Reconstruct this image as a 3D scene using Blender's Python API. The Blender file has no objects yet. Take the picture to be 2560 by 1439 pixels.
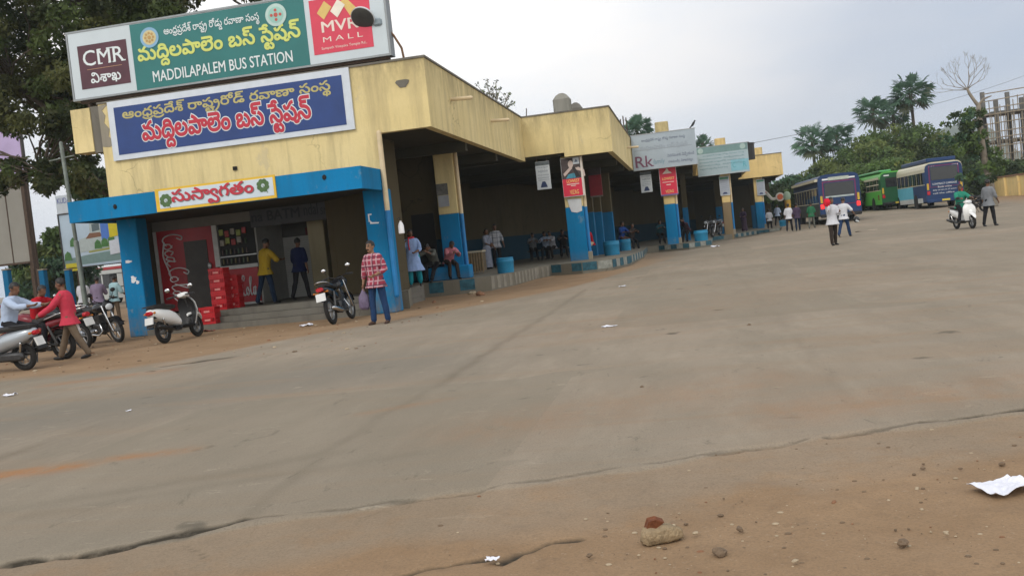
import bpy, bmesh, math, random
import numpy as np
from mathutils import Vector, Matrix, noise
from mathutils.geometry import tessellate_polygon, delaunay_2d_cdt

SC = bpy.context.scene
COL = SC.collection
R = math.radians

# ------------------------------------------------------------------ camera
IMG_W, IMG_H, FOCAL = 2560.0, 1439.0, 2388.0
EYE = Vector((0, 0, 1.38))
_yaw, _pit, _rol = R(10.87), R(-2.71), R(6.05)
FWD = Vector((-math.sin(_yaw) * math.cos(_pit), math.cos(_yaw) * math.cos(_pit), math.sin(_pit)))
_r0 = Vector((math.cos(_yaw), math.sin(_yaw), 0))
_u0 = _r0.cross(FWD)
RIGHT = _r0 * math.cos(_rol) - _u0 * math.sin(_rol)
UP = _u0 * math.cos(_rol) + _r0 * math.sin(_rol)
cd = bpy.data.cameras.new('camera')
cam = bpy.data.objects.new('camera', cd)
COL.objects.link(cam)
cd.sensor_width = 36
cd.lens = 36 * FOCAL / IMG_W
cd.clip_start = 0.05
cd.clip_end = 8000
_m = Matrix((RIGHT, UP, -FWD)).transposed().to_4x4()
_m.translation = EYE
cam.matrix_world = _m
SC.camera = cam

# ------------------------------------------------------------------ sky and sun
SUN_EL, SUN_AZ = R(42), R(200)          # the sun's direction behind thin cloud, over the camera's shoulder
w = bpy.data.worlds.new('World')
SC.world = w
w.use_nodes = True
nt = w.node_tree
nt.nodes.clear()
N = nt.nodes.new
L = nt.links.new
out = N('ShaderNodeOutputWorld')
bg = N('ShaderNodeBackground')
sky = N('ShaderNodeTexSky')
sky.sky_type = 'NISHITA'
sky.sun_disc = False
sky.sun_elevation = SUN_EL
sky.sun_rotation = SUN_AZ
sky.dust_density = 4
tc = N('ShaderNodeTexCoord')
def vdot(vec):
    n = N('ShaderNodeVectorMath'); n.operation = 'DOT_PRODUCT'
    L(tc.outputs['Generated'], n.inputs[0]); n.inputs[1].default_value = vec
    return n.outputs['Value']
def ramp(fac, stops):
    r = N('ShaderNodeValToRGB'); L(fac, r.inputs[0])
    e = r.color_ramp.elements
    while len(e) < len(stops): e.new(0.5)
    for k, (p, c) in enumerate(stops):
        e[k].position = p; e[k].color = (*c, 1)
    return r.outputs[0]
# cloud deck: brightest where the light breaks through ahead and to the left, bluer to the right
glow = Vector((-0.28, 0.84, 0.47)).normalized()
c_glow = ramp(vdot(glow), [(0.0, (14.0, 13.8, 13.4)), (0.50, (9.6, 9.7, 10.0)), (0.71, (5.5, 6.15, 7.3)), (0.84, (6.5, 6.9, 7.7)), (0.93, (10.8, 10.7, 10.6)), (1.0, (14.5, 14.0, 13.2))])
nz = N('ShaderNodeTexNoise'); nz.inputs['Scale'].default_value = 3.2; nz.inputs['Detail'].default_value = 5
mp = N('ShaderNodeMapping'); mp.inputs['Scale'].default_value = (1, 1, 3.2)
L(tc.outputs['Generated'], mp.inputs[0]); L(mp.outputs[0], nz.inputs['Vector'])
c_var = ramp(nz.outputs['Fac'], [(0.34, (0.88, 0.92, 0.98)), (0.66, (1.08, 1.05, 1.03))])
mul = N('ShaderNodeMixRGB'); mul.blend_type = 'MULTIPLY'; mul.inputs[0].default_value = 1
L(c_glow, mul.inputs[1]); L(c_var, mul.inputs[2])
mx = N('ShaderNodeMixRGB'); mx.inputs[0].default_value = 0.93
L(sky.outputs[0], mx.inputs[1]); L(mul.outputs[0], mx.inputs[2])
L(mx.outputs[0], bg.inputs[0])
bg.inputs[1].default_value = 0.1
L(bg.outputs[0], out.inputs[0])

sd = bpy.data.lights.new('sun', 'SUN')
sd.energy = 1.15
sd.angle = R(18)
sd.color = (1.0, 0.955, 0.88)
sun = bpy.data.objects.new('sun', sd)
COL.objects.link(sun)
_sdir = Vector((math.sin(SUN_AZ) * math.cos(SUN_EL), math.cos(SUN_AZ) * math.cos(SUN_EL), math.sin(SUN_EL)))
sun.rotation_euler = _sdir.to_track_quat('Z', 'Y').to_euler()

vs = SC.view_settings
SC.display_settings.display_device = 'sRGB'
vs.view_transform = 'Standard'
vs.look = 'None'
vs.exposure = 0.0
vs.gamma = 1.0
vs.use_curve_mapping = False
SC.cycles.max_bounces = 6
SC.cycles.transparent_max_bounces = 8
SC.cycles.volume_bounces = 1

# ------------------------------------------------------------------ ground height and photo geometry
def smooth(t):
    t = min(1.0, max(0.0, t)); return t * t * (3 - 2 * t)
def ground_z(x, y):
    """the yard is level near the stand and climbs gently towards the back right"""
    z = 0.019 * max(0.0, min(y, 140) - 44) * smooth((x - 3) / 7.0)
    return z + 0.12 * smooth((y - 24) / 18)
def ray(px, py):
    return FWD + RIGHT * ((px - IMG_W / 2) / FOCAL) - UP * ((py - IMG_H / 2) / FOCAL)
def on_z(px, py, z=0.0):
    d = ray(px, py); return EYE + d * ((z - EYE.z) / d.z)
def on_y(px, py, y):
    d = ray(px, py); return EYE + d * (y / d.y)
def on_ground(px, py):
    z = 0.0
    for _ in range(12):
        p = on_z(px, py, z); z = 0.5 * z + 0.5 * ground_z(p.x, p.y)
    return Vector((p.x, p.y, ground_z(p.x, p.y)))

# ------------------------------------------------------------------ materials
MATS = {}
def new_mat(name):
    m = bpy.data.materials.new(name); m.use_nodes = True
    b = m.node_tree.nodes['Principled BSDF']
    return m, m.node_tree, b
def mat(name, col, rough=0.6, metal=0.0, var=0.12, scale=4.0, bump=0.0, bscale=40.0, spec=0.4, stretch=(1, 1, 1), emit=None):
    """a plain surface whose colour wanders a little with object-space noise"""
    if name in MATS: return MATS[name]
    m, t, b = new_mat(name)
    n = t.nodes.new; l = t.links.new
    b.inputs['Roughness'].default_value = rough
    b.inputs['Metallic'].default_value = metal
    b.inputs['Specular IOR Level'].default_value = spec
    co = n('ShaderNodeTexCoord'); mpn = n('ShaderNodeMapping'); mpn.inputs['Scale'].default_value = stretch
    l(co.outputs['Object'], mpn.inputs[0])
    nzn = n('ShaderNodeTexNoise'); nzn.inputs['Scale'].default_value = scale; nzn.inputs['Detail'].default_value = 6; nzn.inputs['Roughness'].default_value = 0.65
    l(mpn.outputs[0], nzn.inputs['Vector'])
    rp = n('ShaderNodeValToRGB'); l(nzn.outputs['Fac'], rp.inputs[0])
    e = rp.color_ramp.elements
    e[0].position = 0.25; e[1].position = 0.75
    e[0].color = (*[c * (1 - var) for c in col], 1); e[1].color = (*[min(1, c * (1 + var)) for c in col], 1)
    l(rp.outputs[0], b.inputs['Base Color'])
    if bump:
        n2 = n('ShaderNodeTexNoise'); n2.inputs['Scale'].default_value = bscale; n2.inputs['Detail'].default_value = 4
        l(co.outputs['Object'], n2.inputs['Vector'])
        bm = n('ShaderNodeBump'); bm.inputs['Strength'].default_value = bump; bm.inputs['Distance'].default_value = 0.02
        l(n2.outputs['Fac'], bm.inputs['Height']); l(bm.outputs[0], b.inputs['Normal'])
    if emit:
        b.inputs['Emission Color'].default_value = (*emit[0], 1); b.inputs['Emission Strength'].default_value = emit[1]
    MATS[name] = m
    return m
def painted_wall(name, col, stain, under, streak=0.5, patch=0.42, crack=True, top=0.0, base=0.0):
    """old distemper on plaster: rain streaks running down, blotches, hairline cracks, patches worn to the plaster"""
    if name in MATS: return MATS[name]
    m, t, b = new_mat(name); n = t.nodes.new; l = t.links.new
    b.inputs['Roughness'].default_value = 0.85; b.inputs['Specular IOR Level'].default_value = 0.2
    co = n('ShaderNodeNewGeometry')
    def noise_(scale, stretch, detail=6, rough=0.6, off=0):
        mpn = n('ShaderNodeMapping'); mpn.inputs['Scale'].default_value = stretch; mpn.inputs['Location'].default_value = (off, off * 1.7, off * .6)
        l(co.outputs['Position'], mpn.inputs[0])
        z = n('ShaderNodeTexNoise'); z.inputs['Scale'].default_value = scale; z.inputs['Detail'].default_value = detail; z.inputs['Roughness'].default_value = rough
        l(mpn.outputs[0], z.inputs['Vector']); return z.outputs['Fac']
    def rmp(f, a, b_):
        r = n('ShaderNodeMapRange'); l(f, r.inputs[0]); r.inputs[1].default_value = a; r.inputs[2].default_value = b_; r.clamp = True; return r.outputs[0]
    def mixc(f, a, c):
        x = n('ShaderNodeMixRGB'); l(f, x.inputs[0])
        if isinstance(a, tuple): x.inputs[1].default_value = (*a, 1)
        else: l(a, x.inputs[1])
        x.inputs[2].default_value = (*c, 1); return x.outputs[0]
    def scl(f, k):
        x = n('ShaderNodeMath'); x.operation = 'MULTIPLY'; l(f, x.inputs[0]); x.inputs[1].default_value = k; return x.outputs[0]
    blot = rmp(noise_(0.55, (1, 1, 1), 7), 0.35, 0.75)
    c = mixc(blot, col, tuple(v * k for v, k in zip(col, (0.84, 0.82, 0.74))))
    st = rmp(noise_(1.0, (2.6, 2.6, 0.30), 9, 0.68, 3), 0.47, 0.72)
    c = mixc(scl(st, streak), c, stain)
    st2 = rmp(noise_(1.0, (11, 11, 0.5), 5, 0.6, 9), 0.58, 0.76)
    c = mixc(scl(st2, streak * 0.38), c, tuple(v * 0.6 for v in stain))
    pa = rmp(noise_(1.6, (1, 1, 0.8), 9, 0.7, 21), 0.62, 0.67)
    c = mixc(scl(pa, patch), c, under)
    if top:
        sz = n('ShaderNodeSeparateXYZ'); l(co.outputs['Position'], sz.inputs[0]); hz_ = rmp(sz.outputs['Z'], 5.0, 5.95)
        gm = n('ShaderNodeMath'); gm.operation = 'MULTIPLY'; l(hz_, gm.inputs[0]); l(rmp(noise_(1.3, (2.2, 2.2, .7), 8, .7, 60), .36, .60), gm.inputs[1])
        c = mixc(scl(gm.outputs[0], top), c, tuple(v * .6 for v in stain))
    if base:
        sb = n('ShaderNodeSeparateXYZ'); l(co.outputs['Position'], sb.inputs[0]); lz = rmp(sb.outputs['Z'], .85, .05)
        bm_ = n('ShaderNodeMath'); bm_.operation = 'MULTIPLY'; l(lz, bm_.inputs[0]); l(rmp(noise_(5, (1, 1, .6), 8, .7, 77), .38, .62), bm_.inputs[1])
        c = mixc(scl(bm_.outputs[0], base), c, (0.20, 0.15, 0.095))
        c = mixc(scl(rmp(noise_(7, (1, 1, .35), 6, .75, 31), .60, .66), base * .5), c, (0.16, 0.19, 0.20))
    fine = rmp(noise_(14, (1, 1, 1), 4, 0.7, 5), 0.3, 0.8)
    c = mixc(scl(fine, 0.16), c, tuple(v * 0.55 for v in col))
    if crack:
        vo = n('ShaderNodeTexVoronoi'); vo.feature = 'DISTANCE_TO_EDGE'; vo.inputs['Scale'].default_value = 0.55
        dz = n('ShaderNodeTexNoise'); dz.inputs['Scale'].default_value = 1.4; dz.inputs['Detail'].default_value = 6
        l(co.outputs['Position'], dz.inputs['Vector'])
        va = n('ShaderNodeVectorMath'); va.operation = 'ADD'; l(co.outputs['Position'], va.inputs[0]); l(dz.outputs['Color'], va.inputs[1])
        l(va.outputs[0], vo.inputs['Vector'])
        cr = rmp(vo.outputs['Distance'], 0.008, 0.0)
        msk = rmp(noise_(0.4, (1, 1, 1), 3, 0.5, 40), 0.52, 0.6)
        mm = n('ShaderNodeMath'); mm.operation = 'MULTIPLY'; l(cr, mm.inputs[0]); l(msk, mm.inputs[1])
        c = mixc(scl(mm.outputs[0], 0.55), c, tuple(v * 0.35 for v in stain))
    l(c, b.inputs['Base Color'])
    bm = n('ShaderNodeBump'); bm.inputs['Strength'].default_value = 0.25; bm.inputs['Distance'].default_value = 0.02
    l(noise_(9, (1, 1, 1), 6, 0.7, 2), bm.inputs['Height']); l(bm.outputs[0], b.inputs['Normal'])
    MATS[name] = m
    return m

# ------------------------------------------------------------------ object helpers
def tag(o, label=None, cat=None, group=None, kind=None):
    if label: o['label'] = label
    if cat: o['category'] = cat
    if group: o['group'] = group
    if kind: o['kind'] = kind
    return o
def empty(name, loc, label, cat, rz=0.0, group=None):
    o = bpy.data.objects.new(name, None); COL.objects.link(o)
    o.empty_display_size = 0.3
    o.location = loc; o.rotation_euler = (0, 0, rz)
    return tag(o, label, cat, group)
class MB:
    """collects shapes; build() links them as ONE mesh object"""
    def __init__(s): s.v = []; s.f = []; s.m = []; s.cur = 0; s.T = None
    def slot(s, k): s.cur = k; return s
    def add(s, vs_, fs):
        o = len(s.v)
        if s.T is not None: vs_ = [s.T @ Vector(p) for p in vs_]
        s.v += [tuple(p) for p in vs_]
        s.f += [tuple(i + o for i in f) for f in fs]; s.m += [s.cur] * len(fs)
        return s
    def box(s, x0, x1, y0, y1, z0, z1):
        return s.add([(x0, y0, z0), (x1, y0, z0), (x1, y1, z0), (x0, y1, z0), (x0, y0, z1), (x1, y0, z1), (x1, y1, z1), (x0, y1, z1)],
                     [(0, 3, 2, 1), (4, 5, 6, 7), (0, 1, 5, 4), (1, 2, 6, 5), (2, 3, 7, 6), (3, 0, 4, 7)])
    def rbox(s, x0, x1, y0, y1, z0, z1, r=0.02):
        """box with chamfered vertical and horizontal edges"""
        r = min(r, (x1 - x0) * .49, (y1 - y0) * .49, (z1 - z0) * .49)
        def ring(z, k): return [(x0 + k, y0 + r, z), (x0 + r, y0 + k, z), (x1 - r, y0 + k, z), (x1 - k, y0 + r, z), (x1 - k, y1 - r, z), (x1 - r, y1 - k, z), (x0 + r, y1 - k, z), (x0 + k, y1 - r, z)]
        def rin(z): return [(x0 + r, y0 + r, z)] * 2 + [(x1 - r, y0 + r, z)] * 2 + [(x1 - r, y1 - r, z)] * 2 + [(x0 + r, y1 - r, z)] * 2
        a = [(x0 + r, y0 + r, z0), (x1 - r, y0 + r, z0), (x1 - r, y1 - r, z0), (x0 + r, y1 - r, z0)]
        b = ring(z0 + r, 0); c = ring(z1 - r, 0)
        d = [(p[0], p[1], z1) for p in a]
        v = a + b + c + d
        f = [(3, 2, 1, 0), (20, 21, 22, 23)]
        for i in range(8):
            j = (i + 1) % 8; f.append((4 + i, 4 + j, 12 + j, 12 + i))
        mp_ = [0, 0, 1, 1, 2, 2, 3, 3]
        for i in range(8):
            j = (i + 1) % 8
            if mp_[i] == mp_[j]:
                f.append((mp_[i], 4 + j, 4 + i)); f.append((20 + mp_[i], 12 + i, 12 + j))
            else:
                f.append((mp_[i], mp_[j], 4 + j, 4 + i)); f.append((20 + mp_[j], 20 + mp_[i], 12 + i, 12 + j))
        return s.add(v, f)
    def prism(s, poly, a0, a1, axis='z'):
        """extrude a polygon; axis z: poly (x,y); axis y: poly (x,z); axis x: poly (y,z)"""
        def P(p, a): return (p[0], p[1], a) if axis == 'z' else (p[0], a, p[1]) if axis == 'y' else (a, p[0], p[1])
        n = len(poly); v = [P(p, a0) for p in poly] + [P(p, a1) for p in poly]
        f = [(i, (i + 1) % n, n + (i + 1) % n, n + i) for i in range(n)]
        tri = tessellate_polygon([[Vector((p[0], p[1], 0)) for p in poly]])
        f += [tuple(t) for t in tri] + [tuple(n + i for i in reversed(t)) for t in tri]
        return s.add(v, f)
    def tube(s, pts, rad, n=8, cap=True, flat=1.0, up=None):
        """swept tube; rad: number or list; flat squashes one axis of the section; round caps"""
        pts = [Vector(p) for p in pts]
        if not isinstance(rad, (list, tuple)): rad = [rad] * len(pts)
        vs_ = []; fs = []
        prev = Vector(up) if up else None
        rings = []
        seq = []
        d0 = (pts[1] - pts[0]).normalized(); d1 = (pts[-1] - pts[-2]).normalized()
        if cap:
            for a in (80, 45): seq.append((pts[0] - d0 * (math.sin(R(a)) * rad[0]), rad[0] * math.cos(R(a)), d0))
        for i, p in enumerate(pts):
            d = (pts[min(i + 1, len(pts) - 1)] - pts[max(i - 1, 0)]).normalized(); seq.append((p, rad[i], d))
        if cap:
            for a in (45, 80): seq.append((pts[-1] + d1 * (math.sin(R(a)) * rad[-1]), rad[-1] * math.cos(R(a)), d1))
        for p, r, d in seq:
            if prev is None or abs(prev.dot(d)) > 0.97:
                prev = Vector((0, 0, 1)) if abs(d.z) < 0.9 else Vector((0, 1, 0))
            u = (prev - d * prev.dot(d)).normalized(); w_ = d.cross(u); prev = u
            rings.append(len(vs_))
            for k in range(n):
                a = 2 * math.pi * k / n; vs_.append(p + u * (math.cos(a) * r) + w_ * (math.sin(a) * r * flat))
        for a, b in zip(rings, rings[1:]):
            for k in range(n): fs.append((a + k, a + (k + 1) % n, b + (k + 1) % n, b + k))
        fs.append(tuple(rings[0] + k for k in reversed(range(n)))); fs.append(tuple(rings[-1] + k for k in range(n)))
        return s.add(vs_, fs)
    def loft(s, secs, n=14, axis='x', power=2.0, cap=True):
        """secs: (along, c1, c2, r1, r2); superellipse rings along an axis, closed ends"""
        vs_ = []; fs = []
        def P(a, b, c): return (a, b, c) if axis == 'x' else (b, a, c) if axis == 'y' else (b, c, a)
        for (a, c1, c2, r1, r2) in secs:
            for k in range(n):
                t = 2 * math.pi * k / n; cx, sx = math.cos(t), math.sin(t)
                vs_.append(P(a, c1 + r1 * math.copysign(abs(cx) ** (2 / power), cx), c2 + r2 * math.copysign(abs(sx) ** (2 / power), sx)))
        for i in range(len(secs) - 1):
            for k in range(n): fs.append((i * n + k, i * n + (k + 1) % n, (i + 1) * n + (k + 1) % n, (i + 1) * n + k))
        if cap:
            e = (len(secs) - 1) * n
            fs.append(tuple(reversed(range(n)))); fs.append(tuple(e + k for k in range(n)))
        return s.add(vs_, fs)
    def cyl(s, c, r, z0, z1, n=20, r1=None):
        r1 = r if r1 is None else r1
        return s.loft([(z0, c[0], c[1], r, r), (z1, c[0], c[1], r1, r1)], n, 'z')
    def disc(s, c, r, y, t=0.004, n=24, sx=1.0):
        """thin disc facing -Y at (x, z)"""
        return s.loft([(y - t, c[0], c[1], r * sx, r), (y, c[0], c[1], r * sx, r)], n, 'y')
    def ball(s, c, rx, ry, rz, n=10, m=7, tilt=None):
        vs_ = []; fs = []
        for i in range(1, m):
            a = math.pi * i / m
            for k in range(n):
                t = 2 * math.pi * k / n
                vs_.append(Vector((rx * math.sin(a) * math.cos(t), ry * math.sin(a) * math.sin(t), rz * math.cos(a))))
        vs_ += [Vector((0, 0, rz)), Vector((0, 0, -rz))]
        for i in range(m - 2):
            for k in range(n): fs.append((i * n + k, (i + 1) * n + k, (i + 1) * n + (k + 1) % n, i * n + (k + 1) % n))
        q = len(vs_)
        for k in range(n): fs.append((q - 2, k, (k + 1) % n)); fs.append((q - 1, (m - 2) * n + (k + 1) % n, (m - 2) * n + k))
        if tilt is not None: vs_ = [tilt @ p for p in vs_]
        return s.add([p + Vector(c) for p in vs_], fs)
    def torus(s, c, R_, r, axis='y', n=28, m=8, squash=1.0):
        vs_ = []; fs = []
        for i in range(n):
            a = 2 * math.pi * i / n
            for k in range(m):
                b = 2 * math.pi * k / m; q = R_ + r * math.cos(b); h = r * math.sin(b) * squash
                p = (q * math.cos(a), h, q * math.sin(a)) if axis == 'y' else (q * math.cos(a), q * math.sin(a), h) if axis == 'z' else (h, q * math.cos(a), q * math.sin(a))
                vs_.append((p[0] + c[0], p[1] + c[1], p[2] + c[2]))
        for i in range(n):
            for k in range(m):
                fs.append((i * m + k, ((i + 1) % n) * m + k, ((i + 1) % n) * m + (k + 1) % m, i * m + (k + 1) % m))
        return s.add(vs_, fs)
    def mesh(s, name, mats, smooth_=False):
        me = bpy.data.meshes.new(name)
        me.from_pydata(s.v, [], s.f)
        if not isinstance(mats, (list, tuple)): mats = [mats]
        for m in mats: me.materials.append(m)
        if len(mats) > 1: me.polygons.foreach_set('material_index', s.m)
        if smooth_: me.polygons.foreach_set('use_smooth', [True] * len(me.polygons))
        bm = bmesh.new(); bm.from_mesh(me); bmesh.ops.recalc_face_normals(bm, faces=bm.faces); bm.to_mesh(me); bm.free()
        if smooth_ == 'auto':
            try: me.set_sharp_from_angle(angle=R(38))
            except Exception: pass
        me.update()
        return me
    def build(s, name, mats, parent=None, smooth_=False, loc=None):
        o = bpy.data.objects.new(name, s.mesh(name, mats, smooth_)); COL.objects.link(o)
        if parent is not None: o.parent = parent
        if loc is not None: o.location = loc
        return o
def copy_tree(o, parent=None):
    c = o.copy(); COL.objects.link(c)
    if parent is not None: c.parent = parent
    for ch in list(o.children): copy_tree(ch, c)
    return c

# ------------------------------------------------------------------ lettering
def _offset(poly, d):
    """grow (d>0) a polygon outwards, whatever its winding"""
    n = len(poly); ar = sum(poly[i - 1][0] * poly[i][1] - poly[i][0] * poly[i - 1][1] for i in range(n))
    sg = 1 if ar > 0 else -1; res = []
    for i in range(n):
        a = Vector(poly[i - 1]); b = Vector(poly[i]); c = Vector(poly[(i + 1) % n])
        e1 = (b - a); e2 = (c - b)
        if e1.length < 1e-6: e1 = e2
        if e2.length < 1e-6: e2 = e1
        if e1.length < 1e-6: res.append(tuple(b)); continue
        e1.normalize(); e2.normalize()
        nn = Vector((e1.y + e2.y, -e1.x - e2.x))
        if nn.length < 0.3: nn = Vector((e1.y, -e1.x))
        nn.normalize(); k = 1 / max(0.6, nn.dot(Vector((e1.y, -e1.x))))
        res.append(tuple(b + nn * (sg * d * k)))
    return res
def _area(p): return 0.5 * sum(p[i - 1][0] * p[i][1] - p[i][0] * p[i - 1][1] for i in range(len(p)))
def _winding(x, y, loops):
    r = 0
    for poly in loops:
        for i in range(len(poly)):
            x0, y0 = poly[i - 1]; x1, y1 = poly[i]
            if (y0 > y) != (y1 > y) and x < (x1 - x0) * (y - y0) / (y1 - y0) + x0: r += 1 if y1 > y0 else -1
    return r
_GL = {}
def telugu_glyph(g, bold):
    """one glyph filled flat: (points, triangles) in font units"""
    if (g, bold) not in _GL:
        cs = [[tuple(4.0 * float(v) for v in q.split(',')) for q in c.split(' ')] for c in TEL_GLYPHS[g].split('|')]
        loops = []
        for c in cs:
            a = _area(c); o = _offset(c, bold if a < 0 else -bold) if bold else c
            if _area(o) * a > 0 and abs(_area(o)) > 250: loops.append(o)
        pts = [Vector(p) for c in loops for p in c]; ed = []; k = 0
        for c in loops: ed += [(k + q, k + (q + 1) % len(c)) for q in range(len(c))]; k += len(c)
        v, _e, f, *_r = delaunay_2d_cdt(pts, ed, [], 0, 1e-4)
        keep_ = [t for t in f if _winding(sum(v[q].x for q in t) / 3, sum(v[q].y for q in t) / 3, loops) != 0]
        _GL[(g, bold)] = ([(p.x, p.y) for p in v], [tuple(t) for t in keep_])
    return _GL[(g, bold)]
def telugu_box(key):
    xs, ys = [], []
    for g, x in TEL_RUNS[key]:
        for p in telugu_glyph(g, 0)[0]: xs.append(p[0] + x); ys.append(p[1])
    return min(xs), max(xs), min(ys), max(ys)
def latin_geo(txt, bold=0.0, shear=0.0, space=1.0):
    cu = bpy.data.curves.new('t', 'FONT'); cu.body = txt; cu.offset = bold; cu.shear = shear; cu.space_character = space; cu.resolution_u = 3
    ob = bpy.data.objects.new('t', cu); COL.objects.link(ob)
    dg = bpy.context.evaluated_depsgraph_get(); me = bpy.data.meshes.new_from_object(ob.evaluated_get(dg))
    v = [(p.co.x, p.co.y) for p in me.vertices]; f = [tuple(p.vertices) for p in me.polygons]
    bpy.data.objects.remove(ob); bpy.data.curves.remove(cu); bpy.data.meshes.remove(me)
    return v, f
def lettering(mb, txt, x0, x1, z0, z1, y, bold=0.0, shear=0.0, space=1.0):
    """flat letters facing -Y filling the rectangle; Telugu by key, Latin by text"""
    if txt in TEL_RUNS:
        bx0, bx1, by0, by1 = telugu_box(txt); kx = (x1 - x0) / (bx1 - bx0); kz = (z1 - z0) / (by1 - by0)
        for i, (g, x) in enumerate(TEL_RUNS[txt]):
            v, f = telugu_glyph(g, bold)
            mb.add([(x0 + (p[0] + x - bx0) * kx, y - 0.0004 * (i % 3), z0 + (p[1] - by0) * kz) for p in v], f)
    else:
        v, f = latin_geo(txt, 0.0, shear, space)
        xs = [p[0] for p in v]; ys = [p[1] for p in v]
        bx0, bx1, by0, by1 = min(xs), max(xs), min(ys), max(ys)
        kx = (x1 - x0) / (bx1 - bx0); d = bold * kx * .7
        for q, (sx, sz) in enumerate([(0, 0)] if not bold else [(0, 0), (-d, 0), (d, 0), (0, d * .6), (0, -d * .6)]):
            mb.add([(x0 + (p[0] - bx0) * kx + sx, y - .0004 * q, z0 + (p[1] - by0) / (by1 - by0) * (z1 - z0) + sz) for p in v], f)
    return mb
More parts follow.
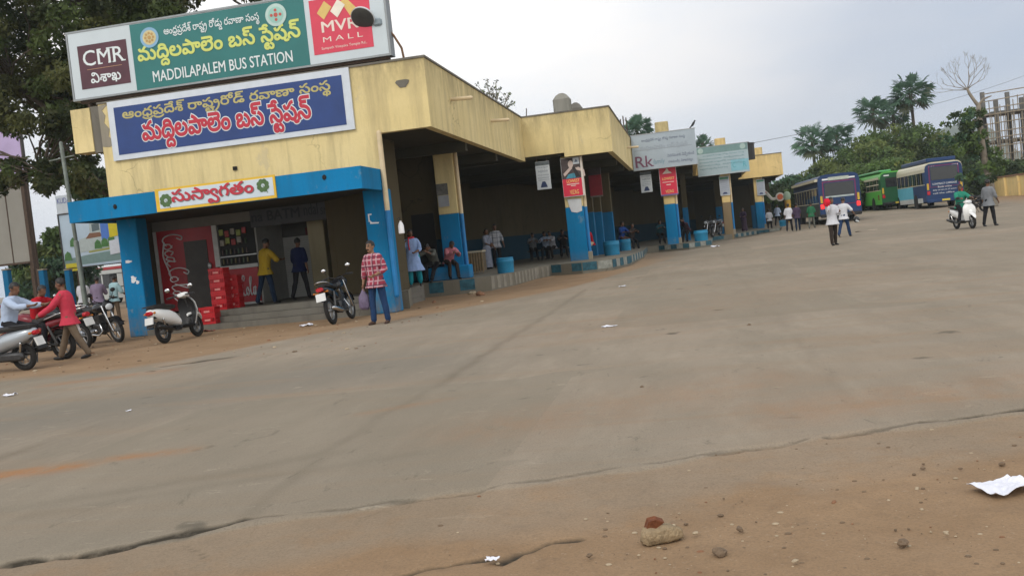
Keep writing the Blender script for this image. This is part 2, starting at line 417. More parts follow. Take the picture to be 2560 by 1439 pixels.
# Telugu letter outlines as plain x,y numbers (quarter font units), and the glyph runs of each line
TEL_GLYPHS = {
 10:"106,-3 82,-2 62,2 45,9 32,18 22,28 14,40 10,54 9,68 10,85 15,99 22,110 32,118 44,123 56,125 66,124 74,121 80,116 85,110 88,102 89,93 88,84 85,76 80,68 72,63 62,60 50,59 39,60 29,64 20,70 14,76 20,92 23,88 26,85 30,82 36,79 42,77 49,76 58,77 64,80 68,86 70,92 68,99 66,104 61,106 55,107 44,105 36,98 30,86 29,70 29,68 30,58 32,49 38,40 45,32 55,26 68,21 85,18 106,17 124,18 139,20 151,24 160,29 165,35 167,43 166,48 164,52 160,55 156,58 151,60 146,62 134,66 124,73 117,83 115,94 116,104 120,111 126,117 133,122 142,124 152,125 164,124 174,120 182,114 188,107 190,99 192,90 190,80 186,70 180,63 173,56 167,53 162,50 156,48 150,47 144,46 138,46 76,46 76,64 153,64 158,68 162,70 166,74 168,78 170,84 171,89 170,96 166,102 161,106 152,107 145,106 140,103 136,99 135,93 136,88 138,84 143,80 148,76 154,74 161,71 168,69 174,66 179,61 184,56 186,50 188,42 187,34 184,27 180,19 172,12 162,6 148,1 129,-2",
 6:"8,52 10,67 15,80 24,91 34,100 48,105 63,107 79,105 92,100 103,92 112,80 117,67 118,52 117,37 112,24 104,13 92,4 79,-1 63,-3 48,-1 34,4 23,13 15,24 10,37|29,52 31,38 38,27 48,19 63,16 74,18 82,21 89,27 94,34 97,43 98,52 96,66 89,77 78,85 63,88 53,86 44,83 38,77 33,70 30,62",
 41:"126,-3 117,-2 110,0 103,3 96,8 91,14 86,22 90,23 85,14 79,6 72,2 65,-1 58,-2 50,-3 33,0 20,11 12,28 9,50 11,71 18,89 30,104 46,116 66,122 89,125 112,122 132,116 147,104 158,89 166,71 168,50 166,34 162,21 156,11 148,3 138,-2|124,17 134,19 141,24 146,35 147,50 146,66 141,79 133,90 122,99 108,104 91,106 87,106 70,104 56,100 44,91 36,80 31,67 30,51 31,35 36,24 43,19 52,17 63,19 70,25 76,34 78,46 98,46 101,33 107,24 115,18|77,-31 79,4 98,4 100,-31|81,106 74,107 67,109 60,113 55,120 50,128 45,141 66,148 70,136 73,130 77,126 82,125 87,126 92,128 97,133 104,141 112,151 120,161 128,169 135,174 142,178 151,180 162,181 163,162 155,161 148,159 143,156 138,152 132,146 126,139 120,132 114,124 107,117 101,112 94,109 88,107",
 570:"-88,-71 -106,-69 -123,-65 -138,-58 -152,-49 -164,-38 -174,-24 -159,-11 -145,-28 -129,-41 -110,-48 -88,-51 -66,-48 -47,-41 -30,-28 -16,-11 -1,-24 -12,-38 -24,-50 -38,-59 -52,-66 -69,-70",
 43:"121,-3 110,-2 100,2 92,7 84,14 76,23 68,33 62,42 56,47 50,50 43,52 36,50 32,47 28,42 27,34 28,27 32,21 38,17 45,16 53,17 59,21 64,27 69,35 82,20 77,14 72,8 66,4 60,0 53,-2 44,-3 32,-2 22,2 16,9 11,16 8,26 7,34 8,45 12,54 18,60 25,66 33,70 42,70 51,70 58,68 66,64 72,58 79,50 87,40 94,32 99,26 104,22 110,19 116,17 122,17 134,19 142,25 146,35 148,48 147,62 142,74 136,84 127,92 116,100 104,106 114,125 128,118 142,108 153,96 162,82 167,66 169,50 168,34 164,21 156,11 147,3 135,-2|49,106 42,107 36,109 29,113 23,120 18,128 14,141 34,148 38,136 42,130 46,126 51,125 56,126 60,128 66,133 72,141 80,151 88,161 96,169 103,174 111,178 120,180 130,181 132,162 124,161 117,159 111,156 106,152 101,146 95,139 89,132 82,124 76,117 70,112 63,109 56,107",
 572:"-88,-71 -107,-69 -124,-65 -140,-58 -153,-49 -165,-38 -176,-24 -160,-11 -146,-28 -130,-41 -110,-48 -88,-51 -66,-48 -47,-41 -31,-28 -16,-11 -1,-24 -12,-38 -24,-50 -38,-59 -53,-66 -70,-70",
 308:"126,-3 117,-2 110,0 103,3 96,8 91,14 86,22 90,23 85,14 79,6 72,2 65,-1 58,-2 50,-3 33,0 20,11 12,28 9,50 11,71 18,89 30,104 46,116 66,122 89,125 112,122 132,116 147,104 158,89 166,71 168,50 166,34 162,21 156,11 148,3 138,-2|124,17 134,19 141,24 146,35 147,50 146,66 141,79 133,90 122,99 108,104 91,106 87,106 70,104 56,100 44,91 36,80 31,67 30,51 31,35 36,24 43,19 52,17 63,19 70,25 76,34 78,46 98,46 101,33 107,24 115,18|153,138 152,130 150,124 147,119 143,115 137,111 130,108 120,107 107,106 93,106 93,125 110,125 117,125 122,126 126,127 129,129 130,130 132,133 132,135 132,138 132,141 132,144 130,146 128,148 126,150 122,151 117,152 110,152 24,152 24,171 108,171 120,170 130,169 137,166 144,162 147,158 150,152 152,146|126,208 140,206 150,202 158,194 163,184 144,179 143,182 141,186 138,188 135,190 131,191 127,192 120,190 115,188 111,184 110,178 110,174 112,170 116,165 122,160 104,154 98,160 94,166 92,172 91,180 92,188 96,195 101,200 108,204 117,207",
 134:"90,-3 78,-2 68,2 61,7 56,14 53,22 52,30 53,38 56,46 61,52 67,58 74,64 82,70 83,71 84,72 86,73 87,74 94,80 98,84 101,89 102,94 100,100 97,104 92,107 85,109 88,125 99,125 105,122 110,119 115,114 118,109 121,104 122,98 120,86 115,78 108,70 99,62 90,56 84,50 78,45 75,40 73,36 72,30 73,25 76,20 82,17 90,16 99,17 105,20 108,26 110,32 108,43 102,52 94,60 83,66 70,70 56,71 42,70 34,66 29,60 28,52 28,47 29,42 30,38 32,35 13,30 11,35 9,41 8,48 7,53 8,62 12,71 18,78 26,84 38,88 54,90 68,88 80,86 93,81 105,74 116,66 124,56 128,44 130,31 127,17 120,6 107,-1|42,135 42,142 46,149 50,154 57,159 57,155 50,160 44,166 40,173 40,181 40,187 42,193 45,198 49,201 53,204 57,206 63,208 70,208 78,209 88,210 160,210 160,191 84,191 77,190 72,190 68,190 66,188 64,187 62,185 60,182 60,179 60,176 62,174 63,171 66,170 68,168 72,168 77,167 84,167 118,167 118,148 83,148 77,148 72,148 69,146 66,145 63,142 62,136 62,134 64,131 65,129 66,128 69,126 72,126 76,125 81,125 90,125 95,106 81,106 70,107 60,109 52,113 46,118 43,126",
 165:"10,59 12,77 19,92 28,105 42,114 58,120 76,121 94,120 110,114 123,105 133,93 139,78 141,59 139,42 133,26 124,14 110,5 94,-1 76,-3 57,-1 42,5 28,14 18,26 12,42|31,62 34,44 42,29 56,20 76,17 89,18 100,22 109,29 116,38 119,48 120,60 119,73 116,84 110,93 101,100 90,105 76,106 62,105 50,100 42,93 36,84 32,74|195,55 187,56 180,58 174,61 169,65 165,70 163,75 162,81 161,86 162,94 164,100 166,106 169,111 191,112 186,106 182,100 180,94 179,88 180,82 184,76 189,73 196,72 204,73 208,76 211,81 212,88 211,96 206,102 198,105 188,106 11,106 11,125 178,125 188,125 196,124 203,123 209,121 214,119 219,116 224,111 227,104 230,97 230,88 228,74 221,64 210,57",
 56:"121,-3 110,-2 100,2 92,7 84,14 76,23 68,33 62,42 56,47 50,50 43,52 36,50 32,47 28,42 27,34 28,27 32,21 38,17 45,16 53,17 59,21 64,27 69,35 82,20 77,14 72,8 66,4 60,0 53,-2 44,-3 32,-2 22,2 16,9 11,16 8,26 7,34 8,45 12,54 18,60 25,66 33,70 42,70 51,70 58,68 66,64 72,58 79,50 87,40 94,32 99,26 104,22 110,19 116,17 122,17 134,19 142,25 146,35 148,48 147,62 142,74 136,84 127,92 116,100 104,106 114,125 128,118 142,108 153,96 162,82 167,66 169,50 168,34 164,21 156,11 147,3 135,-2|163,-31 153,-30 145,-27 138,-22 134,-15 132,-8 130,0 130,4 131,6 132,9 132,12 154,12 153,10 152,7 152,4 152,2 152,-2 153,-5 155,-8 158,-10 160,-11 164,-12 168,-11 172,-10 176,-8 180,-4 192,-20 186,-25 179,-28 172,-30|49,106 42,107 36,109 29,113 23,120 18,128 14,141 34,148 38,136 42,130 46,126 51,125 56,126 60,128 66,133 72,141 80,151 88,161 96,169 103,174 111,178 120,180 130,181 132,162 124,161 117,159 111,156 106,152 101,146 95,139 89,132 82,124 76,117 70,112 63,109 56,107",
 481:"-42,-96 -51,-96 -59,-92 -66,-87 -72,-79 -67,-78 -72,-85 -76,-90 -82,-93 -86,-95 -92,-96 -98,-96 -109,-95 -118,-91 -125,-85 -130,-77 -133,-68 -134,-58 -132,-45 -128,-34 -122,-26 -114,-20 -105,-16 -96,-15 -86,-17 -78,-21 -73,-28 -72,-37 -74,-46 -79,-54 -88,-58 -100,-60 -108,-59 -116,-56 -122,-53 -127,-49 -123,-37 -120,-40 -116,-43 -109,-46 -102,-46 -95,-46 -91,-44 -88,-41 -87,-38 -88,-34 -90,-32 -93,-30 -98,-30 -105,-32 -111,-36 -116,-44 -117,-55 -117,-57 -116,-63 -116,-68 -113,-73 -110,-77 -104,-80 -98,-80 -90,-79 -84,-76 -80,-70 -78,-64 -62,-64 -60,-71 -56,-76 -50,-80 -44,-80 -36,-79 -31,-76 -28,-70 -27,-63 -29,-52 -35,-44 -45,-36 -57,-31 -49,-15 -38,-20 -29,-26 -21,-34 -14,-42 -10,-52 -9,-63 -12,-77 -18,-88 -28,-94",
 497:"42,125 55,123 66,118 75,110 83,100 88,88 92,75 94,61 95,47 94,22 89,0 82,-22 72,-42 60,-60 46,-77 30,-93 14,-108 0,-92 14,-80 27,-68 40,-53 52,-37 61,-19 69,1 74,22 75,46 75,56 74,66 72,77 68,86 63,95 58,102 50,106 41,108 34,107 28,104 24,98 23,92 24,86 26,82 30,79 34,78 38,76 41,76 51,78 59,82 66,87 73,93 82,76 71,68 60,63 50,60 39,59 24,61 14,68 6,78 4,92 5,101 8,109 14,116 22,121 31,124",
 425:"9,59 11,77 17,94 27,106 40,116 56,123 74,125 92,123 108,117 122,107 131,94 138,78 140,59 138,42 132,26 122,14 109,5 93,-1 74,-3 56,-1 40,5 26,14 17,26 11,42|30,62 32,44 41,29 55,20 74,17 88,18 99,22 108,29 114,38 118,48 119,60 118,73 114,84 108,93 99,100 88,105 74,106 60,105 49,100 40,93 34,84 31,74|170,105 162,106 154,108 149,111 144,115 140,120 138,125 137,130 136,136 137,144 138,150 141,156 144,161 166,162 161,156 158,150 155,144 154,138 156,132 159,126 164,123 172,122 179,123 184,126 186,131 188,138 186,146 181,152 174,155 163,156 132,156 122,154 114,150 109,142 107,133 87,133 84,143 79,150 72,155 64,156 60,156 52,155 46,152 42,147 41,141 42,136 43,132 46,130 49,127 54,126 62,125 69,125 69,106 61,106 50,107 40,110 32,116 26,122 22,131 20,142 23,155 31,166 44,173 59,175 61,175 69,174 76,173 83,170 89,166 94,160 99,152 95,153 99,160 104,165 109,170 116,172 124,174 134,175 150,175 166,174 178,173 186,170 194,166 199,161 202,154 205,147 206,138 204,124 196,114 185,107|177,212 191,211 201,206 209,198 214,188 195,184 194,187 192,190 189,193 186,194 182,196 178,196 171,195 166,192 162,188 161,182 161,178 163,174 167,170 173,165 154,158 149,164 145,170 143,177 142,184 143,192 146,200 152,205 159,209 168,212",
 35:"136,-3 124,-2 113,0 104,4 97,8 91,14 86,21 90,23 85,13 79,6 72,2 65,-1 58,-2 50,-3 33,0 20,11 12,27 9,48 12,71 20,90 32,105 50,116 71,123 96,125 108,124 120,122 131,120 142,116 151,112 160,106 148,90 140,94 132,99 123,102 114,104 105,106 94,106 75,104 59,100 46,92 37,80 32,66 30,49 31,34 36,24 43,18 52,17 63,19 71,25 76,34 78,46 98,46 100,37 102,29 108,23 116,19 120,18 126,16 131,16 138,16 146,17 153,20 156,25 158,32 156,39 153,44 148,46 141,47 135,46 130,44 126,38 125,31 126,25 127,20 130,15 133,12 117,9 114,14 110,21 108,28 107,35 110,48 117,58 128,64 142,66 152,65 161,62 168,57 173,50 176,42 178,34 177,25 174,18 171,11 166,6 160,2 153,-1 145,-2|86,106 79,107 72,109 66,113 60,120 55,128 50,141 71,148 75,136 78,130 82,126 88,125 92,126 97,128 102,133 109,141 117,151 125,161 132,169 140,174 148,178 156,180 167,181 168,162 160,161 154,159 148,156 143,152 138,146 132,139 126,132 119,124 112,117 106,112 100,109 93,107",
 63:"29,-3 13,-1 0,6 -12,15 -23,28 -13,44 -6,36 1,29 8,24 16,20 23,18 31,17 42,19 50,25 55,35 57,48 56,62 51,74 44,84 36,92 25,100 13,106 22,125 37,118 50,108 62,96 70,82 76,67 78,50 74,28 65,11 50,0",
 483:"-39,-96 -52,-96 -62,-92 -70,-86 -75,-80 -71,-78 -77,-87 -84,-93 -92,-96 -101,-96 -109,-96 -116,-92 -122,-88 -126,-81 -129,-72 -130,-63 -128,-49 -122,-37 -114,-28 -102,-21 -87,-17 -70,-15 -55,-16 -43,-18 -32,-22 -21,-27 -30,-42 -36,-38 -42,-36 -48,-34 -54,-32 -62,-32 -70,-31 -82,-32 -92,-35 -101,-39 -107,-45 -111,-53 -112,-62 -111,-70 -108,-76 -104,-79 -98,-80 -92,-79 -87,-76 -84,-70 -82,-64 -65,-64 -64,-67 -63,-71 -62,-74 -60,-77 -57,-79 -54,-80 -50,-81 -46,-82 -42,-82 -37,-82 -31,-81 -28,-79 -25,-76 -24,-72 -25,-68 -27,-66 -30,-65 -34,-64 -38,-65 -40,-66 -42,-69 -43,-72 -43,-76 -42,-79 -40,-82 -37,-83 -51,-85 -54,-82 -56,-78 -57,-74 -57,-69 -56,-61 -51,-54 -44,-50 -34,-49 -24,-51 -16,-56 -11,-63 -9,-72 -10,-79 -13,-86 -18,-90 -24,-94 -31,-96",
 49:"9,59 11,77 17,94 27,106 40,116 56,123 74,125 92,123 108,117 122,107 131,94 138,78 140,59 138,42 132,26 122,14 109,5 93,-1 74,-3 56,-1 40,5 26,14 17,26 11,42|30,62 32,44 41,29 55,20 74,17 88,18 99,22 108,29 114,38 118,48 119,60 118,73 114,84 108,93 99,100 88,105 74,106 60,105 49,100 40,93 34,84 31,74|66,106 59,107 52,109 46,113 40,120 35,128 31,141 52,148 55,136 59,130 63,126 68,125 72,126 77,128 82,133 90,141 97,151 106,161 113,169 120,174 128,178 137,180 147,181 148,162 140,161 134,159 128,156 123,152 118,146 112,139 106,132 99,124 93,117 86,112 80,109 74,107",
 169:"120,-3 110,-2 100,2 92,7 84,14 76,23 68,33 62,42 56,47 50,50 43,52 36,50 32,47 28,42 27,34 28,27 32,21 38,17 45,16 53,17 59,21 64,27 69,35 82,20 77,14 72,8 66,4 60,0 53,-2 44,-3 32,-2 22,2 16,9 11,16 8,26 7,34 8,45 12,54 18,60 25,66 33,70 42,70 51,70 58,68 66,64 72,58 79,50 87,40 94,32 99,26 104,22 110,19 115,17 122,17 133,19 142,25 146,34 148,48 146,64 140,76 132,87 121,96 108,102 95,107 132,110 142,104 151,96 158,86 164,75 168,62 169,48 168,34 164,22 157,12 148,4 135,-1|223,55 214,56 207,58 201,61 196,65 193,70 190,75 189,81 189,86 189,94 191,100 194,106 197,111 219,112 214,106 210,100 208,94 207,88 208,82 212,76 217,73 224,72 232,73 236,76 239,81 240,88 238,96 234,102 226,105 216,106 24,106 24,125 205,125 215,125 224,124 230,123 236,121 242,119 246,116 251,111 255,104 258,97 258,88 256,74 249,64 238,57",
 153:"147,-3 136,-2 127,1 120,6 114,13 111,22 110,31 111,40 114,48 119,56 126,61 136,64 148,66 158,65 166,62 173,59 179,54 184,48 189,42 180,26 176,32 172,36 168,41 162,45 156,47 148,48 141,47 136,44 132,38 130,32 132,25 135,20 140,16 148,15 156,16 163,18 169,24 174,31 176,42 178,56 178,60 176,72 174,84 168,93 162,100 154,104 144,106 136,105 130,102 124,98 120,93 117,86 115,80 96,80 94,86 90,92 85,98 78,102 69,105 57,106 47,105 39,102 34,96 32,88 32,85 34,81 36,78 39,76 43,73 49,72 56,70 65,70 76,70 76,52 62,52 52,51 45,50 40,48 35,46 33,44 32,40 30,37 30,33 31,26 35,21 41,17 51,16 59,17 67,20 74,26 81,34 98,22 91,14 84,8 77,3 68,0 60,-2 50,-3 32,0 19,7 11,18 9,30 10,38 12,44 15,50 20,55 26,60 35,62 35,59 24,64 16,72 12,80 11,90 12,98 18,106 26,112 35,116 46,119 57,120 69,120 78,118 87,114 94,110 101,104 108,96 103,96 108,103 114,109 120,114 127,118 136,119 145,120 161,118 174,113 184,104 192,92 197,77 198,59 197,41 192,26 185,13 175,4 162,-2|252,55 244,56 236,58 230,61 226,65 222,70 220,75 218,81 218,86 218,94 220,100 223,106 226,111 248,112 243,106 239,100 237,94 236,88 237,82 240,76 246,73 253,72 261,73 266,76 268,81 269,88 268,96 263,102 255,105 245,106 82,106 56,108 35,106 9,106 9,125 234,125 244,125 253,124 260,123 266,121 271,119 276,116 280,111 284,104 287,97 288,88 285,74 278,64 267,57",
 57:"118,-3 107,-2 98,1 89,6 81,13 73,22 64,33 59,40 55,44 52,48 48,50 45,52 41,52 36,51 32,48 29,42 28,36 28,27 31,19 34,12 40,4 20,-3 14,6 10,15 8,25 7,36 8,46 12,54 17,61 24,67 32,70 41,72 50,71 58,68 64,64 70,58 76,52 82,44 89,35 95,28 100,23 106,20 112,18 120,17 131,19 139,25 144,35 146,48 144,62 140,74 134,84 124,92 114,100 102,106 112,125 126,118 140,108 151,96 160,82 165,66 167,50 165,34 161,22 154,11 145,3 133,-2|49,106 42,107 36,109 29,113 23,120 18,128 14,141 34,148 38,136 42,130 46,126 51,125 56,126 60,128 66,133 72,141 80,151 88,161 96,169 103,174 111,178 120,180 130,181 132,162 124,161 117,159 111,156 106,152 101,146 95,139 89,132 82,124 76,117 70,112 63,109 56,107",
 487:"-39,-96 -48,-96 -56,-93 -62,-88 -68,-78 -63,-78 -70,-87 -76,-92 -84,-96 -94,-96 -103,-95 -110,-92 -116,-86 -120,-79 -122,-71 -123,-62 -121,-48 -116,-37 -106,-28 -95,-21 -82,-17 -66,-15 -50,-17 -36,-21 -24,-28 -16,-38 -11,-49 -9,-62 -10,-71 -12,-79 -16,-86 -22,-92 -29,-95|-42,-80 -36,-79 -31,-76 -28,-70 -27,-62 -30,-50 -37,-40 -50,-34 -66,-31 -83,-34 -95,-40 -102,-50 -105,-62 -104,-70 -101,-76 -96,-79 -90,-80 -84,-80 -80,-78 -77,-74 -74,-68 -57,-68 -55,-74 -52,-78 -47,-80|-75,-117 -74,-93 -58,-93 -57,-117|-77,-52 -76,-47 -74,-44 -70,-42 -66,-42 -62,-42 -58,-44 -56,-47 -55,-52 -56,-57 -58,-60 -62,-62 -66,-62 -70,-62 -74,-60 -76,-57",
 115:"136,-3 124,-2 113,0 104,4 97,8 91,14 86,21 90,23 85,13 79,6 72,2 65,-1 58,-2 50,-3 33,0 20,11 12,27 9,48 12,71 20,90 32,105 50,116 71,123 96,125 108,124 120,122 131,120 142,116 151,112 160,106 148,90 140,94 132,99 123,102 114,104 105,106 94,106 75,104 59,100 46,92 37,80 32,66 30,49 31,34 36,24 43,18 52,17 63,19 71,25 76,34 78,46 98,46 100,37 102,29 108,23 116,19 120,18 126,16 131,16 138,16 146,17 153,20 156,25 158,32 156,39 153,44 148,46 141,47 135,46 130,44 126,38 125,31 126,25 127,20 130,15 133,12 117,9 114,14 110,21 108,28 107,35 110,48 117,58 128,64 142,66 152,65 161,62 168,57 173,50 176,42 178,34 177,25 174,18 171,11 166,6 160,2 153,-1 145,-2|49,135 50,142 53,149 58,154 64,159 64,155 57,160 51,166 48,173 47,181 48,187 49,193 52,198 56,201 60,204 64,206 70,208 76,208 85,209 96,210 167,210 167,191 92,191 84,190 79,190 76,190 73,188 71,187 69,185 68,182 68,179 68,176 69,174 70,171 73,170 76,168 80,168 84,167 91,167 126,167 126,148 90,148 84,148 80,148 76,146 74,145 70,142 70,136 70,134 70,131 72,129 74,128 76,126 79,126 83,125 88,125 98,125 98,106 88,106 77,107 68,109 60,113 54,118 50,126",
 47:"60,106 53,107 46,109 40,113 34,120 28,128 24,141 45,148 49,136 52,130 56,126 61,125 66,126 70,128 76,133 83,141 91,151 99,161 106,169 114,174 122,178 130,180 140,181 142,162 134,161 128,159 122,156 116,152 111,146 105,139 100,132 93,124 86,117 80,112 74,109 67,107|120,-3 110,-2 100,2 92,7 84,14 76,23 68,33 62,42 56,47 50,50 43,52 36,50 32,47 28,42 27,34 28,27 32,21 38,17 45,16 53,17 59,21 64,27 69,35 82,20 77,14 72,8 66,4 60,0 53,-2 44,-3 32,-2 22,2 16,9 11,16 8,26 7,34 8,45 12,54 18,60 25,66 33,70 42,70 51,70 58,68 66,64 72,58 79,50 87,40 94,32 99,26 104,22 110,19 115,17 122,17 133,19 142,25 146,34 148,48 147,62 142,73 136,83 126,92 116,98 102,102 88,105 73,106 61,106 82,125 107,121 129,113 146,102 159,86 166,68 169,48 168,34 164,22 157,12 148,4 135,-1|207,-3 191,-1 178,6 166,15 155,28 165,44 172,36 179,29 186,24 194,20 201,18 209,17 220,19 228,25 233,35 235,48 234,62 229,74 222,84 214,92 203,100 191,106 200,125 215,118 228,108 240,96 248,82 254,67 256,50 252,28 243,11 228,0",
 192:"82,171 100,169 115,164 127,155 135,144 140,131 142,117 142,113 142,108 141,104 140,101 123,110 123,111 123,112 123,114 122,122 119,130 114,139 106,146 96,150 82,152 70,150 62,146 57,141 56,135 56,129 58,124 62,120 67,117 45,112 41,117 38,123 36,129 36,136 37,145 40,153 47,160 56,166 68,170|126,-3 117,-2 110,0 103,3 96,8 91,14 86,22 90,23 85,14 79,6 72,2 65,-1 58,-2 50,-3 33,0 20,11 12,28 9,50 11,71 18,89 30,104 46,116 66,122 89,125 112,122 132,116 147,104 158,89 166,71 168,50 166,34 162,21 156,11 148,3 138,-2|124,17 134,19 141,24 146,35 147,50 146,66 141,79 133,90 122,99 108,104 91,106 87,106 70,104 56,100 44,91 36,80 31,67 30,51 31,35 36,24 43,19 52,17 63,19 70,25 76,34 78,46 98,46 101,33 107,24 115,18",
 488:"-39,-96 -48,-96 -56,-93 -62,-88 -68,-78 -63,-78 -70,-87 -76,-92 -84,-96 -94,-96 -103,-95 -110,-92 -116,-86 -120,-79 -122,-71 -123,-62 -121,-48 -116,-37 -106,-28 -95,-21 -82,-17 -66,-15 -50,-17 -36,-21 -24,-28 -16,-38 -11,-49 -9,-62 -10,-71 -12,-79 -16,-86 -22,-92 -29,-95|-42,-80 -36,-79 -31,-76 -28,-70 -27,-62 -30,-50 -37,-40 -50,-34 -66,-31 -83,-34 -95,-40 -102,-50 -105,-62 -104,-70 -101,-76 -96,-79 -90,-80 -84,-80 -80,-76 -76,-72 -74,-64 -57,-64 -55,-72 -52,-77 -48,-80",
 51:"89,-3 65,-1 45,6 29,17 18,31 11,48 9,67 10,84 15,98 22,110 32,118 44,123 56,125 66,124 74,121 80,116 85,110 88,102 89,93 88,84 85,76 80,68 72,63 62,60 50,59 42,60 35,62 28,64 23,68 18,72 14,76 20,92 23,88 26,85 30,82 35,79 42,77 49,76 58,77 64,80 68,86 70,92 68,99 66,104 61,106 55,107 44,105 36,98 30,86 28,71 28,66 30,57 32,48 37,39 43,32 51,26 62,21 74,18 88,17 113,20 132,28 144,42 148,61 146,75 140,87 129,98 114,106 124,125 143,114 157,100 166,82 168,62 166,45 160,29 150,16 134,6 114,-1",
 159:"121,-3 110,-2 100,2 92,7 84,14 76,23 68,33 62,42 56,47 50,50 43,52 36,50 32,47 28,42 27,34 28,27 32,21 38,17 45,16 53,17 59,21 64,27 69,35 82,20 77,14 72,8 66,4 60,0 53,-2 44,-3 32,-2 22,2 16,9 11,16 8,26 7,34 8,45 12,54 18,60 25,66 33,70 42,70 51,70 58,68 66,64 72,58 79,50 87,40 94,32 99,26 104,22 110,19 116,17 122,17 134,19 142,24 146,35 148,50 146,66 142,82 134,97 124,111 122,117 108,130 93,141 78,151 61,159 70,178 84,172 97,164 110,155 123,144 135,133 146,120 148,114 157,100 164,84 168,67 169,50 168,34 164,21 156,11 147,3 135,-2|219,55 210,56 203,58 197,61 192,65 189,70 186,75 185,81 184,86 185,94 187,100 190,106 193,111 215,112 209,106 206,100 204,94 203,88 204,82 207,76 212,73 220,72 227,73 232,76 235,81 236,88 234,96 230,102 222,105 212,106 24,106 24,125 201,125 211,125 219,124 226,123 232,121 238,119 242,116 247,111 251,104 253,97 254,88 252,74 244,64 233,57",
 283:"89,-3 65,-1 45,6 29,17 18,31 11,48 9,67 10,84 15,98 22,110 32,118 44,123 56,125 66,124 74,121 80,116 85,110 88,102 89,93 88,84 85,76 80,68 72,63 62,60 50,59 42,60 35,62 28,64 23,68 18,72 14,76 20,92 23,88 26,85 30,82 35,79 42,77 49,76 58,77 64,80 68,86 70,92 68,99 66,104 61,106 55,107 44,105 36,98 30,86 28,71 28,66 30,57 32,48 37,39 43,32 51,26 62,21 74,18 88,17 112,20 132,28 144,42 148,62 146,78 138,91 128,101 114,108 122,120 138,115 148,109 155,102 161,93 165,84 168,73 168,62 166,45 160,29 150,16 135,6 114,-1|168,138 167,130 165,124 162,119 158,115 152,111 144,108 134,107 122,106 97,106 97,125 125,125 132,125 137,126 140,127 144,129 145,130 146,133 147,135 147,138 147,141 146,144 145,146 143,148 140,150 137,151 132,152 124,152 27,152 27,171 123,171 135,170 144,169 152,166 158,162 162,158 165,152 167,146",
 45:"133,-3 124,-2 116,0 109,2 103,7 97,14 91,22 96,22 90,14 83,7 76,2 69,-1 60,-2 51,-3 39,-2 28,2 20,8 15,15 12,23 10,32 11,42 14,50 20,57 27,62 36,68 47,72 56,76 64,80 68,86 70,93 69,96 68,100 66,103 62,105 57,106 51,107 42,106 35,102 31,98 30,91 30,88 30,85 31,83 32,81 13,76 12,80 10,84 9,89 9,94 10,102 13,109 19,115 27,120 38,124 51,125 64,124 74,120 82,114 86,108 89,100 90,92 89,84 86,76 82,70 75,65 67,60 57,56 45,51 37,46 32,40 31,33 32,26 36,21 42,18 52,17 61,18 69,20 75,25 80,31 82,38 84,46 104,46 105,37 108,30 113,24 118,20 124,18 131,17 143,19 152,25 156,35 158,48 156,62 152,74 145,84 136,92 126,100 114,106 123,125 138,118 151,108 162,96 171,82 177,67 179,50 177,34 173,21 166,11 158,3 146,-2",
 136:"118,-3 107,-2 98,1 89,6 81,13 73,22 64,33 59,40 55,44 52,48 48,50 45,52 41,52 36,51 32,48 29,42 28,36 28,27 31,19 34,12 40,4 20,-3 14,6 10,15 8,25 7,36 8,46 12,54 17,61 24,67 32,70 41,72 50,71 58,68 64,64 70,58 76,52 82,44 89,35 95,28 100,23 106,20 112,18 120,17 131,19 139,25 144,35 146,48 144,62 140,74 134,84 124,92 114,100 102,106 112,125 126,118 140,108 151,96 160,82 165,66 167,50 165,34 161,22 154,11 145,3 133,-2|25,135 26,142 29,149 34,154 41,159 40,155 33,160 28,166 24,173 23,181 24,187 26,193 28,198 32,201 36,204 41,206 46,208 53,208 61,209 72,210 144,210 144,191 68,191 60,190 56,190 52,190 50,188 47,187 45,185 44,182 44,179 44,176 45,174 46,171 49,170 52,168 56,168 61,167 68,167 102,167 102,148 66,148 60,148 56,148 52,146 50,145 47,142 46,136 46,134 47,131 48,129 50,128 52,126 56,126 60,125 64,125 74,125 74,106 64,106 53,107 44,109 36,113 30,118 26,126",
 324:"118,-3 107,-2 98,1 89,6 81,13 73,22 64,33 59,40 55,44 52,48 48,50 45,52 41,52 36,51 32,48 29,42 28,36 28,27 31,19 34,12 40,4 20,-3 14,6 10,15 8,25 7,36 8,46 12,54 17,61 24,67 32,70 41,72 50,71 58,68 64,64 70,58 76,52 82,44 89,35 95,28 100,23 106,20 112,18 120,17 131,19 139,25 144,35 146,48 144,62 140,74 134,84 124,92 114,100 102,106 112,125 126,118 140,108 151,96 160,82 165,66 167,50 165,34 161,22 154,11 145,3 133,-2|98,138 98,130 96,124 92,119 88,115 82,111 74,108 65,107 52,106 36,106 36,125 55,125 62,125 68,126 71,127 74,129 76,130 77,133 78,135 78,138 78,141 77,144 76,146 74,148 71,150 68,151 62,152 55,152 -4,152 -4,171 54,171 66,170 75,169 82,166 89,162 92,158 96,152 98,146|72,208 85,206 96,202 103,194 108,184 90,179 88,182 86,186 84,188 80,190 76,191 72,192 66,190 60,188 56,184 55,178 56,174 58,170 61,165 68,160 49,154 43,160 40,166 37,172 36,180 38,188 41,195 46,200 54,204 62,207",
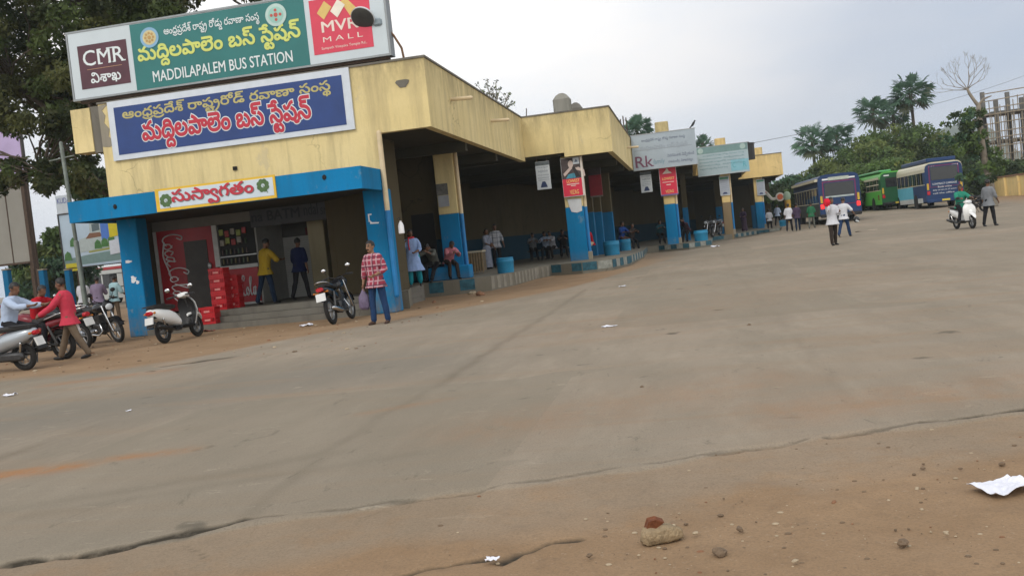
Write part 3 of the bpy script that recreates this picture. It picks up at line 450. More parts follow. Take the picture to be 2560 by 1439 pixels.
 122:"118,-3 107,-2 98,1 89,6 81,13 73,22 64,33 59,40 55,44 52,48 48,50 45,52 41,52 36,51 32,48 29,42 28,36 28,27 31,19 34,12 40,4 20,-3 14,6 10,15 8,25 7,36 8,46 12,54 17,61 24,67 32,70 41,72 50,71 58,68 64,64 70,58 76,52 82,44 89,35 95,28 100,23 106,20 112,18 120,17 131,19 140,25 144,34 146,48 145,61 140,73 134,82 126,90 116,97 104,102 92,105 79,106 84,125 92,125 112,120 130,112 146,100 157,86 164,68 167,48 166,34 161,22 154,11 145,4 133,-2|44,135 44,142 48,149 52,154 59,159 59,155 52,160 46,166 42,173 42,181 42,187 44,193 47,198 51,201 55,204 59,206 65,208 72,208 80,209 90,210 162,210 162,191 86,191 79,190 74,190 70,190 68,188 66,187 64,185 62,182 62,179 62,176 64,174 65,171 68,170 70,168 74,168 79,167 86,167 120,167 120,148 85,148 79,148 74,148 71,146 68,145 65,142 64,136 64,134 66,131 67,129 68,128 71,126 74,126 78,125 83,125 88,125 98,106 83,106 72,107 62,109 54,113 48,118 45,126",
 172:"118,-3 107,-2 98,1 89,6 81,13 73,22 64,33 59,40 55,44 52,48 48,50 45,52 41,52 36,51 32,48 29,42 28,36 28,27 31,19 34,12 40,4 20,-3 14,6 10,15 8,25 7,36 8,46 12,54 17,61 24,67 32,70 41,72 50,71 58,68 64,64 70,58 76,52 82,44 89,35 95,28 100,23 106,20 112,18 120,17 131,19 139,25 144,35 146,49 144,66 140,82 132,97 122,111 120,117 106,130 91,141 75,151 59,159 68,178 81,172 94,164 108,155 120,144 132,133 143,120 146,114 154,100 161,84 166,67 167,50 165,34 161,22 154,11 145,3 133,-2|219,55 210,56 203,58 197,61 192,65 189,70 186,75 185,81 184,86 185,94 187,100 190,106 193,111 215,112 209,106 206,100 204,94 203,88 204,82 207,76 212,73 220,72 227,73 232,76 235,81 236,88 234,96 230,102 222,105 212,106 24,106 24,125 201,125 211,125 219,124 226,123 232,121 238,119 242,116 247,111 251,104 253,97 254,88 252,74 244,64 233,57",
 501:"70,-84 62,-84 54,-82 47,-78 40,-73 32,-66 25,-57 18,-49 12,-44 7,-41 1,-40 -4,-41 -8,-44 -11,-48 -12,-54 -11,-59 -8,-64 -4,-66 2,-68 10,-66 15,-62 20,-57 24,-50 35,-65 31,-70 26,-75 22,-79 16,-82 10,-84 1,-84 -8,-83 -16,-80 -22,-75 -27,-68 -30,-61 -30,-53 -30,-45 -26,-38 -22,-32 -15,-27 -8,-24 0,-23 8,-24 14,-26 20,-29 26,-33 32,-39 38,-46 44,-52 50,-58 54,-62 60,-64 65,-66 71,-66 78,-66 84,-63 89,-58 92,-53 94,-47 94,-40 93,-30 90,-20 85,-11 76,-1 64,11 46,25 35,35 25,44 18,53 12,62 8,72 8,83 9,94 13,104 20,112 30,119 42,124 56,125 67,124 77,122 86,118 92,112 97,106 100,99 102,91 103,83 102,74 100,66 96,58 92,52 76,61 79,66 82,70 83,76 83,82 82,88 80,94 76,100 71,104 64,106 55,107 44,105 34,100 29,93 27,83 28,75 32,67 39,60 47,52 56,44 67,35 78,26 88,17 96,8 103,0 108,-10 112,-19 114,-29 114,-39 113,-52 110,-63 103,-72 94,-78 83,-83",
 25:"74,125 92,123 107,118 119,109 128,96 134,82 136,64 135,49 133,36 130,25 126,15 121,6 116,-2 96,7 100,14 105,22 109,30 112,39 114,49 115,61 114,73 111,84 106,93 98,100 86,105 72,106 60,105 50,101 42,94 36,86 32,75 31,62 32,46 36,32 42,19 50,7 30,-2 22,12 16,27 12,44 10,61 12,78 17,93 26,106 38,116 54,123|66,106 59,107 52,109 46,113 40,120 35,128 30,141 51,148 55,136 58,130 62,126 68,125 72,126 77,128 82,133 89,141 97,151 105,161 112,169 120,174 128,178 136,180 147,181 148,162 140,161 134,159 128,156 123,152 118,146 112,139 106,132 99,124 92,117 86,112 80,109 73,107",
 38:"98,-3 71,-1 48,5 31,15 19,28 12,42 9,59 10,72 15,84 22,93 31,100 42,105 54,106 64,105 72,102 79,98 84,92 87,84 88,75 86,62 78,51 65,44 48,42 43,42 38,43 33,44 29,46 24,48 21,50 22,68 28,64 33,62 39,60 46,59 56,60 63,64 67,69 68,75 67,81 64,85 60,88 53,88 46,88 40,85 34,81 30,76 28,69 27,62 27,60 28,50 32,42 38,34 46,28 57,23 68,20 82,18 97,17 116,18 132,21 144,26 153,32 160,39 164,46 166,54 167,62 167,72 164,79 159,84 152,87 144,88 138,88 132,85 129,80 128,73 128,68 132,64 136,60 144,59 150,60 155,62 160,64 163,68 165,73 167,78 171,56 167,52 163,48 158,46 153,44 147,42 141,42 132,43 124,46 117,50 112,56 109,64 108,72 110,85 116,94 127,100 140,102 142,102 144,102 146,102 148,101 150,101 152,100 149,100 143,102 136,104 128,105 120,106 113,107 107,107 112,124 130,121 146,117 158,111 168,103 176,94 182,84 185,73 186,61 184,48 180,36 174,25 165,16 153,8 138,2 120,-2|102,106 95,107 88,109 82,113 76,120 71,128 67,141 88,148 91,136 95,130 99,126 104,125 108,126 113,128 118,133 126,141 133,151 142,161 149,169 156,174 164,178 173,180 183,181 184,162 176,161 170,159 164,156 159,152 154,146 148,139 142,132 135,124 129,117 122,112 116,109 110,107",
 205:"120,-3 110,-2 100,2 92,7 84,14 76,23 68,33 62,42 56,47 50,50 43,52 36,50 32,47 28,42 27,34 28,27 32,21 38,17 45,16 53,17 59,21 64,27 69,35 82,20 77,14 72,8 66,4 60,0 53,-2 44,-3 32,-2 22,2 16,9 11,16 8,26 7,34 8,45 12,54 18,60 25,66 33,70 42,70 51,70 58,68 66,64 72,58 79,50 87,40 94,32 99,26 104,22 110,19 115,17 122,17 130,18 136,20 142,26 145,33 148,44 148,56 147,73 143,89 136,105 128,120 117,132 105,144 91,152 77,156 74,157 70,158 67,158 64,158 56,157 50,154 46,150 45,144 46,138 48,134 53,131 59,130 65,131 70,134 74,138 74,146 74,152 72,157 70,162 66,166 84,168 87,162 90,156 92,150 92,144 90,131 84,122 73,115 59,113 48,114 40,118 34,123 30,130 27,136 26,143 28,153 32,160 38,167 46,172 56,174 67,175 86,173 105,166 122,155 138,141 151,123 160,103 167,80 169,56 168,37 163,22 156,11 146,3 134,-2",
 170:"90,-3 78,-2 68,2 61,7 56,14 53,22 52,30 53,38 56,46 61,52 67,58 74,64 82,70 84,71 85,72 86,73 87,74 94,80 98,84 101,89 102,94 101,99 98,104 93,107 84,110 90,120 100,118 108,116 114,112 118,108 121,103 122,98 120,86 115,78 108,70 99,62 90,56 84,50 78,45 75,40 73,36 72,30 73,25 76,20 82,17 90,16 99,17 105,20 108,26 110,32 108,43 102,52 94,60 83,66 70,70 56,71 42,70 34,66 29,60 28,52 28,47 29,42 30,38 32,35 13,30 11,35 9,41 8,48 7,53 8,62 12,71 18,78 26,84 38,88 54,90 68,88 80,86 93,81 105,74 116,66 124,56 128,44 130,31 127,17 120,6 107,-1|182,55 173,56 166,58 160,61 155,65 152,70 149,75 148,81 147,86 148,94 150,100 152,106 156,111 178,112 172,106 168,100 166,94 166,88 166,82 170,76 175,73 182,72 190,73 195,76 198,81 198,88 197,96 192,102 184,105 174,106 23,106 23,125 164,125 174,125 182,124 189,123 195,121 200,119 205,116 210,111 214,104 216,97 217,88 214,74 207,64 196,57",
 24:"130,-3 116,-2 103,2 91,9 78,18 73,21 65,27 57,31 50,34 41,34 34,34 30,32 27,29 26,26 27,22 30,18 36,16 44,16 56,17 66,21 74,27 80,36 84,47 85,61 85,67 84,72 84,78 82,84 80,88 78,93 75,97 71,101 70,102 69,102 68,102 67,102 63,104 58,106 53,108 47,108 39,107 33,104 29,98 28,92 29,86 32,81 37,78 44,77 50,78 56,80 60,86 61,93 60,98 58,104 56,108 52,112 68,115 72,110 74,104 76,97 76,90 76,82 72,74 68,68 61,64 52,61 43,60 34,61 26,64 19,68 14,74 10,82 9,92 12,105 20,116 32,122 48,125 63,124 75,119 85,112 92,104 98,94 102,83 104,72 105,62 104,48 100,36 95,25 88,16 78,8 68,2 56,-2 44,-3 32,-2 22,1 15,6 11,12 8,18 7,25 10,36 16,44 27,50 41,52 53,51 64,48 75,42 88,33 92,31 98,26 104,23 110,20 116,18 122,17 130,17 143,19 152,25 158,34 159,48 158,62 154,74 147,84 138,92 127,100 115,106 125,125 140,118 153,108 164,96 172,82 178,66 180,50 178,34 174,21 166,11 156,3 144,-2|74,-31 76,4 95,4 97,-31",
 54:"120,-3 110,-2 100,2 92,7 84,14 76,23 68,33 62,42 56,47 50,50 43,52 36,50 32,47 28,42 27,34 28,27 32,21 38,17 45,16 53,17 59,21 64,27 69,35 82,20 77,14 72,8 66,4 60,0 53,-2 44,-3 32,-2 22,2 16,9 11,16 8,26 7,34 8,45 12,54 18,60 25,66 33,70 42,70 51,70 58,68 66,64 72,58 79,50 87,40 94,32 99,26 104,22 110,19 115,17 122,17 133,19 142,25 146,34 148,48 147,62 142,73 136,83 126,92 116,98 102,102 88,105 73,106 61,106 82,125 107,121 129,113 146,102 159,86 166,68 169,48 168,34 164,22 157,12 148,4 135,-1|60,106 53,107 46,109 40,113 34,120 28,128 24,141 45,148 49,136 52,130 56,126 61,125 66,126 70,128 76,133 83,141 91,151 99,161 106,169 114,174 122,178 130,180 140,181 142,162 134,161 128,159 122,156 116,152 111,146 105,139 100,132 93,124 86,117 80,112 74,109 67,107",
 23:"66,-3 51,-2 37,2 26,7 16,15 9,24 4,36 26,42 29,35 33,29 38,24 46,20 55,18 67,17 78,17 88,19 94,22 98,26 101,30 102,35 102,40 100,44 96,48 91,50 84,52 74,53 58,54 46,56 36,58 27,60 20,64 16,69 12,74 10,81 9,89 11,99 15,108 23,115 33,120 46,124 63,125 78,124 90,122 101,118 109,111 116,102 121,90 100,84 97,91 93,96 88,101 82,104 74,106 63,106 52,106 43,104 37,102 33,98 31,94 30,90 32,84 36,79 44,76 58,74 77,72 89,71 98,69 106,66 112,62 116,56 120,50 122,43 123,36 121,24 116,14 108,7 98,2 83,-2|58,106 52,107 44,109 38,113 32,120 28,128 23,141 44,148 48,136 51,130 55,126 60,125 65,126 70,128 75,133 82,141 90,151 98,161 105,169 112,174 120,178 129,180 139,181 141,162 133,161 126,159 120,156 116,152 110,146 104,139 98,132 92,124 85,117 79,112 72,109 66,107",
 296:"136,-3 126,-2 118,0 112,3 105,8 100,14 94,22 99,23 93,14 87,7 80,2 73,-1 66,-2 57,-3 46,-2 36,2 28,8 22,16 18,25 16,36 18,45 22,54 28,62 38,68 35,64 6,64 6,83 65,83 65,65 52,61 43,54 38,46 37,37 38,29 42,22 49,18 58,17 70,19 78,25 84,34 86,46 106,46 107,37 110,30 115,24 121,20 127,18 134,17 140,18 147,19 152,23 157,28 160,37 160,48 159,62 154,74 147,85 138,94 127,101 115,107 130,119 144,112 156,103 167,92 175,79 180,65 181,50 180,33 175,20 168,10 159,2 148,-2|168,138 167,130 165,124 162,119 158,115 152,111 144,108 134,107 122,106 91,106 91,125 125,125 132,125 137,126 140,127 144,129 145,130 146,133 147,135 147,138 147,141 146,144 145,146 143,148 140,150 137,151 132,152 124,152 27,152 27,171 123,171 135,170 144,169 152,166 158,162 162,158 165,152 167,146|141,208 155,206 165,202 173,194 178,184 159,179 158,182 156,186 153,188 150,190 146,191 142,192 135,190 130,188 126,184 125,178 125,174 127,170 131,165 137,160 118,154 113,160 109,166 107,172 106,180 107,188 110,195 116,200 123,204 132,207",
 476:"56,-84 48,-84 42,-82 36,-78 31,-74 27,-70 24,-64 28,-64 20,-73 12,-80 3,-83 -8,-84 -21,-82 -31,-76 -38,-66 -41,-54 -40,-46 -36,-40 -31,-33 -24,-28 -26,-33 -50,-33 -50,-16 0,-16 0,-32 -10,-35 -17,-40 -20,-46 -22,-52 -20,-58 -17,-63 -12,-66 -6,-66 3,-65 10,-60 14,-54 16,-46 34,-46 36,-52 38,-58 42,-62 46,-64 50,-66 56,-66 62,-66 68,-62 74,-57 78,-49 80,-38 81,-24 79,-3 74,16 66,35 56,53 42,69 28,84 12,97 -4,108 6,125 22,114 39,101 55,85 70,67 82,46 92,24 98,0 101,-25 98,-50 89,-69 75,-80",
 48:"9,59 11,77 17,94 27,106 40,116 56,123 74,125 92,123 108,117 122,107 131,94 138,78 140,59 138,42 132,26 122,14 109,5 93,-1 74,-3 56,-1 40,5 26,14 17,26 11,42|30,61 32,44 41,29 55,20 74,17 88,18 99,22 108,29 114,38 118,48 119,60 118,72 114,83 108,92 99,99 88,104 74,105 60,104 49,99 40,92 34,83 31,72|177,-3 162,-1 148,6 136,15 126,28 136,44 142,36 150,29 156,24 164,20 171,18 179,17 190,19 198,25 204,35 205,48 204,62 200,74 192,84 184,93 172,100 160,106 170,123 184,116 198,106 210,94 218,80 224,66 226,50 223,28 214,11 198,0|264,-3 248,-1 234,6 223,15 212,28 222,44 229,36 236,29 243,24 250,20 258,18 266,17 277,19 285,25 290,35 292,48 290,62 286,74 279,84 270,92 260,100 248,106 257,125 272,118 285,108 296,96 305,82 311,67 313,50 310,28 300,11 285,0|159,106 152,107 145,109 138,113 133,120 128,128 123,141 144,148 148,136 151,130 155,126 160,125 165,126 170,128 175,133 182,141 190,151 198,161 206,169 213,174 220,178 229,180 240,181 241,162 233,161 226,159 221,156 216,152 210,146 204,139 198,132 192,124 185,117 179,112 172,109 166,107",
 187:"136,-3 124,-2 113,0 104,4 97,8 91,14 86,21 90,23 85,13 79,6 72,2 65,-1 58,-2 50,-3 33,0 20,11 12,27 9,48 12,71 20,90 32,105 50,116 71,123 96,125 108,124 120,122 131,120 142,116 151,112 160,106 148,90 140,94 132,99 123,102 114,104 105,106 94,106 75,104 59,100 46,92 37,80 32,66 30,49 31,34 36,24 43,18 52,17 63,19 71,25 76,34 78,46 98,46 100,37 102,29 108,23 116,19 120,18 126,16 131,16 138,16 146,17 153,20 156,25 158,32 156,39 153,44 148,46 141,47 135,46 130,44 126,38 125,31 126,25 127,20 130,15 133,12 117,9 114,14 110,21 108,28 107,35 110,48 117,58 128,64 142,66 152,65 161,62 168,57 173,50 176,42 178,34 177,25 174,18 171,11 166,6 160,2 153,-1 145,-2|92,108 83,108 75,110 67,112 60,114 66,130 72,128 77,127 84,126 91,125 98,126 104,127 109,130 113,134 116,140 117,149 117,150 115,160 110,169 101,175 91,177 84,176 79,174 76,170 75,166 76,161 78,158 80,156 83,155 86,155 89,154 99,156 106,160 112,165 118,172 127,162 123,156 119,151 114,146 108,142 100,140 90,139 82,140 74,142 67,145 62,150 58,156 57,165 60,176 66,186 77,191 91,193 104,192 114,187 123,180 129,171 133,160 134,149 131,130 122,118 109,110",
 30:"132,-3 124,-2 116,0 108,3 102,8 97,14 92,22 96,22 90,14 83,7 76,2 69,-1 60,-2 51,-3 39,-2 28,2 20,8 15,15 12,23 10,32 11,42 14,50 20,57 27,62 36,68 47,72 56,76 64,80 68,86 70,93 69,96 68,100 66,103 62,105 57,106 51,107 42,106 35,102 31,98 30,91 30,88 30,85 31,83 32,81 13,76 12,80 10,84 9,89 9,94 10,102 13,109 19,115 27,120 38,124 51,125 64,124 74,120 82,114 86,108 89,100 90,92 89,84 86,76 82,70 75,65 67,60 57,56 45,51 37,46 32,40 31,33 32,26 36,21 42,18 52,17 61,18 69,20 75,25 80,31 82,38 84,46 104,46 106,33 112,24 121,18 132,17 142,18 149,22 153,28 154,36 154,41 153,46 151,51 148,55 167,63 170,57 173,50 175,42 175,34 174,23 170,14 164,7 156,2 145,-2|168,94 166,82 158,72 145,65 128,63 115,64 104,67 94,71 86,76 80,83 75,89 84,104 92,94 104,87 116,83 128,82 134,82 140,83 143,85 146,88 148,90 148,94 147,100 143,104 137,106 130,106 126,106 122,106 118,105 115,105 112,123 116,124 120,124 126,125 132,125 141,124 150,122 157,118 163,113 167,105",
 624:"46,29 48,26 46,17 42,7 38,-3 34,-13 30,-23 26,-32 10,-32 13,-22 15,-12 18,-1 20,10 21,20 23,29",
 33:"139,-3 130,-2 122,0 115,2 108,7 102,14 97,22 102,23 96,14 90,6 82,2 75,-1 67,-2 59,-3 48,-2 38,2 30,7 22,14 17,23 13,33 10,45 10,58 11,74 14,88 19,100 26,109 34,116 42,121 52,124 61,125 71,124 80,121 86,116 92,110 94,102 96,93 94,84 92,76 86,68 79,63 69,60 57,59 49,60 41,62 34,64 28,68 23,72 19,76 25,92 28,88 31,85 36,82 42,79 48,77 56,76 64,77 70,80 74,86 76,92 75,99 72,104 67,106 61,107 53,106 45,102 39,95 34,86 30,74 30,60 30,58 30,48 32,38 36,30 42,23 49,18 60,17 68,18 76,20 81,25 86,31 88,38 90,46 109,46 110,37 114,30 118,24 124,20 130,18 137,17 149,19 157,25 162,35 164,48 162,62 158,74 151,84 142,92 131,100 120,106 129,125 144,118 157,108 168,96 177,82 182,67 184,50 183,34 178,21 172,11 163,3 152,-2|70,156 69,120 50,120 48,156",
 490:"82,-84 76,-84 70,-82 63,-79 57,-74 50,-67 41,-58 30,-47 22,-39 15,-34 9,-30 2,-28 -4,-27 -12,-28 -19,-32 -23,-38 -25,-46 -23,-55 -18,-61 -9,-65 2,-66 19,-64 33,-58 44,-49 53,-36 58,-18 60,2 58,22 54,42 45,60 33,77 16,93 -4,108 6,125 38,101 61,72 75,38 80,2 78,-16 74,-34 67,-49 57,-62 46,-71 33,-78 18,-83 2,-84 -11,-83 -22,-80 -32,-74 -38,-66 -43,-57 -44,-46 -43,-36 -40,-28 -34,-20 -26,-14 -16,-10 -4,-9 6,-10 16,-13 24,-18 33,-26 43,-35 54,-46 60,-53 66,-58 71,-62 75,-64 79,-66 82,-66 87,-66 91,-64 95,-62 99,-58 110,-70 104,-76 98,-81 90,-84",
 28:"136,-3 126,-2 118,0 112,3 105,8 100,14 94,22 99,23 93,14 87,7 80,2 73,-1 66,-2 57,-3 46,-2 36,2 28,8 22,16 18,25 16,36 18,45 22,54 28,62 38,68 35,64 6,64 6,83 65,83 65,65 52,61 43,54 38,46 37,37 38,29 42,22 49,18 58,17 70,19 78,25 84,34 86,46 106,46 107,37 110,30 115,24 121,20 127,18 134,17 140,18 147,19 152,23 157,28 160,37 160,48 159,61 155,72 149,82 141,90 132,97 121,102 110,105 99,106 108,125 130,120 148,110 163,98 173,83 179,66 181,48 180,32 175,20 168,10 159,2 148,-2|97,106 90,107 83,109 76,113 71,120 66,128 61,141 82,148 86,136 89,130 93,126 98,125 103,126 108,128 113,133 120,141 128,151 136,161 144,169 151,174 158,178 167,180 178,181 179,162 171,161 164,159 159,156 154,152 148,146 142,139 136,132 130,124 123,117 117,112 110,109 104,107",
}
TEL_RUNS = {
 'corp':[(10,0),(6,798),(41,1305),(570,2011),(43,2011),(572,2722),(308,2722),(134,3428),(165,4261),(56,5198),(481,5911),(497,5911),(425,6614),(35,7417),(63,8157),(483,8503),(49,8786),(169,9379),(153,10427),(57,11875),(6,12577),(57,13084),(487,13786)],
 'corp_short':[(10,0),(6,798),(41,1305),(570,2011),(43,2011),(572,2722),(308,2722),(134,3428),(165,4261),(56,5198),(481,5911),(497,5911),(425,6331),(115,7134),(49,8157),(169,8750),(153,9798),(57,11246),(6,11948),(57,12455),(487,13157)],
 'station':[(47,0),(192,1058),(488,1764),(51,1764),(159,2473),(283,3504),(6,4213),(45,5003),(136,5753),(324,6738),(481,7440),(56,7440),(122,8153)],
 'welcome':[(57,0),(63,702),(172,1048),(501,2079),(25,2537),(38,3120),(6,3898)],
 'visakha':[(205,0),(170,711),(24,1593)],
 'small':[(205,0),(54,711),(49,1422),(47,2015),(63,3073),(51,3419),(23,4128),(63,4650),(205,5279),(296,5990),(476,6750),(48,7156),(6,8442),(187,8949)],
 'small2':[(165,0),(30,937),(47,1668),(6,2726),(187,3233),(497,3973),(624,4393),(205,4944),(170,5655),(24,6537),(43,7292),(33,8003),(490,8775),(6,9121)],
 'tell':[(57,0),(6,702),(43,1209),(572,1920),(192,1920),(6,2626),(28,3133),(6,3893),(187,4400)],
}
# ------------------------------------------------------------------ paints
YEL = painted_wall('yellow_distemper', (0.74, 0.615, 0.325), (0.38, 0.31, 0.17), (0.46, 0.40, 0.29), 0.72, 0.42, top=.7)
YEL2 = painted_wall('ochre_distemper', (0.77, 0.585, 0.27), (0.46, 0.34, 0.16), (0.46, 0.38, 0.27), 0.6, 0.4, top=.45)
CREAM_SHADE = painted_wall('cream_wall_shaded', (0.088, 0.071, 0.040), (0.035, 0.028, 0.018), (0.08, 0.07, 0.055), 0.30, 0.5)  # cream walls of the bays, with the interior shade put into the colour
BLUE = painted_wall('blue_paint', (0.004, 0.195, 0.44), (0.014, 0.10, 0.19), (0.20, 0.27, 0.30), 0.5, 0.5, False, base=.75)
BLUE_DK = painted_wall('deep_shade_blue_paint', (0.006, 0.038, 0.068), (0.006, 0.03, 0.05), (0.06, 0.06, 0.06), 0.3, 0.3, False)  # dado blue, its colour darkened to stand for shade inside the bays
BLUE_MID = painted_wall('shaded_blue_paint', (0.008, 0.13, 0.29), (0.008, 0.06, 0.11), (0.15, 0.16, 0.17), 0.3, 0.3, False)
CONC = painted_wall('bare_concrete', (0.30, 0.275, 0.225), (0.14, 0.125, 0.10), (0.22, 0.20, 0.16), 0.5, 0.4)
CONC_DK = painted_wall('sooty_concrete', (0.17, 0.16, 0.14), (0.06, 0.055, 0.05), (0.12, 0.11, 0.10), 0.5, 0.4)
SOFFIT = painted_wall('soffit_paint_shaded', (0.060, 0.056, 0.040), (0.025, 0.023, 0.016), (0.04, 0.037, 0.03), 0.25, 0.4)  # shade under the roof is painted into this soffit colour
BROWN = painted_wall('brown_paint', (0.27, 0.205, 0.125), (0.14, 0.10, 0.06), (0.30, 0.28, 0.22), 0.4, 0.3, False)
TAN_PIPE = mat('cream_pipe', (0.62, 0.50, 0.32), 0.55, var=0.15)
BLUE_PIPE = mat('blue_pipe', (0.01, 0.17, 0.42), 0.5, var=0.15)
BLACK = mat('black_plastic', (0.012, 0.012, 0.013), 0.45, var=0.2)
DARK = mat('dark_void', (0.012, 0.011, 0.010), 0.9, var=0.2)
STEEL = mat('dull_steel', (0.35, 0.36, 0.36), 0.4, 0.8, var=0.15)
RUSTY = mat('rusty_iron', (0.075, 0.05, 0.035), 0.75, 0.3, var=0.4, scale=14)
WHITE = mat('white_paint', (0.72, 0.73, 0.74), 0.5, var=0.06)
OFFW = mat('off_white_board', (0.56, 0.60, 0.62), 0.5, var=0.08)
GLASS = mat('dark_glass', (0.012, 0.014, 0.016), 0.08, spec=0.6, var=0.1)

# ------------------------------------------------------------------ the yard
def seg_dist(x, y, a, b):
    ax, ay = a; bx, by = b; vx, vy = bx - ax, by - ay
    t = np.clip(((x - ax) * vx + (y - ay) * vy) / (vx * vx + vy * vy), 0, 1)
    return np.hypot(x - ax - t * vx, y - ay - t * vy)
def sstep(t): t = np.clip(t, 0, 1); return t * t * (3 - 2 * t)
def make_ground():
    ys = np.concatenate([np.arange(-14, 2.4, 1.2), np.arange(2.4, 3.2, 0.08), np.arange(3.2, 6.8, 0.03), np.arange(6.8, 10, 0.07), np.arange(10, 18, 0.14), np.arange(18, 46, 0.4), np.arange(46, 150, 2.0), np.arange(150, 600, 30), np.arange(600, 1290, 100)])
    xs = np.concatenate([np.arange(-690, -120, 80), np.arange(-120, -24, 6), np.arange(-24, -4.4, 0.2), np.arange(-4.4, 2.6, 0.038), np.arange(2.6, 3.4, .08), np.arange(3.4, 26, 0.5), np.arange(26, 130, 6), np.arange(130, 1090, 80)])
    X, Y = np.meshgrid(xs, ys)
    Z = 0.019 * np.clip(np.minimum(Y, 140) - 44, 0, None) * sstep((X - 3) / 7.0) + 0.12 * sstep((Y - 24) / 18)
    # the slab edge in the foreground: yard slab above it, loose earth below
    ex = np.array([-30, -3.69, -3.17, -2.66, -2.38, -1.74, -0.87, 0.05, 0.91, 1.93, 12])
    ey = np.array([-2, 4.32, 4.45, 4.82, 4.90, 5.09, 5.43, 5.80, 6.11, 6.39, 9.2])
    E = np.interp(X, ex, ey)
    wob = np.sin(X * 3.1) * 0.05 + np.sin(X * 7.7 + 1) * 0.03
    below = E - Y + wob
    dirt = sstep((below + 0.25) / 1.5) * 0.65 + sstep((below - 0.55 - 0.45 * np.cos(X * 0.9)) / 0.9) * 0.5
    dirt *= sstep((X + 3.4) / 2.2) * 0.75 + 0.25
    dirt = np.maximum(dirt, 0.42 * sstep(below / 0.06))
    Z -= 0.018 * sstep(below / 0.05)
    # earth strip before the building and along its kerb
    sx = np.array([-60, -11.2, -9.4, -8.5, -7.7, -6.1, -3.4, -1.0, 2, 60]); sy = np.array([13.4, 13.6, 13.7, 14.5, 16.8, 19.4, 25, 36, 55, 200])
    S = np.interp(X, sx, sy)
    strip = sstep((Y - S + 0.6) / 1.9) * np.clip(1.15 - sstep((Y - 30) / 30), 0, 1) * sstep((1.5 - X) / 6)
    dirt = np.maximum(dirt, strip * 0.92)
    dirt = np.maximum(dirt, 0.75 * sstep((X - 17) / 8) * sstep((Y - 40) / 20))
    # drifts of red earth swept across the slab
    red = np.zeros_like(X)
    for (ax, ay, bx, by, wd, k) in [(-6.6, 6.1, -4.95, 6.62, .17, 1.0), (-4.66, 6.84, -4.15, 6.98, .13, .75), (-3.0, 8.1, -2.4, 8.5, .12, .25), (-9.5, 12.6, -8.0, 13.2, .25, .5), (-1.6, 7.0, .5, 8.3, .6, .22), (.6, 6.9, 2.6, 7.4, .5, .3), (-1.2, 14, 3, 20, 1.5, .12)]:
        d = seg_dist(X, Y, (ax, ay), (bx, by)); red = np.maximum(red, k * np.exp(-(d / wd) ** 2))
    grey = np.exp(-(seg_dist(X, Y, (-9, 8.3), (-4.2, 11.5)) / 1.6) ** 2) * 0.9
    seam = np.zeros_like(X)
    def line(pts, wd, k):
        for a, c in zip(pts, pts[1:]):
            np.maximum(seam, k * np.exp(-(seg_dist(X + .02 * np.sin(Y * 5), Y, a, c) / wd) ** 2), out=seam)
    line([(-2.60, 4.90), (-2.74, 6.15), (-2.78, 7.84), (-2.68, 9.5), (-2.72, 12.9), (-2.69, 17.8), (-2.75, 24)], .07, .42)
    line([(-6.0, 7.0), (-6.03, 7.64), (-6.1, 8.75), (-6.1, 12)], .06, .6); line([(1.0, 7), (1.05, 14), (1.0, 24), (1.1, 40)], .06, .14); line([(4.0, 19), (4.7, 21.5), (4.9, 25)], .1, .25)
    line([(-5.2, 5.0), (-3.4, 6.0), (-2.7, 6.5)], .12, .35); line([(-4.2, 5.2), (-3.2, 5.75), (-2.0, 6.3)], .1, .25)
    # open cracks: a ragged groove with dark dirt lying in it
    crk = np.zeros_like(X)
    wv = np.sin(X * 9 + Y * 4) * .018 + np.sin(X * 23 - Y * 13) * .010 + np.sin(X * 47 + 2) * .005
    def groove(pts, wd, k):
        for a, c in zip(pts, pts[1:]):
            w0, w1 = wd if isinstance(wd, tuple) else (wd, wd)
            np.maximum(crk, k * np.exp(-(seg_dist(X, Y + wv, a, c) / (w0 * (1 + .45 * np.sin(X * 6.3 + 1) + .3 * np.sin(X * 17)))) ** 2), out=crk)
    groove([(-3.62, 4.32), (-3.3, 4.42), (-3.0, 4.58)], .030, 1.0); groove([(-3.0, 4.58), (-2.84, 4.68), (-2.70, 4.80), (-2.60, 4.92)], .036, 1.0)
    groove([(-5.6, 3.72), (-4.4, 4.1), (-3.62, 4.32)], .022, .55)
    groove([(-2.60, 4.90), (-2.38, 4.93), (-1.74, 5.10), (-0.87, 5.44), (0.05, 5.80), (0.6, 6.0)], .020, .42); groove([(0.6, 6.0), (0.91, 6.12), (1.3, 6.25)], .02, .5); groove([(1.3, 6.25), (1.93, 6.42), (4.2, 7.0)], .026, .85)
    groove([(-1.5, 3.78), (-1.38, 3.92), (-1.28, 4.0), (-1.15, 4.08), (-1.02, 4.12)], .022, .8); groove([(-0.95, 4.08), (-0.88, 4.20), (-0.79, 4.29), (-0.63, 4.285)], .022, .85)
    groove([(-2.75, 4.5), (-2.6, 4.42), (-2.52, 4.3)], .02, .4); groove([(-8.4, 13.9), (-7.9, 14.3), (-7.6, 14.45)], .10, .8)
    Z -= .022 * crk
    # small relief on the loose earth
    rng = np.random.RandomState(4)
    rel = np.zeros_like(X)
    for _ in range(420):
        cx = rng.uniform(-1.9, 2.6); cy = rng.uniform(3.2, 5.6); r = rng.uniform(.03, .14); h = rng.uniform(-.012, .014)
        rel += h * np.exp(-((X - cx) ** 2 + (Y - cy) ** 2) / r ** 2)
    Z += rel * sstep(below / 0.6) * sstep((X + 2) / 1.5)
    nx, ny = len(xs), len(ys)
    v = np.stack([X.ravel(), Y.ravel(), Z.ravel()], 1)
    i = np.arange(nx - 1)[None, :] + nx * np.arange(ny - 1)[:, None]
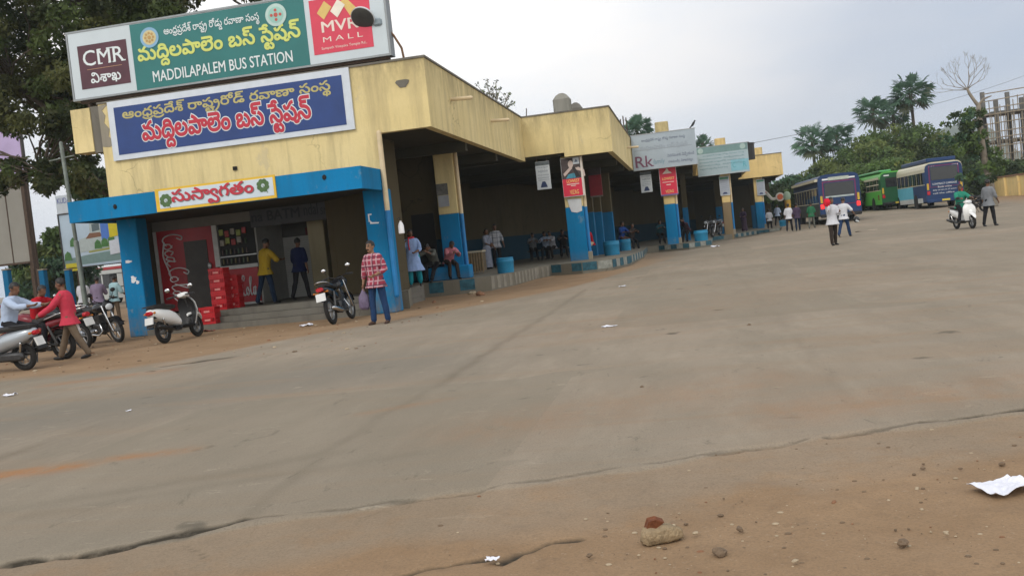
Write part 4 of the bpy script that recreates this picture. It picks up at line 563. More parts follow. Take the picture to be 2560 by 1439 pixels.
    f = np.stack([i, i + 1, i + 1 + nx, i + nx], -1).reshape(-1, 4)
    me = bpy.data.meshes.new('ground')
    me.vertices.add(len(v)); me.vertices.foreach_set('co', v.ravel())
    me.loops.add(f.size); me.loops.foreach_set('vertex_index', f.ravel())
    me.polygons.add(len(f)); me.polygons.foreach_set('loop_start', np.arange(0, f.size, 4)); me.polygons.foreach_set('use_smooth', np.ones(len(f), bool))
    me.update(calc_edges=True)
    for nm, a in (('crk', crk), ('seam', seam), ('dirt', dirt), ('red', red), ('grey', grey)):
        at = me.attributes.new(nm, 'FLOAT', 'POINT'); at.data.foreach_set('value', np.clip(a, 0, 1).ravel().astype(np.float32))
    m, t, b = new_mat('dusty_yard'); n = t.nodes.new; l = t.links.new
    b.inputs['Roughness'].default_value = 0.95; b.inputs['Specular IOR Level'].default_value = 0.12
    geo = n('ShaderNodeNewGeometry')
    def nz_(scale, detail=6, rough=0.6, stretch=(1, 1, 1), rot=0.0, dist=0.0):
        q = n('ShaderNodeMapping'); q.inputs['Scale'].default_value = stretch; q.inputs['Rotation'].default_value = (0, 0, rot)
        l(geo.outputs['Position'], q.inputs[0]); z = n('ShaderNodeTexNoise'); z.inputs['Scale'].default_value = scale
        z.inputs['Detail'].default_value = detail; z.inputs['Roughness'].default_value = rough; z.inputs['Distortion'].default_value = dist
        l(q.outputs[0], z.inputs['Vector']); return z.outputs['Fac']
    def mr(f_, a, c, lo=0.0, hi=1.0):
        q = n('ShaderNodeMapRange'); l(f_, q.inputs[0]); q.inputs[1].default_value = a; q.inputs[2].default_value = c; q.inputs[3].default_value = lo; q.inputs[4].default_value = hi; return q.outputs[0]
    def op(o_, a, c):
        q = n('ShaderNodeMath'); q.operation = o_; q.use_clamp = True
        for k, s_ in enumerate((a, c)):
            if isinstance(s_, (int, float)): q.inputs[k].default_value = s_
            else: l(s_, q.inputs[k])
        return q.outputs[0]
    def mixc(f_, a, c):
        q = n('ShaderNodeMixRGB')
        if isinstance(f_, float): q.inputs[0].default_value = f_
        else: l(f_, q.inputs[0])
        for k, s_ in ((1, a), (2, c)):
            if isinstance(s_, tuple): q.inputs[k].default_value = (*s_, 1)
            else: l(s_, q.inputs[k])
        return q.outputs[0]
    def att(nm): q = n('ShaderNodeAttribute'); q.attribute_name = nm; return q.outputs['Fac']
    slab = mixc(mr(nz_(0.16, 5), 0.35, 0.68), (0.272, 0.226, 0.172), (0.330, 0.273, 0.209))
    slab = mixc(mr(nz_(0.9, 7, 0.65, (1, .35, 1), -0.25), 0.42, 0.72, 0, 0.7), slab, (0.205, 0.178, 0.134))
    slab = mixc(mr(nz_(2.2, 8, 0.7, (1, .25, 1), -0.3), 0.50, 0.70, 0, 0.45), slab, (0.38, 0.325, 0.25))
    slab = mixc(op('MULTIPLY', att('grey'), 0.75), slab, (0.190, 0.174, 0.144))
    # tyre-swept streaks of dust
    slab = mixc(mr(nz_(0.55, 6, 0.6, (.35, 2.4, 1), 0.28, 0.6), 0.50, 0.68, 0, 0.5), slab, (0.29, 0.205, 0.132))
    slab = mixc(mr(nz_(17, 5, 0.75), 0.56, 0.70, 0, 0.35), slab, (0.13, 0.113, 0.088))
    slab = mixc(mr(nz_(33, 4, 0.8), 0.60, 0.72, 0, 0.4), slab, (0.36, 0.315, 0.25))
    slab = mixc(op('MULTIPLY', att('seam'), mr(nz_(2.5, 6, .7), .3, .6, .45, 1)), slab, (0.125, 0.10, 0.07))
    # slabs cast one by one differ a little; oil drips; worn pale scuffs
    ck = n('ShaderNodeTexVoronoi'); ck.distance = 'CHEBYCHEV'; ck.inputs['Scale'].default_value = .27; ck.inputs['Randomness'].default_value = .25; l(geo.outputs['Position'], ck.inputs['Vector'])
    sx_ = n('ShaderNodeSeparateColor'); l(ck.outputs['Color'], sx_.inputs[0]); slab = mixc(mr(sx_.outputs[0], .2, 1, 0, .22), slab, (0.215, 0.188, 0.142))
    oil = n('ShaderNodeTexVoronoi'); oil.inputs['Scale'].default_value = 1.1; dv = n('ShaderNodeVectorMath'); dv.operation = 'ADD'; l(geo.outputs['Position'], dv.inputs[0])
    dn = n('ShaderNodeTexNoise'); dn.inputs['Scale'].default_value = 7; l(geo.outputs['Position'], dn.inputs['Vector']); sc_ = n('ShaderNodeVectorMath'); sc_.operation = 'SCALE'; l(dn.outputs['Color'], sc_.inputs[0]); sc_.inputs['Scale'].default_value = .25
    l(sc_.outputs[0], dv.inputs[1]); l(dv.outputs[0], oil.inputs['Vector'])
    slab = mixc(op('MULTIPLY', mr(oil.outputs['Distance'], .13, .05), mr(nz_(.5, 3), .50, .60, 0, .6)), slab, (0.10, 0.088, 0.068))
    slab = mixc(mr(nz_(3.2, 9, .78, (1, .5, 1), .5, 1.2), .60, .68, 0, .38), slab, (0.155, 0.135, 0.102))
    slab = mixc(mr(nz_(5.5, 9, .8, (.4, 1, 1), -.2, .8), .60, .68, 0, .34), slab, (0.40, 0.345, 0.265))
    earth = mixc(mr(nz_(1.1, 8, 0.68), 0.3, 0.7), (0.245, 0.160, 0.092), (0.325, 0.220, 0.132))
    # slabs cast one by one differ a little; oil drips; worn pale scuffs
    ck = n('ShaderNodeTexVoronoi'); ck.distance = 'CHEBYCHEV'; ck.inputs['Scale'].default_value = .27; ck.inputs['Randomness'].default_value = .25; l(geo.outputs['Position'], ck.inputs['Vector'])
    sx_ = n('ShaderNodeSeparateColor'); l(ck.outputs['Color'], sx_.inputs[0]); slab = mixc(mr(sx_.outputs[0], .2, 1, 0, .22), slab, (0.215, 0.188, 0.142))
    oil = n('ShaderNodeTexVoronoi'); oil.inputs['Scale'].default_value = 1.1; dv = n('ShaderNodeVectorMath'); dv.operation = 'ADD'; l(geo.outputs['Position'], dv.inputs[0])
    dn = n('ShaderNodeTexNoise'); dn.inputs['Scale'].default_value = 7; l(geo.outputs['Position'], dn.inputs['Vector']); sc_ = n('ShaderNodeVectorMath'); sc_.operation = 'SCALE'; l(dn.outputs['Color'], sc_.inputs[0]); sc_.inputs['Scale'].default_value = .25
    l(sc_.outputs[0], dv.inputs[1]); l(dv.outputs[0], oil.inputs['Vector'])
    slab = mixc(op('MULTIPLY', mr(oil.outputs['Distance'], .13, .05), mr(nz_(.5, 3), .50, .60, 0, .6)), slab, (0.10, 0.088, 0.068))
    slab = mixc(mr(nz_(3.2, 9, .78, (1, .5, 1), .5, 1.2), .60, .68, 0, .38), slab, (0.155, 0.135, 0.102))
    slab = mixc(mr(nz_(5.5, 9, .8, (.4, 1, 1), -.2, .8), .60, .68, 0, .34), slab, (0.40, 0.345, 0.265))
    earth = mixc(mr(nz_(6, 6, 0.7), 0.55, 0.75, 0, 0.45), earth, (0.15, 0.105, 0.07))
    # slabs cast one by one differ a little; oil drips; worn pale scuffs
    ck = n('ShaderNodeTexVoronoi'); ck.distance = 'CHEBYCHEV'; ck.inputs['Scale'].default_value = .27; ck.inputs['Randomness'].default_value = .25; l(geo.outputs['Position'], ck.inputs['Vector'])
    sx_ = n('ShaderNodeSeparateColor'); l(ck.outputs['Color'], sx_.inputs[0]); slab = mixc(mr(sx_.outputs[0], .2, 1, 0, .22), slab, (0.215, 0.188, 0.142))
    oil = n('ShaderNodeTexVoronoi'); oil.inputs['Scale'].default_value = 1.1; dv = n('ShaderNodeVectorMath'); dv.operation = 'ADD'; l(geo.outputs['Position'], dv.inputs[0])
    dn = n('ShaderNodeTexNoise'); dn.inputs['Scale'].default_value = 7; l(geo.outputs['Position'], dn.inputs['Vector']); sc_ = n('ShaderNodeVectorMath'); sc_.operation = 'SCALE'; l(dn.outputs['Color'], sc_.inputs[0]); sc_.inputs['Scale'].default_value = .25
    l(sc_.outputs[0], dv.inputs[1]); l(dv.outputs[0], oil.inputs['Vector'])
    slab = mixc(op('MULTIPLY', mr(oil.outputs['Distance'], .13, .05), mr(nz_(.5, 3), .50, .60, 0, .6)), slab, (0.10, 0.088, 0.068))
    slab = mixc(mr(nz_(3.2, 9, .78, (1, .5, 1), .5, 1.2), .60, .68, 0, .38), slab, (0.155, 0.135, 0.102))
    slab = mixc(mr(nz_(5.5, 9, .8, (.4, 1, 1), -.2, .8), .60, .68, 0, .34), slab, (0.40, 0.345, 0.265))
    earth = mixc(mr(nz_(38, 3, 0.7), 0.62, 0.72, 0, 0.35), earth, (0.42, 0.33, 0.24))
    dm = op('ADD', att('dirt'), op('MULTIPLY', op('SUBTRACT', nz_(1.6, 8, 0.7), 0.5), 1.3))
    dm = op('MULTIPLY', dm, mr(att('dirt'), 0.02, 0.2))
    c = mixc(mr(dm, 0.15, 0.75), slab, earth)
    rm = op('MULTIPLY', att('red'), mr(nz_(3.5, 8, 0.75, (1, .6, 1), -.3), 0.3, 0.6))
    c = mixc(rm, c, (0.36, 0.165, 0.062))
    c = mixc(mr(nz_(75, 3, 0.8), 0.45, 0.72, 0, 0.38), c, (0.085, 0.072, 0.054))
    c = mixc(op('MULTIPLY', mr(att('crk'), .12, .75), mr(nz_(14, 5, .7), .25, .5, .55, 1)), c, (0.045, 0.038, 0.028))
    l(c, b.inputs['Base Color'])
    bm = n('ShaderNodeBump'); bm.inputs['Strength'].default_value = 0.5; bm.inputs['Distance'].default_value = 0.012
    l(op('ADD', nz_(22, 8, 0.75), op('MULTIPLY', nz_(4, 6, 0.6), 0.6)), bm.inputs['Height']); l(bm.outputs[0], b.inputs['Normal'])
    me.materials.append(m)
    o = bpy.data.objects.new('ground', me); COL.objects.link(o)
    return tag(o, 'dusty concrete bus yard with brown earth at its edges', 'ground', kind='structure')
GROUND = make_ground()

# ------------------------------------------------------------------ the bus stand
XR = [-5.75, -2.5, 0.63, 3.85, 7.2]
YF = [22.0, 35.2, 48.0, 61.0, 74.5, 88.0]
ZB, ZT = 4.30, 5.92
def xback(y): return -14.2 + 0.25 * (y - 29)
STAND = empty('bus_station', (0, 0, 0), 'long yellow and blue bus station building with stepped bays', 'building')
# upper walls and fascias, bay by bay
for k in range(5):
    b = MB(); x1, y0, y1 = XR[k], YF[k], YF[k + 1]
    if k == 0:
        b.prism([(-14.3, 3.02), (-7.1, 3.02), (-7.1, ZB), (x1, ZB), (x1, ZT), (-14.3, ZT)], y0, y0 + 0.22, 'y')
    elif k == 1:
        xl = XR[0]; xm = -4.28
        b.prism([(xl, ZB + .16), (xm, ZB + .16), (xm, ZB), (x1, ZB), (x1, ZT), (xl, ZT)], y0, y0 + 0.22, 'y')
    else:
        b.box(XR[k - 1], x1, y0, y0 + 0.22, ZB, ZT)
    b.box(x1 - 0.2, x1, y0 + 0.22, y1, ZB, ZT)
    o = b.build('fascia', YEL if k in (0, 1) else YEL2, STAND)
    c = MB()
    c.box((-14.32 if k == 0 else XR[k - 1] + .003), x1 + 0.03, y0 - 0.03, y0 + 0.25, ZT, ZT + 0.05); c.box(x1 - 0.23, x1 + 0.03, y0 + 0.25, y1 - .03, ZT, ZT + 0.05)
    c.build('coping', CONC_DK, STAND)
    s = MB(); s.prism([(max(-14.25, xback(y0) - 1), y0 + .22), (x1 - .2, y0 + .22), (x1 - .2, y1), (max(-14.25, xback(y1) - 1), y1)], 4.36, 4.6)
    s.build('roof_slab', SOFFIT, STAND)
    # roof beams under the slab
    for yy in np.arange(y0 + 4.3, y1 - 1, 4.3):
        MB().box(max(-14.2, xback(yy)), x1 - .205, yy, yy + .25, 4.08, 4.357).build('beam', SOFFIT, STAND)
MB().box(xback(88), XR[4], 88.003, 88.2, 0, ZT).build('end_wall', CREAM_SHADE, STAND)
# far side of the block: the long inner wall, blue dado below cream
def wall_run(name, z0, z1, m):
    b = MB(); p = [(xback(22.3), 26.2), (xback(26.2), 26.2)]
    b.prism([(-14.0, 26.4), (xback(88), 88), (xback(88) - .25, 88), (-14.3, 26.4)], z0, z1)
    return b.build(name, m, STAND)
wall_run('inner_wall', 1.7, 4.357, CREAM_SHADE); wall_run('wall_dado', 0.42, 1.7, BLUE_DK)
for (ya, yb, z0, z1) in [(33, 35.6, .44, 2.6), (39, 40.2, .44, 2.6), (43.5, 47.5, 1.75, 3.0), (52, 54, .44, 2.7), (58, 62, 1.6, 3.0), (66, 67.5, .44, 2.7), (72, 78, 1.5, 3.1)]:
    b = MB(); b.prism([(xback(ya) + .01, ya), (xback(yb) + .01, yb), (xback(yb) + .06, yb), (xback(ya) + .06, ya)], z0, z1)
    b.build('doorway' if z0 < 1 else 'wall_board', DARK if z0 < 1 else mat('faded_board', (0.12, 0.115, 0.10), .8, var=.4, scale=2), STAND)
# fin on the left end with the scar of broken plaster
MB().box(-15.1, -14.56, 22.02, 22.5, 4.78, 5.88).build('end_fin', YEL, STAND)
MB().box(-14.56, -14.303, 22.05, 22.5, 4.74, 5.90).build('end_fin', CONC_DK, STAND)
_r = random.Random(5)
sc = [(-14.295, 5.88), (-14.02, 5.90), (-14.2, 5.76), (-14.12, 5.62), (-14.18, 5.45), (-14.05, 5.28), (-14.1, 5.1), (-13.98, 4.98), (-13.92, 4.90), (-14.1, 4.83), (-14.295, 4.86)]
MB().prism(sc, 21.99, 21.998, 'y').build('plaster_scar', CONC, STAND)
MB().prism([(-6.33 + .15 * math.cos(a) * (1 + .3 * math.sin(3 * a)), 5.38 + .12 * math.sin(a) * (1 + .25 * math.cos(2 * a))) for a in np.linspace(0, 2 * math.pi, 14)[:-1]], 21.985, 21.998, 'y').build('plaster_hole', CONC_DK, STAND)
MB().box(-10.85, -10.75, 21.96, 22.0, 3.86, 3.95).build('vent_hole', DARK, STAND)
# blue canopy over the entrance
b = MB()
b.box(-14.44, -7.08, 20.5, 20.62, 2.94, 3.44); b.box(-7.2, -7.08, 20.62, 21.998, 2.94, 3.44); b.box(-14.44, -14.32, 20.62, 22.4, 2.94, 3.44)
b.build('canopy_fascia', BLUE, STAND)
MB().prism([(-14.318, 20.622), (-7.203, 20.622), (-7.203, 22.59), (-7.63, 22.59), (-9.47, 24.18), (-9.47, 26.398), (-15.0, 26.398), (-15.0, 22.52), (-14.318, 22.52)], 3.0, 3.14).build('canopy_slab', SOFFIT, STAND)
for (xx, zz) in [(-13.2, 3.2), (-7.95, 3.28)]: MB().ball((xx, 20.49, zz), .05, .02, .06).build('cable_hook', DARK, STAND)
for (x0, x1, y0, y1) in [(-14.2, -13.66, 22.0, 22.5), (-7.62, -7.1, 22.0, 22.6)]:
    MB().rbox(x0, x1, y0, y1, 0.0, 2.995, .02).build('pillar', BLUE, STAND)
for (xx, zz, ww, hh) in [(-13.98, 1.92, .2, .07), (-13.9, 1.46, .16, .17), (-13.8, 1.38, .1, .09)]:
    MB().prism([(xx + ww * .5 * math.cos(a) * (1 + .35 * math.sin(4 * a + xx)), zz + hh * .5 * math.sin(a) * (1 + .3 * math.cos(3 * a))) for a in np.linspace(0, 2 * math.pi, 12)[:-1]], 21.992, 21.998, 'y').build('torn_paper', WHITE, STAND)
b = MB(); b.box(-7.54, -7.51, 21.99, 21.998, 2.23, 2.42); b.box(-7.51, -7.45, 21.99, 21.998, 2.39, 2.42); b.prism([(-7.51, 2.18), (-7.30, 2.17), (-7.28, 2.2), (-7.46, 2.215), (-7.5, 2.26)], 21.99, 21.998, 'y')
b.build('torn_paper', WHITE, STAND)
# steps and floor of the entrance
b = MB()
for i in range(3): b.box(-13.66, -7.62, 21.92 + .3 * i, 26.4 - i * .01, .15 * i - (.05 if i == 0 else 0), .15 * (i + 1) - (0.0 if i == 2 else .004))
b.build('steps', CONC_DK, STAND)
MB().box(-14.98, -14.82, 23.3, 26.4, 0, 2.998).build('side_wall', CREAM_SHADE, STAND)
b = MB(); b.box(-7.60, -7.42, 22.602, 24.2, 0.05, 4.357); b.box(-9.3, -7.42, 24.203, 24.36, 0.05, 4.357); b.box(-9.46, -9.303, 24.203, 26.397, 0.05, 2.997); b.build('partition_wall', CREAM_SHADE, STAND)
MB().box(-12.6, -7.45, 28.9, 29.05, 1.72, 4.357).build('cross_wall', CREAM_SHADE, STAND); MB().box(-12.6, -7.45, 28.897, 29.053, .3, 1.717).build('cross_dado', BLUE_DK, STAND)
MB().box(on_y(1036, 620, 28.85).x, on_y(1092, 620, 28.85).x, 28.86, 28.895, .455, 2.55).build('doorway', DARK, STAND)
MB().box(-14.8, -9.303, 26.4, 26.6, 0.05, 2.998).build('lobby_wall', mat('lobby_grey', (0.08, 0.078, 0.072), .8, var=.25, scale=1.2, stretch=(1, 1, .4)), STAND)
sh = MB()
xs0, xs1 = -12.1, -10.66
for i in range(26): sh.box(xs0, xs1, 26.34 + .012 * (i % 2), 26.397, .455 + .068 * i, .455 + .068 * (i + 1) - .004)
sh.build('roller_shutter', mat('shutter_paint', (0.42, 0.43, 0.41), .6, var=.1), STAND)
MB().rbox(-10.62, -10.12, 25.6, 26.1, .45, 2.995).build('pillar', painted_wall('pale_pillar', (0.42, 0.37, 0.24), (.2, .17, .1), (.3, .28, .24), .4, .3), STAND)
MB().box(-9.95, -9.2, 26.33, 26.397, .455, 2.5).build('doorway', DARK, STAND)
for (xx, zz, ww, hh, mm) in [(-11.0, 2.2, .3, .24, 'maroon'), (-8.9, 1.75, .35, .5, 'grey'), (-8.35, 1.85, .3, .4, 'grey'), (-9.1, 2.35, .3, .2, 'pale')]:
    MB().box(xx, xx + ww, 26.37, 26.398, zz, zz + hh).build('notice', mat('notice_' + mm, {'maroon': (.12, .02, .02), 'grey': (.12, .13, .13), 'pale': (.35, .34, .3)}[mm], .7), STAND)
# rain pipes
def pipe(x, y, z0, zm, z1, r=.062):
    MB().tube([(x, y, zm), (x, y, z1)], r, 10).build('rain_pipe', TAN_PIPE, STAND)
    MB().tube([(x, y, z0), (x, y, zm - .002)], r * 1.02, 10).build('rain_pipe', BLUE_PIPE, STAND)
pipe(-7.02, 21.93, .42, 2.45, 4.3)
for (y, z) in [(24.3, 5.22), (29.4, 5.2)]: MB().tube([(-5.75, y, z), (-5.2, y - .05, z - .03)], .05, 8).build('water_spout', TAN_PIPE, STAND)
MB().tube([(-2.5, 44.5, 5.15), (-2.0, 44.5, 5.13)], .05, 8).build('water_spout', TAN_PIPE, STAND)
# pillars of the bays
PIL = []
for k, (pl, pr, py, Y, low) in enumerate([(1098, 1147, 545, 28.5, BLUE), (1416, 1461, 545, 35.6, BLUE), (1661, 1689, 520, 48.4, BLUE), (1807, 1828, 520, 61.4, BROWN), (1888, 1906, 505, 74.9, BLUE)]):
    x0 = on_y(pl, py, Y).x; x1 = on_y(pr, py, Y).x; PIL.append((x0, x1, Y))
    MB().rbox(x0, x1, Y, Y + .55, 2.45, 4.357, .015).build('pillar', YEL if k < 2 else YEL2, STAND)
    MB().rbox(x0 - .004, x1 + .004, Y - .004, Y + .554, .1, 2.448, .015).build('pillar', low, STAND)
    pipe(x1 + .075, Y + .1, .75, 2.42, 4.35, .06)
    MB().rbox(x1 - .01, x1 + .16, Y + .02, Y + .2, .4, .75, .02).build('pipe_shoe', CONC, STAND)
for (pl, pr, py, Y) in [(1466, 1486, 560, 40.5), (1489, 1506, 560, 41.5), (1509, 1533, 560, 44.0), (1792, 1808, 550, 66), (1880, 1892, 545, 79.0), (1708, 1722, 545, 55)]:
    x0 = on_y(pl, py, Y).x; x1 = on_y(pr, py, Y).x
    MB().rbox(x0, x1, Y, Y + .5, 2.3, 4.357, .015).build('pillar', CREAM_SHADE, STAND)
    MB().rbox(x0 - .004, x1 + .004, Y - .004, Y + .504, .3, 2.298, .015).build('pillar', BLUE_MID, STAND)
# platform with its stepped painted kerb
KERB = [(-7.12, 23.2)] + [tuple(on_ground(*q).xy) for q in ((1036, 746), (1151, 735), (1230, 726), (1289, 713), (1342, 697), (1380, 689), (1457, 684), (1533, 675), (1577, 663), (1610, 644), (1619, 633), (1648, 630), (1724, 624), (1779, 616), (1782, 605), (1839, 597), (1898, 586), (1950, 576))] + [(8.3, 88)]
PZ = 0.45
b = MB(); b.prism(KERB + [(xback(88), 88), (-14.0, 26.62), (-9.3, 26.62), (-9.3, 24.4), (-7.4, 24.4), (-7.4, 23.2)], -.1, PZ)
b.build('platform', painted_wall('platform_floor', (0.20, 0.185, 0.15), (0.09, 0.08, 0.065), (0.26, 0.235, 0.19), .4, .5), STAND)  # floor colour lowered to deepen the shade inside the bays
KB = mat('kerb_blue', (0.025, 0.095, 0.13), .85, var=.6, scale=7); KW = mat('kerb_white', (0.25, 0.262, 0.235), .85, var=.4, scale=7)
def kerb_blocks(a, c, z0, z1, size, pat, wear=0.0):
    a = Vector((*a, 0)); c = Vector((*c, 0)); n_ = max(1, int(round((c - a).length / size))); d = (c - a) / n_; o_ = Vector((d.y, -d.x, 0)).normalized() * .012
    for i in range(n_):
        q = pat[i % len(pat)]
        if q == '.': continue
        p0 = a + d * (i + .03); p1 = a + d * (i + .97); b_ = MB()
        b_.add([p0 + Vector((0, 0, z0)), p1 + Vector((0, 0, z0)), p1 + Vector((0, 0, z1)), p0 + Vector((0, 0, z1)), p0 + o_ + Vector((0, 0, z0)), p1 + o_ + Vector((0, 0, z0)), p1 + o_ + Vector((0, 0, z1)), p0 + o_ + Vector((0, 0, z1))],
               [(4, 5, 6, 7), (0, 1, 5, 4), (3, 7, 6, 2), (0, 4, 7, 3), (1, 2, 6, 5)])
        b_.build('kerb_block', KB if q == 'b' else KW if q == 'w' else mat('kerb_grey', (.235, .215, .175), .9, var=.3), STAND)
K = KERB
for i, (size, pat) in {1: (.42, '.b.b.'), 2: (.5, 'b..'), 6: (.45, 'b.bw'), 7: (.45, 'bwbw'), 8: (.5, 'bw'), 9: (.6, 'bw'), 10: (1.2, '.b'), 12: (.4, 'bw'), 13: (.5, 'wb'), 14: (.5, 'bw'), 15: (1.2, 'b.'), 16: (.5, 'bw'), 17: (.9, 'bw'), 18: (1.3, 'bw')}.items():
    zb = ground_z(*K[i]); kerb_blocks(K[i], K[i + 1], zb + .10, .435, size, pat)
for i in (3, 4): kerb_blocks(K[i], K[i + 1], .06, .43, .2, 'g.')
kerb_blocks(K[5], K[6], .06, .43, .2, 'g.')
# masonry seat round the first pillar
x0, x1, Y = PIL[0]
b = MB(); b.rbox(x0 - .42, x1 + .28, Y - .45, Y - .006, PZ, .86, .03); b.build('pillar_seat', BLUE, STAND)
x0, x1, Y = PIL[1]
# roof furniture
CONC_MID = painted_wall('weathered_concrete', (0.27, 0.265, 0.235), (0.10, 0.10, 0.09), (0.45, 0.36, 0.2), 0.6, 0.5)
def cone_cap(px, py_top, py_base, Y, wpx, m, hipped=True):
    t = on_y(px, py_top, Y); g = on_y(px, py_base, Y); wd = wpx / FOCAL * Y * .5; h = t.z
    b = MB(); z0 = 4.6; zs = h - (.26 if hipped else .0)
    secs = [(z0, t.x, Y, wd, wd), (zs, t.x, Y, wd, wd)] + ([(h - .08, t.x, Y, wd * .62, wd * .62), (h, t.x, Y, wd * .25, wd * .25)] if hipped else [(h + .04, t.x, Y, wd * .97, wd * .97)])
    b.loft(secs, 16, 'z', 5.0 if hipped else 4.0); return b.build('roof_turret', m, STAND)
cone_cap(1403, 234, 290, 38.5, 44, CONC_MID); cone_cap(1438, 257, 285, 41.5, 34, CONC_DK)
cone_cap(1653, 308, 345, 51.5, 33, YEL, False); cone_cap(1799, 348, 370, 64.5, 26, YEL2, False); cone_cap(1893, 371, 392, 77, 22, YEL2, False)
MB().tube([on_y(1316, 293, 36), on_y(1316, 272, 36)], .02, 6).build('roof_rod', RUSTY, STAND)
tk = empty('water_tank', on_y(1866, 385, 66), 'black plastic water tank on the roof behind the pale green sign', 'water tank')
b = MB(); b.cyl((0, 0), .55, -.4, .62, 20); b.build('tank_body', BLACK, tk, 'auto')
b = MB(); b.cyl((0, 0), .60, .62, .70, 20, .58); b.cyl((0, 0), .25, .70, .78, 16); b.build('tank_lid', BLACK, tk, 'auto')
# ------------------------------------------------------------------ signs
SIGN_W = mat('sign_white_vinyl', (0.50, 0.565, 0.60), .45, var=.05, scale=1.5)
GREEN = mat('sign_green', (0.018, 0.150, 0.145), .45, var=.12, scale=1.0)
MAROON = mat('sign_maroon', (0.075, 0.022, 0.035), .45, var=.25, scale=1.6)
PINK = mat('sign_red', (0.58, 0.045, 0.085), .45, var=.06)
RED = mat('letter_red', (0.44, 0.022, 0.045), .5, var=.1)
TXT_W = mat('letter_white', (0.64, 0.70, 0.71), .5, var=.05)
TXT_Y = mat('letter_yellow', (0.55, 0.60, 0.15), .5, var=.1)
GOLD = mat('letter_gold', (0.42, 0.37, 0.14), .5, var=.15)
NAVY = mat('sign_navy', (0.014, 0.044, 0.175), .5, var=.2, scale=1.3)
def plate(name, m, x0, x1, z0, z1, y0, y1, parent): return MB().box(x0, x1, y0, y1, z0, z1).build(name, m, parent)
def letters(name, m, parent, *specs):
    b = MB()
    for s in specs: lettering(b, *s[:6], **(s[6] if len(s) > 6 else {}))
    return b.build(name, m, parent)

# big board standing on the roof
S = empty('rooftop_sign', (0, 0, 0), 'large green and white lit board standing on the roof edge above the painted blue sign', 'sign')
Y = 22.0; x0, x1, z0, z1 = -14.9, -6.56, 6.12, 7.76
plate('sign_box', OFFW, x0, x1, z0, z1, Y, Y + .28, S)
f = MB(); t = .045
f.box(x0 - t, x1 + t, Y - .02, Y + .3, z0 - t, z0); f.box(x0 - t, x1 + t, Y - .02, Y + .3, z1, z1 + t); f.box(x0 - t, x0, Y - .02, Y + .3, z0, z1); f.box(x1, x1 + t, Y - .02, Y + .3, z0, z1)
f.build('sign_frame', mat('sign_frame_grey', (.25, .27, .28), .5, .4), S)
xa, xb = -13.16, -8.55
plate('green_panel', GREEN, xa, xb, z0 + .005, z1 - .02, Y - .012, Y - .002, S)
plate('white_panel', SIGN_W, x0 + .01, xa - .003, z0 + .005, z1 - .005, Y - .010, Y - .002, S)
plate('white_panel', SIGN_W, xb + .003, x1 - .01, z0 + .005, z1 - .005, Y - .010, Y - .002, S)
plate('maroon_panel', MAROON, -14.66, -13.30, 6.34, 7.42, Y - .018, Y - .011, S)
plate('red_panel', PINK, -8.42, -6.92, 6.33, 7.62, Y - .018, Y - .011, S)
yl = Y - .022
# serif capitals: letter plus small slabs at the stroke ends
b = MB(); lettering(b, 'CMR', -14.53, -13.40, 6.90, 7.28, yl, 0.012)
for xx in (-14.06, -13.78, -13.70, -13.42): b.box(xx - .06, xx + .06, yl - .006, yl - .003, 6.90, 6.93)
for xx in (-14.06, -13.80, -13.70): b.box(xx - .06, xx + .05, yl - .006, yl - .003, 7.25, 7.28)
b.build('lettering', TXT_W, S)
letters('lettering', TXT_W, S, ('visakha', -14.38, -13.55, 6.42, 6.72, yl, dict(bold=12)))
plate('rule', mat('thin_gold', (.35, .2, .12), .5), -14.45, -13.48, 6.80, 6.815, yl - .003, yl, S)
letters('lettering', TXT_W, S, ('corp', -12.25, -9.72, 7.26, 7.58, yl, dict(bold=10)))
letters('lettering', TXT_Y, S, ('station', -13.02, -8.72, 6.64, 7.24, yl, dict(bold=26)))
letters('lettering', TXT_W, S, ('MADDILAPALEM BUS STATION', -12.68, -8.98, 6.26, 6.53, yl, dict(bold=0.018)))
def emblem(cx, cz, r, ring, inner, mark, pts):
    MB().disc((cx, cz), r, yl, .004, 32).build('emblem', ring, S)
    MB().disc((cx, cz), r * .72, yl - .005, .003, 32).build('emblem', inner, S)
    b = MB()
    for k in range(pts):
        a = 2 * math.pi * k / pts; b.disc((cx + r * .42 * math.cos(a), cz + r * .42 * math.sin(a)), r * .14, yl - .009, .003, 10)
    b.disc((cx, cz), r * .2, yl - .009, .003, 12); b.build('emblem', mark, S)
emblem(-12.65, 7.36, .25, mat('emblem_blue', (.20, .38, .55), .5), mat('emblem_cream', (.55, .48, .26), .5), mat('emblem_gold', (.42, .26, .09), .5), 8)
emblem(-9.28, 7.42, .27, mat('emblem_pale', (.42, .56, .52), .5), mat('emblem_mint', (.28, .50, .44), .5), mat('emblem_red', (.45, .08, .06), .5), 4)
for (dx, mm) in [(-.36, mat('logo_gold', (.62, .44, .14), .5)), (-.02, mat('logo_white', (.72, .68, .58), .5)), (.30, mat('logo_gold', (.62, .44, .14), .5))]:
    c = -7.72 + dx; h = .36
    MB().prism([(c - .16, 7.30), (c + .05, 7.56), (c + .22, 7.40), (c, 7.13)] if dx < .1 else [(c - .2, 7.50), (c - .06, 7.56), (c + .2, 7.26), (c, 7.13)], yl - (.006 if dx == -.02 else .003), yl - .001, 'y').build('logo', mm, S)
letters('lettering', mat('letter_cream', (.72, .62, .55), .5), S, ('MVR', -8.16, -7.24, 6.83, 7.08, yl, dict(bold=.022)), ('MALL', -8.16, -7.16, 6.60, 6.72, yl, dict(space=1.5)))
letters('lettering', mat('letter_cream', (.72, .62, .55), .5), S, ('Sampath Vinayaka Temple Rd.,', -8.22, -7.08, 6.41, 6.49, yl))
b = MB()
